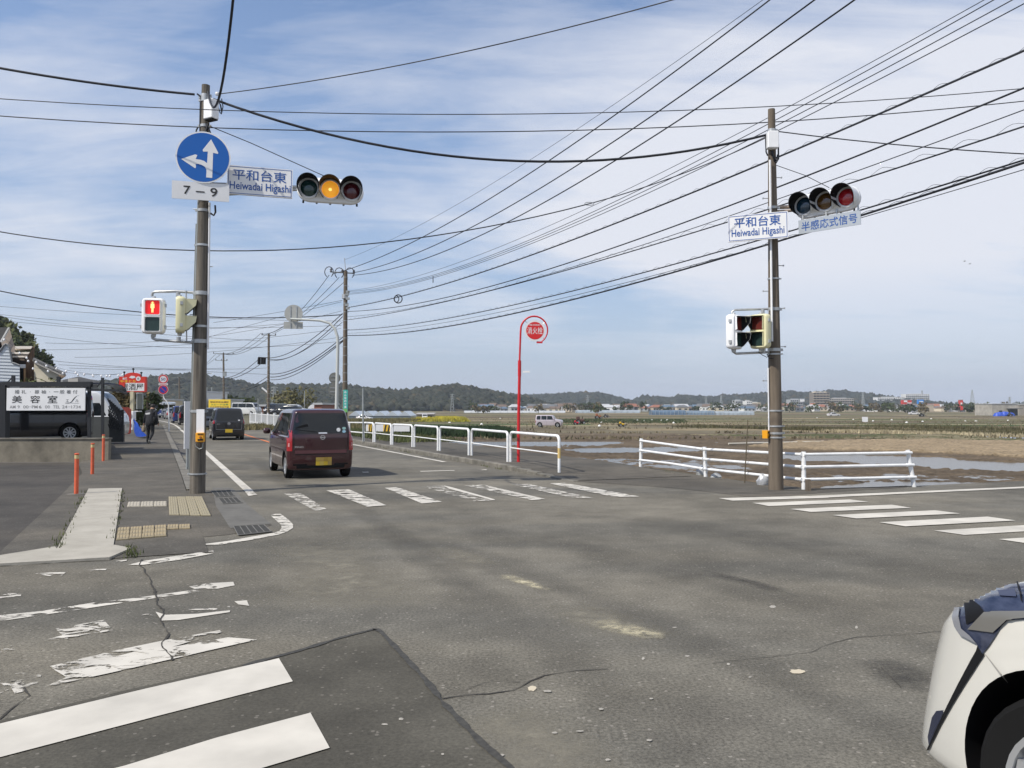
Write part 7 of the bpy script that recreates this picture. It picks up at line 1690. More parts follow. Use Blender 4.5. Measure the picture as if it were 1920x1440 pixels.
b = MB(); b.box((.01, 0, .86), (.03, Wb * .94, .62)); b.box((-Lb / 2, Wb / 2 + .006, .8), (Lb * .95, .02, .5)); b.box((-Lb / 2, -Wb / 2 - .006, .8), (Lb * .95, .02, .5)); b.build('blue_band', P_BLUE, t, local=True)
b = MB(); b.box((.03, 0, 1.06), (.02, Wb * .5, .14)); b.build('white_stripe', M_SIGNW, t, local=True)
for s in (1, -1):
    b = MB(); b.box((-Lb / 2, s * (Wb / 2 + .008), 1.65), (Lb * .86, .02, .6)); b.build('side_window', M_GLASS, t, local=True); b = MB(); b.box((.03, s * .78, .62), (.03, .2, .14)); b.build('headlight', M_CLEAR, t, local=True)
    b = MB(); b.box((.1, s * (Wb / 2 + .12), 1.55), (.12, .14, .32)); b.build('mirror', M_BLACK, t, local=True)
    for x in (-1.3, -Lb + 1.6): wheel(t, x, s * (Wb / 2 - .12), .38, .22, s)
# ---- parked and field vehicles ---------------------------------------------
gc = G(-6, 824, .42); Yc_ = 27.9
make_car('black minivan parked side-on under the carport behind the low wall', ((27 - 960) / F * Yc_, Yc_ + .9, .40), R(180 + 22), 3.9, 1.67, 1.74, 'van', P_BLACK, 2, ax=(.155, .80), tail=(.48, .66, .06), belt=.58, rw=.30, plate=None, spokes=9, name='parked_minivan', cat='minivan')

make_car('white van facing right behind the carport sign and the lattice screen', ((116 - 960) / F * 33.5, 33.8, .30), R(9), 4.6, 1.70, 1.98, 'hiace', P_WHITE, 1, belt=.46, wtop=.50, rw=.32, plate=None, name='parked_van', cat='van')
# red and white roadside pieces by the lattice
b = MB(Matrix.Translation(P(236, 810, 38))); b.bbox((-.06, .2, .5), (.28, .4, 1.2), .05); t = thing('red_cabinet', 'red cabinet standing behind the black lattice screen', 'cabinet', tuple(P(236, 810, 38))); b.build('case', mat('cabinet_red', (.50, .05, .025), .5), t)
b = MB(Matrix.Translation(P(236, 810, 38))); b.box((0, -.07, 1.0), (.34, .03, .3)); b.build('front_panel', mat('cabinet_dark', (.20, .03, .02), .5), t)
for (x, y, s_, lab) in ((245, 788, .75, 'upper white air conditioner box beside the cream sign post'), (244, 806, .85, 'lower white air conditioner box beside the cream sign post')):
    o = P(x, y, 42); t = thing('air_conditioner', lab, 'air conditioner', tuple(o)); b = MB(Matrix.Translation(o)); b.bbox((0, 0, s_ * .3), (.42, .3, s_ * .62), .02); b.build('case', M_SIGNW, t); b = MB(Matrix.Translation(o + Vector((0, -.16, s_ * .3))) @ Matrix.Rotation(R(90), 4, 'X')); b.lathe([(.15, 0), (.15, .01), (.02, .012)], 16); b.build('fan_grille', M_GREYM, t)
gl = GF(1030, 800.5)
make_car('small lilac grey boxy car parked alone in the paddies', (gl.x, gl.y, fz(gl.y)), R(-12), 3.35, 1.48, 1.5, 'boxy', P_LILAC, 1, ax=(.17, .84), win=[(.05, .20), (.23, .43), (.45, .62)], plate=None)
def fcar(px, py, head, L, W, H, kind, paint, lab, z=None, Y=None, **k):
    if Y is None: g_ = GF(px, py)
    else: g_ = Vector(((px - 960) / F * Y, Y, z))
    return make_car(lab, (g_.x, g_.y, g_.z if z is None else z), R(head), L, W, H, kind, paint, 0, plate=None, **k)
fcar(463, 0, -15, 4.3, 1.7, 1.9, 'hiace', P_WHITE, 'white van parked beyond the far railing', z=.35, Y=125, name='parked_van', cat='van')
fcar(517, 0, -100, 4.6, 1.8, 1.75, 'van', P_BLACK, 'black van facing the road beside the lamp utility pole', z=.35, Y=122); fcar(537, 0, 170, 4.4, 1.75, 1.45, 'wagon', P_BLACK, 'black estate car parked left of the white wagon', z=.35, Y=120)
fcar(556, 0, 0, 4.4, 1.7, 1.65, 'wagon', P_WHITE, 'white wagon parked behind the roof of the maroon car', z=.35, Y=128)
fcar(737, 783, -70, 3.4, 1.48, 1.7, 'van', P_WHITE, 'small white van in the field left of the open shed'); fcar(684, 778, -10, 3.6, 1.5, 1.4, 'sedan', P_WHITE, 'white car just right of the teal banner pole', Y=180, z=fz(180)); fcar(708, 777, 8, 3.8, 1.6, 1.4, 'sedan', P_WHITE, 'white car right of the thin grey post', Y=190, z=fz(190))
fcar(796, 786, -80, 3.3, 1.4, 1.5, 'van', P_WHITE, 'white light truck in the mouth of the open shed', Y=GF(796, 787.5).y - .8, z=fz(GF(796, 787.5).y)); fcar(1563, 780.5, 10, 5, 1.7, 1.5, 'sedan', P_WHITE, 'white car on the far paddy lane below the brown tower'); fcar(1714, 777.5, -8, 5, 1.7, 1.5, 'sedan', P_WHITE, 'white car on the far paddy lane below the beige store')
# farm machines: engine block, wheels and frame
def machine(px, py, m, lab, s=1.0, Y=None):
    g_ = GF(px, py); t = thing('farm_machine', lab, 'farm machine', tuple(g_), R(10)); ORG[t.name] = Vector((0, 0, 0)); b = MB(); b.bbox((0, 0, .75 * s), (1.7 * s, .9 * s, .6 * s), .08); b.bbox((-.5 * s, 0, 1.3 * s), (.7 * s, .8 * s, .6 * s), .08); b.build('body', m, t, local=True)
    for x, r_ in ((-.6, .5), (.65, .32)):
        for sy in (-1, 1): wheel(t, x * s, sy * .55 * s, r_ * s, .22 * s, sy)
    b = MB(); b.box((1.2 * s, 0, .5 * s), (.8 * s, 1.2 * s, .1)); b.cyl((.5 * s, 0, 1.0 * s), (.5 * s, 0, 1.6 * s), .05, n=6); b.build('frame', M_BLACK, t, local=True)
machine(1088, 795, mat('machine_brown', (.10, .05, .04), .7), 'dark brown farm machine right of the lilac car', .75); machine(1081, 796.5, mat('machine_red', (.55, .03, .05), .5), 'small red farm machine between the lilac car and the brown one', .4); machine(1122, 785, mat('machine_rust', (.30, .11, .05), .7), 'rust red farm machine in the middle fields', .95); machine(1137, 783, mat('machine_dark', (.08, .07, .07), .7), 'dark farm machine in the middle fields', .8)
machine(1729, 781, mat('machine_black', (.05, .05, .04), .7), 'black and yellow farm machine in the far right paddies', .9); machine(1895, 781, mat('machine_black', (.05, .05, .04), .7), 'dark machine before the blue tarp at the right edge', .9); machine(1166, 800, mat('machine_yellow', (.60, .38, .03), .6), 'yellow farm machine among the middle paddies', .4)
# ================================================================== WHITE CAR IN THE FOREGROUND
hdw = math.atan2(U.y, U.x); Lw, Ww, Hw = 4.36, 1.795, 1.55; fwdw = U
s0, t0 = 1.68, 2.66             # front wheel centre (outer face) in road coordinates
cw = U * (s0 - Lw * .335) + V * (t0 + Ww / 2 - .02)
KINDS['suv'] = [(0, .60, .82, .72), (.01, .78, .92, .76), (.03, .90, .98, .76), (.10, .98, 1, .76), (.30, 1, 1, .77), (.48, .985, 1, .77), (.58, .92, 1, .77), (.705, .685, 1, .90), (.80, .665, 1, .88), (.88, .645, .985, .84), (.92, .62, .955, .82), (.955, .575, .89, .82), (.98, .54, .79, .74), (.993, .48, .68, .63), (1, .42, .58, .53)]
me = car_body(Lw, Ww, Hw, 'suv', .21, .60, .34, rake=.10); xa = [-Lw / 2 + Lw * .19, Lw * .335]
body = cut_arches(me, P_PEARL, Lw, Ww, .345, xa, lw=.34)
t = thing('white_car', 'white car entering at the bottom right corner with its headlight and front wheel showing', 'car', tuple(cw), hdw); ORG[t.name] = Vector((0, 0, 0))
bo = bpy.data.objects.new('body', body); COL.objects.link(bo); bo.parent = t
Mw = Matrix.Translation(cw) @ Matrix.Rotation(hdw, 4, 'Z'); Mi = Mw.inverted(); Mr = Mi.to_3x3()
bvw = BVHTree.FromPolygons([v.co.copy() for v in body.vertices], [tuple(p.vertices) for p in body.polygons])
co = Mi @ Vector((0, 0, HC))
pixray = lambda u, v: (co, (Mr @ ray(u, v)).normalized())
w8 = lambda pts: [(1600 + a / 3.6, 1040 + b / 3.6) for a, b in pts]
def wp(name, poly, m, off, step=5, par=None): return project(bvw, w8(poly), pixray, step, off).build(name, m, par or t, 60, local=True)
HL = mat('headlight_glass', (.012, .018, .040), .08, spec=.5, nscale=9, col2=(.05, .06, .10), stretch=(1, 1, 3))
hl = wp('headlight', [(720, 275), (790, 232), (900, 218), (1120, 205), (1420, 180), (1420, 440), (1150, 440), (1050, 442), (1010, 480), (960, 560), (920, 620), (880, 668), (840, 600), (740, 545), (700, 490), (682, 430), (700, 340)], HL, .006)
wp('chrome_blade', [(900, 390), (1420, 385), (1420, 415), (1150, 432), (1050, 440), (1010, 480), (960, 525), (790, 505), (850, 440)], mat('blade_silver', (.17, .165, .15), .3, .2), .012, par=hl)
wp('lamp_pod', [(765, 335), (800, 300), (870, 355), (900, 390), (850, 440), (780, 470)], M_BLACK, .011, par=hl)
wp('lens_edge', [(682, 430), (700, 340), (720, 275), (745, 258), (735, 330), (728, 420), (745, 500), (800, 545), (845, 598), (740, 545), (700, 490)], mat('lens_edge', (.22, .225, .24), .15), .010, par=hl)
wp('drl', [(985, 258), (1100, 248), (1110, 298), (1000, 290)], mat('lamp_inner', (.05, .06, .10), .5, spec=.2), .011, par=hl)  # dim blue patch, a reflection of the sky put into the lens colour
wp('bumper_gap', [(850, 600), (880, 668), (895, 672), (850, 740), (760, 880), (680, 1010), (600, 1150), (535, 1280), (495, 1365), (480, 1362), (520, 1280), (590, 1130), (640, 1020), (720, 860), (800, 710), (835, 650)], M_BLACK, .005)
wp('fog_lamp_recess', [(540, 1100), (570, 1055), (620, 1050), (600, 1110), (560, 1190), (520, 1290), (512, 1230)], mat('recess_navy', (.02, .025, .05), .3), .006)
wp('bonnet_gap', [(1110, 205), (1122, 205), (1160, 330), (1150, 330)], M_BLACK, .014)
wp('panel_gap', [(893, 672), (898, 672), (1000, 800), (1040, 858), (1036, 861), (990, 806)], mat('gap_grey', (.30, .29, .27), .5), .003)
wp('arch_trim', [(1060, 925), (1200, 925), (1200, 932), (1080, 936)], M_BLACK, .004)
sr = lambda s: (lambda u, v: (Vector((u, s * 3, v)), Vector((0, -s, 0))))
for s in (1, -1):
    for x0, x1 in ((-1.75, -1.1), (-1.05, -.2), (-.15, .55)): project(bvw, [(x0, .98), (x1, .98), (x1 - (.25 if x1 > .5 else 0), 1.40), (x0 + .05, 1.40)], sr(s), .12, .006).build('side_window', M_GLASS, t, 60, local=True)
    for x in (-.17, .72): project(bvw, [(x - .004, .35), (x + .004, .35), (x + .004, .95), (x - .004, .95)], sr(s), .1, .003).build('door_gap', M_BLACK, t, local=True)
    for x in xa: wheel(t, x, s * (Ww / 2 - .13), .335, .22, s, 5, .225)
    project(bvw, [(xa[0] + .42, .22), (xa[1] - .42, .22), (xa[1] - .42, .30), (xa[0] + .42, .30)], sr(s), .15, .006).build('sill_trim', M_BLACK, t, 60, local=True)
    b = MB(); b.bbox((.62, s * 1.0, 1.02), (.12, .2, .15), .03); b.build('door_mirror', P_PEARL, t, 50, local=True)
b = MB(); b.box((0, 0, .30), (3.2, 1.1, .2)); b.build('underbody', M_BLACK, t, local=True)
fr_ = lambda u, v: (Vector((6, u, v)), Vector((-1, 0, 0)))
project(bvw, [(-.6, 1.02), (.6, 1.02), (.52, 1.42), (-.52, 1.42)], fr_, .12, .006).build('windscreen', M_GLASS, t, 60, local=True)
project(bvw, [(-.45, .35), (.45, .35), (.45, .62), (-.45, .62)], fr_, .1, .006).build('grille', M_BLACK, t, 60, local=True)
project(bvw, [(-.55, 1.0), (.55, 1.0), (.5, 1.36), (-.5, 1.36)], lambda u, v: (Vector((-6, u, v)), Vector((1, 0, 0))), .12, .006).build('rear_window', M_GLASS, t, 60, local=True)
# ================================================================== PERSON
def skin_body(name, joints, edges, m, parent, sub=2, root=0, mats=None, matfn=None):
    me = bpy.data.meshes.new(name); me.from_pydata([j[0] for j in joints], edges, []); o = bpy.data.objects.new(name, me); COL.objects.link(o)
    o.modifiers.new('s', 'SKIN'); o.modifiers['s'].use_smooth_shade = True
    for v, j in zip(me.skin_vertices[0].data, joints): r_ = j[1]; v.radius = r_ if isinstance(r_, tuple) else (r_, r_)
    me.skin_vertices[0].data[root].use_root = True; sb = o.modifiers.new('d', 'SUBSURF'); sb.levels = sub; sb.render_levels = sub
    dg = bpy.context.evaluated_depsgraph_get(); dg.update(); r = bpy.data.meshes.new_from_object(o.evaluated_get(dg)); bpy.data.objects.remove(o)
    r.polygons.foreach_set('use_smooth', [True] * len(r.polygons)); r.materials.clear()
    for mm in mats or [m]: r.materials.append(mm)
    if matfn:
        for p in r.polygons: p.material_index = matfn(p.center)
    o = bpy.data.objects.new(name, r); COL.objects.link(o); o.parent = parent; return o
pg = G(281, 832.5, .05)
t = thing('person', 'man seen from behind walking up the pavement in a dark jacket and trousers', 'person', tuple(pg), R(-12)); ORG[t.name] = Vector((0, 0, 0))
M_JK = mat('jacket_dark', (.016, .017, .022), .8, nscale=12, namt=.3, bump=.4, bscale=10); M_TR = mat('trousers_dark', (.013, .014, .018), .85, nscale=9, namt=.3); M_SKIN = mat('skin', (.38, .22, .15), .6); M_SHOE = mat('shoe_grey', (.20, .20, .19), .7); M_HAIR = mat('hair_dark', (.018, .014, .012), .7)
J = [((0, 0, .88), (.165, .12)), ((0, 0, 1.05), (.175, .13)), ((0, .03, 1.22), (.20, .135)), ((0, .07, 1.36), (.18, .11)), ((0, .11, 1.43), .065), ((0, .16, 1.52), .085), ((0, .185, 1.60), .075),
     ((-.10, 0, .80), (.105, .11)), ((-.11, .04, .46), .072), ((-.11, -.02, .10), .045), ((-.11, .02, .045), .04), ((-.115, .16, .035), .035),
     ((.10, 0, .80), (.105, .11)), ((.11, .02, .46), .072), ((.115, -.20, .17), .045), ((.115, -.20, .10), .04), ((.12, -.10, .045), .034),
     ((-.21, .07, 1.34), .075), ((-.30, .05, 1.08), .058), ((-.36, .10, .86), .042), ((-.375, .12, .80), .030),
     ((.21, .07, 1.34), .075), ((.29, .02, 1.08), .058), ((.30, .10, .88), .042), ((.30, .13, .82), .030)]
E_ = [(0, 1), (1, 2), (2, 3), (3, 4), (4, 5), (5, 6), (0, 7), (7, 8), (8, 9), (9, 10), (10, 11), (0, 12), (12, 13), (13, 14), (14, 15), (15, 16), (3, 17), (17, 18), (18, 19), (19, 20), (3, 21), (21, 22), (22, 23), (23, 24)]
for hi, sx in ((20, -1), (24, 1)):
    h0 = Vector(J[hi][0])
    for k in range(5):
        o_ = Vector((sx * .004, (k - 2) * .014, 0)) if k < 4 else Vector((0, .035, .015)); ln = (.036, .044, .042, .034, .026)[k]
        J.append((tuple(h0 + o_ + Vector((0, 0, -.018))), .009)); J.append((tuple(h0 + o_ * 1.2 + Vector((-sx * .006, .004, -.018 - ln)), ), .007)); E_ += [(hi, len(J) - 2), (len(J) - 2, len(J) - 1)]
def pmat(c):
    if c.z > 1.46: return 2
    if c.z < .085 or (c.x > .05 and c.y < -.13 and c.z < .17): return 3
    if abs(c.x) > .27 and c.z < .855: return 2
    return 0 if c.z > .84 or abs(c.x) > .24 else 1
skin_body('body', J, E_, M_JK, t, 2, 0, [M_JK, M_TR, M_SKIN, M_SHOE], pmat)
b = MB(); b.lathe([(.078, -.06), (.10, -.01), (.099, .045), (.07, .085), (.001, .105)], 18, c=(0, .165, 1.575)); b.build('hair', M_HAIR, t, 60, local=True)
b = MB(); rings = []
for z, rx, ry in ((.80, .19, .145), (.84, .205, .16), (1.0, .20, .155), (1.2, .225, .165), (1.36, .20, .15), (1.43, .10, .09)): rings.append([(rx * math.cos(a) * (1 + .05 * math.sin(a * 5 + z * 9)), ry * math.sin(a) + (.02 + .12 * max(0, z - 1.0)), z) for a in [2 * math.pi * k / 24 for k in range(24)]])
b.loft(rings, False); jk = b.build('jacket', M_JK, t, 70, local=True)
b = MB(Matrix.Translation((-.03, -.118, 1.27)) @ Matrix.Rotation(R(90), 4, 'X') @ Matrix.Rotation(R(6), 4, 'Z')); b.box((0, .018, 0), (.22, .026, .012)); b.box((.0, -.018, 0), (.20, .024, .012)); b.build('back_print', M_SIGNW, jk, local=True)
b = MB(); rings = [[(.25 + .085 * k_ * math.cos(a), .0 + .13 * k_ * math.sin(a), z) for a in [2 * math.pi * k / 16 for k in range(16)]] for z, k_ in ((.80, .5), (.84, .95), (.98, 1.1), (1.10, .95), (1.17, .5))]
b.loft(rings, True)
for v in b.v: pass
bb = thing('shoulder_bag', 'dark bag hanging at the right side of the walking man', 'bag', tuple(pg), R(-12)); ORG[bb.name] = Vector((0, 0, 0)); b.build('bag_body', M_BLACK, bb, 60, local=True)
b = MB(); b.tube([(.26, -.10, 1.12), (.17, -.14, 1.36), (.08, -.06, 1.47), (.10, .12, 1.45), (.2, .16, 1.3), (.26, .08, 1.12)], .014, 6); b.build('strap', M_BLACK, bb, 60, local=True)
sk = thing('paper_bag', 'small pale bag in the left hand of the walking man', 'bag', tuple(pg), R(-12)); ORG[sk.name] = Vector((0, 0, 0)); b = MB(); b.lathe([(.02, .80), (.05, .76), (.085, .66), (.08, .56), (.03, .53), (.001, .53)], 12, c=(-.385, .12, -.03)); b.build('bag_body', mat('kraft', (.24, .19, .13), .8, nscale=10, namt=.3), sk, 50, local=True)
# ================================================================== LEFT SIDE: CARPORT, SIGN, HOUSES
M_FR = mat('frame_dark', (.012, .013, .016), .5)
Yk = 26.2
def PX(px, py, Y=Yk): return P(px, py, Y)
t = thing('carport', 'dark steel carport frame over the black minivan', 'carport', tuple(P(100, 822, Yk)))
def bar(name, a, c, w, m=M_FR, par=None, d=None):
    b = MB(); dd = (c - a); L_ = dd.length; z = dd.normalized(); x = Vector((0, 1, 0)) if abs(z.y) < .9 else Vector((1, 0, 0)); x = (x - z * x.dot(z)).normalized(); y = z.cross(x)
    M = Matrix((y, x, z)).transposed().to_4x4(); M.translation = (a + c) / 2; b.M = M; b.box((0, 0, 0), (w, d or w, L_)); return b.build(name, m, par or t)
bar('post', PX(7, 822), PX(7, 722), .24); bar('post', PX(167.5, 822), PX(167.5, 716), .085); bar('post', PX(192.5, 826), PX(192.5, 708), .075)
bar('post', PX(25, 716, 26.6), PX(25, 704, 26.6), .09); bar('post', PX(110, 720, 26.6), PX(110, 706, 26.6), .09)
bar('beam', PX(-40, 721), PX(172, 720.5), .16); bar('beam', PX(168, 731), PX(222, 732), .07); bar('beam', PX(-40, 728, 26.5), PX(168, 727.5, 26.5), .06); bar('beam', PX(222, 732), PX(238, 739), .05)
bar('brace', PX(14, 717, 26.7), PX(22, 709, 26.7), .03); bar('brace', PX(182, 726, 26.3), PX(191, 713, 26.3), .03)
b = MB(); rings = []                               # curved polycarbonate roof
for y_, d_ in ((0, 0), (1, 0)):
    pass
prof = [(171, 717.5), (190, 717.5), (215, 719), (228, 722), (236, 728), (238, 734)]
for (x, y) in prof: a = P(x, y, 26.4); c = a + Vector((-1.6, 2.6, .05)); rings.append([tuple(a), tuple(c), tuple(c - Vector((0, 0, .04))), tuple(a - Vector((0, 0, .04)))])
b.loft([[Vector(q) for q in r_] for r_ in rings], True); b.build('curved_roof', mat('polycarbonate', (.018, .024, .045), .3), t, 40)
b = MB(); a = P(-40, 716, 26.3); c = P(171, 717, 26.3); b.add([a, c, c + Vector((-1.6, 2.6, .05)), a + Vector((-1.6, 2.6, .05)), a - Vector((0, 0, .05)), c - Vector((0, 0, .05)), c + Vector((-1.6, 2.6, .0)), a + Vector((-1.6, 2.6, .0))], [(0, 1, 2, 3), (7, 6, 5, 4), (0, 4, 5, 1), (1, 5, 6, 2), (2, 6, 7, 3), (3, 7, 4, 0)]); b.build('flat_roof', M_FR, t)
# back wall/inner panels
t = thing('yard_wall', 'dark grey panel wall between the carport posts below the white van', 'wall', tuple(P(195, 822, 31))); b = MB(); a, c = P(-60, 781, 32), P(210, 781, 32); b.add([(a.x, 32, .3), (c.x, 32, .3), (c.x, 32.1, .3), (a.x, 32.1, .3), (a.x, 32, 1.22), (c.x, 32, 1.22), (c.x, 32.1, 1.22), (a.x, 32.1, 1.22)], [(3, 2, 1, 0), (4, 5, 6, 7), (0, 1, 5, 4), (1, 2, 6, 5), (2, 3, 7, 6), (3, 0, 4, 7)]); b.build('panel', mat('panel_grey', (.050, .055, .055), .6, nscale=3, namt=.2), t)
b = MB(); b.add([(-60, 23.42, .40), (-40, 23.42, .40), (G(203, 866).x, G(203, 866).y + .17, .40), (P(203, 822, 33).x, 33, .30), (-60, 36, .3)], [(0, 1, 2, 3, 4)]); struct(b.build('carport_floor', MATS['yard_asphalt']))
# lattice screen
t = thing('lattice_screen', 'dark diamond lattice screen beside the carport', 'lattice screen', tuple(P(215, 828, 27.5))); x0, x1 = 203, 231; bar('post', P(230.5, 829, 27.5), P(230.5, 768, 27.5), .05)
A = lambda f, g: P(x0 + (x1 - x0) * f, 829 - g * (829 - (745 + 26 * f)), 27.5)
k = 0
for i in range(-7, 9):
    for d in (1, -1):
        f0, f1 = i / 8, i / 8 + 1.0; pts = []
        for f in np.linspace(f0, f1, 12):
            g = (f - f0) * 1.0 if d == 1 else 1 - (f - f0)
            if 0 <= f <= 1 and .25 <= g * .9 + .08 <= .98: pts.append(A(f, g * .9 + .08) + Vector((0, .02 * d, 0)))
        if len(pts) > 1: bar('slat', pts[0], pts[-1], .028)
b = MB(); b.add([A(0, 0), A(1, 0), A(1, .55), A(0, .62)], [(0, 1, 2, 3)]); b.v = [v + Vector((0, .06, 0)) for v in b.v] + [v + Vector((0, .1, 0)) for v in b.v]; b.f = [(0, 1, 2, 3), (7, 6, 5, 4), (0, 4, 5, 1), (1, 5, 6, 2), (2, 6, 7, 3), (3, 7, 4, 0)]; b.mi = [0] * 6; b.cols = [None] * 6; b.build('dark_panel', mat('panel_dark', (.022, .023, .022), .7, nscale=4, namt=.3), t)
# blue tarp
tp_ = [G(250, 786, .9), G(268, 812, .1), G(276, 817, .06), G(258, 819, .06), G(251, 806, .2)]
b = MB(); c0 = P(251, 786, 41); base_ = [P(254, 818, 41), P(261, 819, 40.5), P(268, 819, 40), P(274, 817, 40.3), P(272, 815, 41.2), P(262, 806, 41.8), P(255, 800, 42)]
rings = [[c0.lerp(q, f) + Vector((.05 * math.sin(k * 2.3 + f * 7), 0, .06 * math.sin(k * 1.7 + f * 5) * (1 - f))) for k, q in enumerate(base_)] for f in (0.02, .25, .5, .75, 1)]
b.loft(rings, True); tag(b.build('blue_tarp', mat('tarp_bright', (.01, .06, .38), .5, bump=.5, bscale=5), None, 40), 'bright blue tarp draped by the pavement left of the walking man', 'tarp')
# name board of the salon
t, M = board('salon_sign', 'white salon sign board with black characters on the carport front', 'sign', tuple(P(86, 748.5, Yk - .18)), R(1.5), 144 / F * Yk, 42 / F * Yk, M_SIGNW, .05)
ws = 144 / F * Yk; sx = lambda px: (px - 86) / F * Yk; sy = lambda py: (748.5 - py) / F * Yk; k_ = Yk / F
def word(s_, x0, x1, y0, y1, m, bo): letters(t, M, s_, sx((x0 + x1) / 2), sy((y0 + y1) / 2), (x1 - x0) * k_, (y1 - y0) * k_, m, bo)
c8 = lambda x: x / 7.2
M_G1 = mat('lettering_grey', (.10, .10, .10), .6); M_G2 = mat('lettering_light_grey', (.24, .24, .24), .6)
for ch, a, c in (('婚', 208, 270), ('礼', 295, 358), ('・', 400, 425), ('振', 470, 530), ('袖', 558, 620), ('・', 655, 682), ('一', 722, 785), ('般', 802, 865), ('着', 890, 950), ('付', 975, 1035)):
    if ch in '・': word('.', c8(a + 8), c8(c - 8), 700 + 246 / 7.2, 700 + 254 / 7.2, M_G1, .03)
    elif ch == '一': word('-', c8(a), c8(c), 700 + 246 / 7.2, 700 + 254 / 7.2, M_G1, .0)
    else: word(ch, c8(a), c8(c), 700 + 225 / 7.2, 700 + 276 / 7.2, M_G1, .004)
for ch, a, c in (('美', 172, 305), ('容', 412, 545), ('室', 642, 772)): word(ch, c8(a), c8(c), 700 + 300 / 7.2, 700 + 402 / 7.2, M_TXT, .010)
word('エ', c8(885), c8(925), 700 + 352 / 7.2, 700 + 384 / 7.2, M_G1, .0); word('ル', c8(1010), c8(1052), 700 + 350 / 7.2, 700 + 384 / 7.2, M_G1, .0)
b = MB(M); cu_ = [(1060, 300, 2), (1035, 302, 3), (1010, 320, 7), (985, 350, 12), (960, 385, 8), (930, 402, 4), (890, 408, 3), (874, 400, 2), (885, 392, 2), (920, 396, 3), (980, 402, 3), (1062, 402, 3)]
for (p, q) in zip(cu_[:-1], cu_[1:]):
    a = Vector((sx(c8(p[0])), sy(700 + p[1] / 7.2), .005)); c = Vector((sx(c8(q[0])), sy(700 + q[1] / 7.2), .005)); d = (c - a).normalized(); n_ = Vector((-d.y, d.x, 0)); b.add([a + n_ * p[2] * .0012, c + n_ * q[2] * .0012, c - n_ * q[2] * .0012, a - n_ * p[2] * .0012], [(0, 1, 2, 3)])
b.build('lettering', M_TXT, t)
for s_, a, c, m in (('AM', 145, 220, M_G2), ('9', 248, 276, M_G2), ('00', 322, 392, M_G2), ('-', 398, 430, M_G2), ('PM', 436, 512, M_G2), ('6', 530, 562, M_G1), ('00', 610, 676, M_G2), ('TEL', 716, 808, M_G2), ('24', 836, 905, M_G2), ('-', 915, 948, M_G2), ('1734', 958, 1082, M_G2)):
    if s_ == '-': word(s_, c8(a), c8(c), 700 + 449 / 7.2, 700 + 453 / 7.2, m, .0)
    else: word(s_, c8(a), c8(c), 700 + 432 / 7.2, 700 + 472 / 7.2, m, .004)
# houses at the left --------------------------------------------------------
Yh = 44.0
def ext(mb, poly, Y, depth):            # facade outline traced at its real distance, extruded backwards
    n = len(poly); a = [P(x, y, Y) for x, y in poly]; c = [p + Vector((-.6 * depth, depth, 0)) for p in a]
    mb.add(a + c, [tuple(range(n)), tuple(range(2 * n - 1, n - 1, -1))] + [(i, n + i, n + (i + 1) % n, (i + 1) % n) for i in range(n)]); return mb
t = thing('salon_building', 'white sided salon building with curved parapet at the left edge', 'building', tuple(P(10, 800, Yh)))
curve = [(-60, 665), (-8, 665), (0, 672)] + [(2 + 0, 671), (4, 660), (7, 650), (11, 645), (14, 646), (17, 652), (19.5, 662), (21, 672), (22.5, 680), (30, 682), (37, 685)]
b = MB(); ext(b, [(-60, 790)] + [(-60, 665), (-12, 665), (-4, 662), (2, 655), (7, 648), (11, 645), (14.5, 646.5), (17.5, 652), (19.5, 662), (21, 672), (22.5, 680), (30, 682), (37, 685)] + [(37, 790)], Yh, 6); b.build('siding_wall', mat('siding_white', (.50, .54, .58), .7), t)
for k in range(15):
    y = 653 + k * 6; xr = 17.5 if y < 662 else (21 if y < 680 else 37)
    b = MB(); a, c = P(-60, y - 2, Yh - .03), P(xr - .3, y + (2 if xr > 30 else 1), Yh - .03); b.add([a, c, c - Vector((0, 0, .02)), a - Vector((0, 0, .02)), a + Vector((0, .02, 0)), c + Vector((0, .02, 0))], [(0, 1, 2, 3), (0, 4, 5, 1)]); b.build('siding_board_edge', mat('siding_shadow', (.34, .37, .40), .8), t)
b = MB()
for a, c in zip([(-4, 662), (2, 655), (7, 648), (11, 645), (14.5, 646.5), (17.5, 652), (19.5, 662), (21, 672), (22.5, 680), (30, 682)], [(2, 655), (7, 648), (11, 645), (14.5, 646.5), (17.5, 652), (19.5, 662), (21, 672), (22.5, 680), (30, 682), (37, 685)]): b.tube([P(*a, Yh - .05), P(*c, Yh - .05)], .045, 5)
b.build('parapet_trim', mat('trim_grey', (.16, .17, .18), .6), t)
b = MB(); ext(b, [(-80, 612), (16, 614), (2, 640), (-4, 650), (-80, 650)], Yh + 4, 5); b.build('roof', mat('slate_roof', (.055, .055, .055), .8), t)
b = MB(); ext(b, [(17, 614.5), (18.5, 618), (28, 651), (28, 690), (14, 690), (4, 650), (2, 640)], Yh + 3.6, 5); b.build('gable_wall', mat('gable_taupe', (.27, .225, .19), .8, nscale=2, namt=.1), t)
b = MB(); b.tube([P(17, 614.5, Yh + 3.4), P(2, 641, Yh + 3.4)], .07, 5); b.build('fascia', mat('fascia_pale', (.45, .45, .43), .6), t)
t = thing('tower_house', 'brown clad wall with white slatted balconies behind the salon', 'building', tuple(P(48, 800, Yh + 2)))
b = MB(); ext(b, [(48, 790), (48, 690), (50, 668), (57, 660), (61, 651), (64.5, 649), (64.5, 790)], Yh + 2, 5); b.build('clad_wall', mat('clad_brown', (.20, .135, .095), .85, nscale=2, namt=.2, stretch=(6, 6, .6)), t)
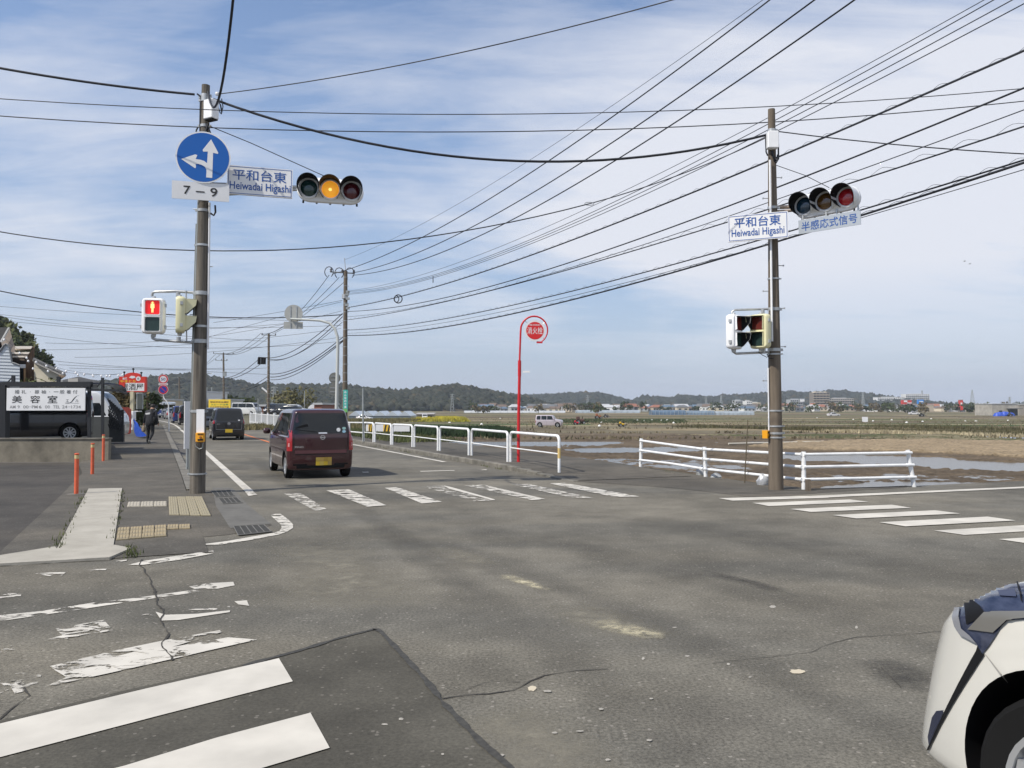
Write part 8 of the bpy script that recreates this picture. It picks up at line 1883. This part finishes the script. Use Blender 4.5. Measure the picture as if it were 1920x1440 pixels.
for k in range(5):
    b = MB(); ext(b, [(48 + k * 3.3, 790), (48 + k * 3.3, 700 - k * 8 if k < 4 else 652), (48.5 + k * 3.3, 700 - k * 8 if k < 4 else 652), (48.5 + k * 3.3, 790)], Yh + 1.97, .05); b.build('cladding_joint', mat('joint_dark', (.08, .055, .04), .9), t)
for (x0, x1, y0, y1) in ((28, 61, 649, 654), (22, 56, 660, 664), (23, 52, 667, 670)): b = MB(); ext(b, [(x0, y0), (x1, y0), (x1 - 3, y1), (x0, y1)], Yh + 1.6, 1.2); b.build('balcony_beam', mat('beam_white', (.66, .60, .52), .7), t)
b = MB(); ext(b, [(21, 790), (21, 664), (50, 664), (48, 790)], Yh + 3, 3); b.build('recess_wall', mat('recess_brown', (.16, .13, .11), .9), t)
b = MB(); ext(b, [(37, 690), (37, 683), (48, 683), (48, 690)], Yh + 1.5, .8); b.build('cornice', M_SIGNW, t)
b = MB(); ext(b, [(44.5, 790), (44.5, 690), (48, 690), (48, 790)], Yh + 1.6, .8); b.build('corner_post', mat('peach_wall', (.52, .34, .20), .8), t)
b = MB(); ext(b, [(38, 712), (38, 689), (44, 689), (44, 712)], Yh + 1.9, .1); b.build('window', M_WIN, t)
t = thing('cream_house', 'cream walled house with a long sloping tiled roof', 'house', tuple(P(90, 800, Yh + 5)))
b = MB(); ext(b, [(64.5, 790), (64.5, 680), (110, 702), (112, 790)], Yh + .6, 7); b.build('wall', mat('cream_wall', (.52, .48, .38), .85, nscale=1, namt=.08), t)
b = MB(); ext(b, [(64.5, 673.5), (124, 702), (124, 705), (112, 704), (110, 702.5), (64.5, 681)], Yh + .2, 8); b.build('roof', mat('tile_grey', (.30, .29, .27), .8), t)
for k in range(18):
    f = k / 18; a = P(64.5 + 59 * f, 673.0 + 28.3 * f, Yh + .15); b = MB(); b.tube([a, a + Vector((-4.8, 8, 0))], .075, 6); b.build('roof_tile', mat('tile_ridge', (.36, .35, .33), .8), t, 50)
b = MB(); ext(b, [(110, 703), (124, 705), (118, 708), (112, 708)], Yh + .1, 1); b.build('eave', mat('eave_brown', (.20, .14, .09), .8), t)
tree('small thin shrub against the cream wall', tuple(P(93, 716, Yh - .4) - Vector((0, 0, 1.0))), 1.6, 3.0, M_LEAF2, 901, 160, .10, name='shrub', cat='shrub', trunk=.1)
t = thing('grey_house', 'low house with a dark grey tiled roof beyond the cream one', 'house', tuple(P(155, 800, 60)))
b = MB(); ext(b, [(112, 800), (112, 712), (184, 716), (184, 800)], 60, 8); b.build('wall', WALLS[2], t); b = MB(); ext(b, [(118, 712), (138, 708), (148, 706), (168, 711), (186, 713.5), (186, 718), (118, 718)], 59, 9); b.build('roof', mat('roof_slate', (.12, .125, .135), .7, nscale=3, namt=.2), t)
b = MB(); ext(b, [(128, 716), (128, 710), (146, 709), (146, 716)], 58.5, .3); b.build('dormer', mat('dormer_pale', (.40, .39, .37), .8), t)
# string of small bulbs over the yard
M_BULB = mat('bulb_white', (.85, .85, .85), .3)
t = thing('bulb_string', 'two strings of small white bulbs from the salon towards the pub sign', 'string lights', tuple(P(60, 690, 40))); b = MB(); bulbs = []
for pts in ([(8, 637), (50, 671), (68, 679), (87, 686), (106, 691), (124, 696), (142, 699), (158, 702), (174, 704), (190, 705), (206, 705), (222, 704)], [(37, 662), (53, 677), (62, 691), (90, 696), (118, 700), (146, 703), (175, 705), (200, 705), (230, 703)]):
    q = [P(x, y, 40) for x, y in pts]; b.tube([p + Vector((0, 0, .06)) for p in q], .006, 4); bulbs += q
b.build('cord', M_WIRE, t)
b0 = None
for p in bulbs:
    if b0 is None: b = MB(); b.lathe([(.001, -.07), (.05, -.035), (.05, .01), (.02, .06)], 8); o = b.build('bulb', M_BULB, None, 60); b0 = o.data
    else: o = bpy.data.objects.new('bulb', b0); COL.objects.link(o)
    o.parent = t; o.location = p - ORG[t.name]
# trees and buildings along the far left of the road
tree('brown green tree behind the pub sign', tuple(Vector((*P(233, 790, 56).xy, 0))), 3.4, 2.6, M_LEAF3, 501, 900, .14, trunk=.15); tree('dark green tree right of the pub sign post', tuple(Vector((*P(277, 790, 58).xy, 0))), 3.2, 2.2, M_LEAF, 502, 900, .14, trunk=.1)
tree('leafy tree left of the pub sign post', tuple(Vector((*P(262, 790, 62).xy, 0))), 2.9, 2.4, M_LEAF2, 503, 700, .14, trunk=.1)
t, w, h = boxb(289, 318, 751, 773, 150, WALLS[1], 'pale building far down the road behind the speed sign pole'); t, w, h = boxb(318, 338, 755, 776, 160, WALLS[2], 'grey building far down the road right of the speed sign')
t, w, h = boxb(385, 405, 737, 772, 150, WALLS[0], 'white silo-like building left of the yellow billboard'); t, w, h = boxb(416, 436, 751, 773, 150, WALLS[0], 'white building peeping out behind the yellow billboard')
t, w, h = boxb(485, 527, 762, 775, 135, mat('shed_rust', (.20, .10, .07), .8), 'low brown shed with a white roof behind the lamp utility pole'); t, w, h = boxb(606, 619, 759, 775, 132, mat('fence_rust', (.24, .09, .06), .8), 'rust red hut behind the maroon car roof')
# white arched tent-like shed
Yt = 134; t = thing('arched_shed', 'white arched shed roof behind the maroon car', 'shed', tuple(P(595, 775, Yt))); b = MB(); w_, h_ = 42 / F * Yt, 21 / F * Yt; c = P(597, 775, Yt); rings = []
for y in (0, 8): rings.append([c + Vector((-w_ / 2 * math.cos(a), y, h_ * max(0, math.sin(a)) ** .6 * .9)) for a in [math.pi * k / 12 for k in range(13)]])
b.loft(rings, True); b.build('cover', mat('cover_white', (.66, .67, .68), .6), t, 50)
b = MB(); b.box(P(595, 771, Yt - .5), (w_ * .5, .3, .9)); b.build('brown_panel', mat('fence_rust', (.24, .09, .06)), t)
for (px, h_, w_, lab, m, sd) in ((462, 4.5, 6, 'dark green round tree left of the lamp utility pole', M_LEAF, 601), (552, 7.2, 11, 'broad yellow green tree behind the parked cars', mat('leaf_yellowgreen', (.13, .12, .045), .8, nscale=.6, namt=.35), 602), (430, 4.2, 5, 'dark tree right of the yellow billboard', M_LEAF, 603)):
    tree(lab, ((px - 960) / F * 165, 165, -.2), h_, w_, m, sd, 1100, .30, trunk=.05)
for (px, a, c, Y) in ((571, 733, 775, 130), (484, 747, 775, 118), (388, 726, 772, 150), (397, 726, 745, 150)):
    b = MB(); b.cyl(P(px, c, Y), P(px, a, Y), .07, n=6); tag(b.build('grey_post', M_GREYM, None), 'thin plain post in the far distance, ' + {571: 'behind the maroon car roof', 484: 'left of the lamp utility pole', 388: 'left of the yellow billboard', 397: 'short one on the white silo'}[px], 'post')
# ================================================================== AIR
HAZE = 0.00016
if HAZE:
    mh_ = bpy.data.materials.new('haze_air'); mh_.use_nodes = True; nt_ = mh_.node_tree
    for n_ in list(nt_.nodes):
        if n_.type == 'BSDF_PRINCIPLED': nt_.nodes.remove(n_)
    pv = nt_.nodes.new('ShaderNodeVolumePrincipled'); pv.inputs['Density'].default_value = HAZE; pv.inputs['Color'].default_value = (.80, .88, 1.0, 1)
    nt_.links.new(pv.outputs[0], [n_ for n_ in nt_.nodes if n_.type == 'OUTPUT_MATERIAL'][0].inputs['Volume'])
    b = MB(); b.box((500, 2500, 52), (7200, 5700, 118)); b.build('haze', mh_, None, kind='stuff')
SC.cycles.volume_bounces = 0
# ------------------------------------------------------------------ each repeat gets a label of its own
def ordn(n):
    t = n % 100; return '%d%s' % (n, 'th' if 10 < t < 14 else {1: 'st', 2: 'nd', 3: 'rd'}.get(n % 10, 'th'))
for grp in ('small houses of the far town', 'trees on the slope behind the houses', 'trees among the far houses', 'white bags dotted over the paddies', 'utility poles of the far town'):
    it = [o_ for o_ in SC.objects if o_.get('group') == grp and o_.get('label')]
    it.sort(key=lambda o_: o_.location.x / max(1, o_.location.y))
    for k, o_ in enumerate(it):
        base = o_['label']
        if 'houses' in grp and grp.startswith('small'):
            w_ = [c for c in o_.children if c.name.startswith('wall')][0].data.materials[0].name.split('_')[1]; r_ = [c for c in o_.children if c.name.startswith('roof')][0].data.materials[0].name.split('_')[1]
            base = 'small %s house with a %s roof in the far town' % (w_, {'rust': 'rust red'}.get(r_, r_))
        o_['label'] = '%s, %s from the left' % (base, ordn(k + 1))
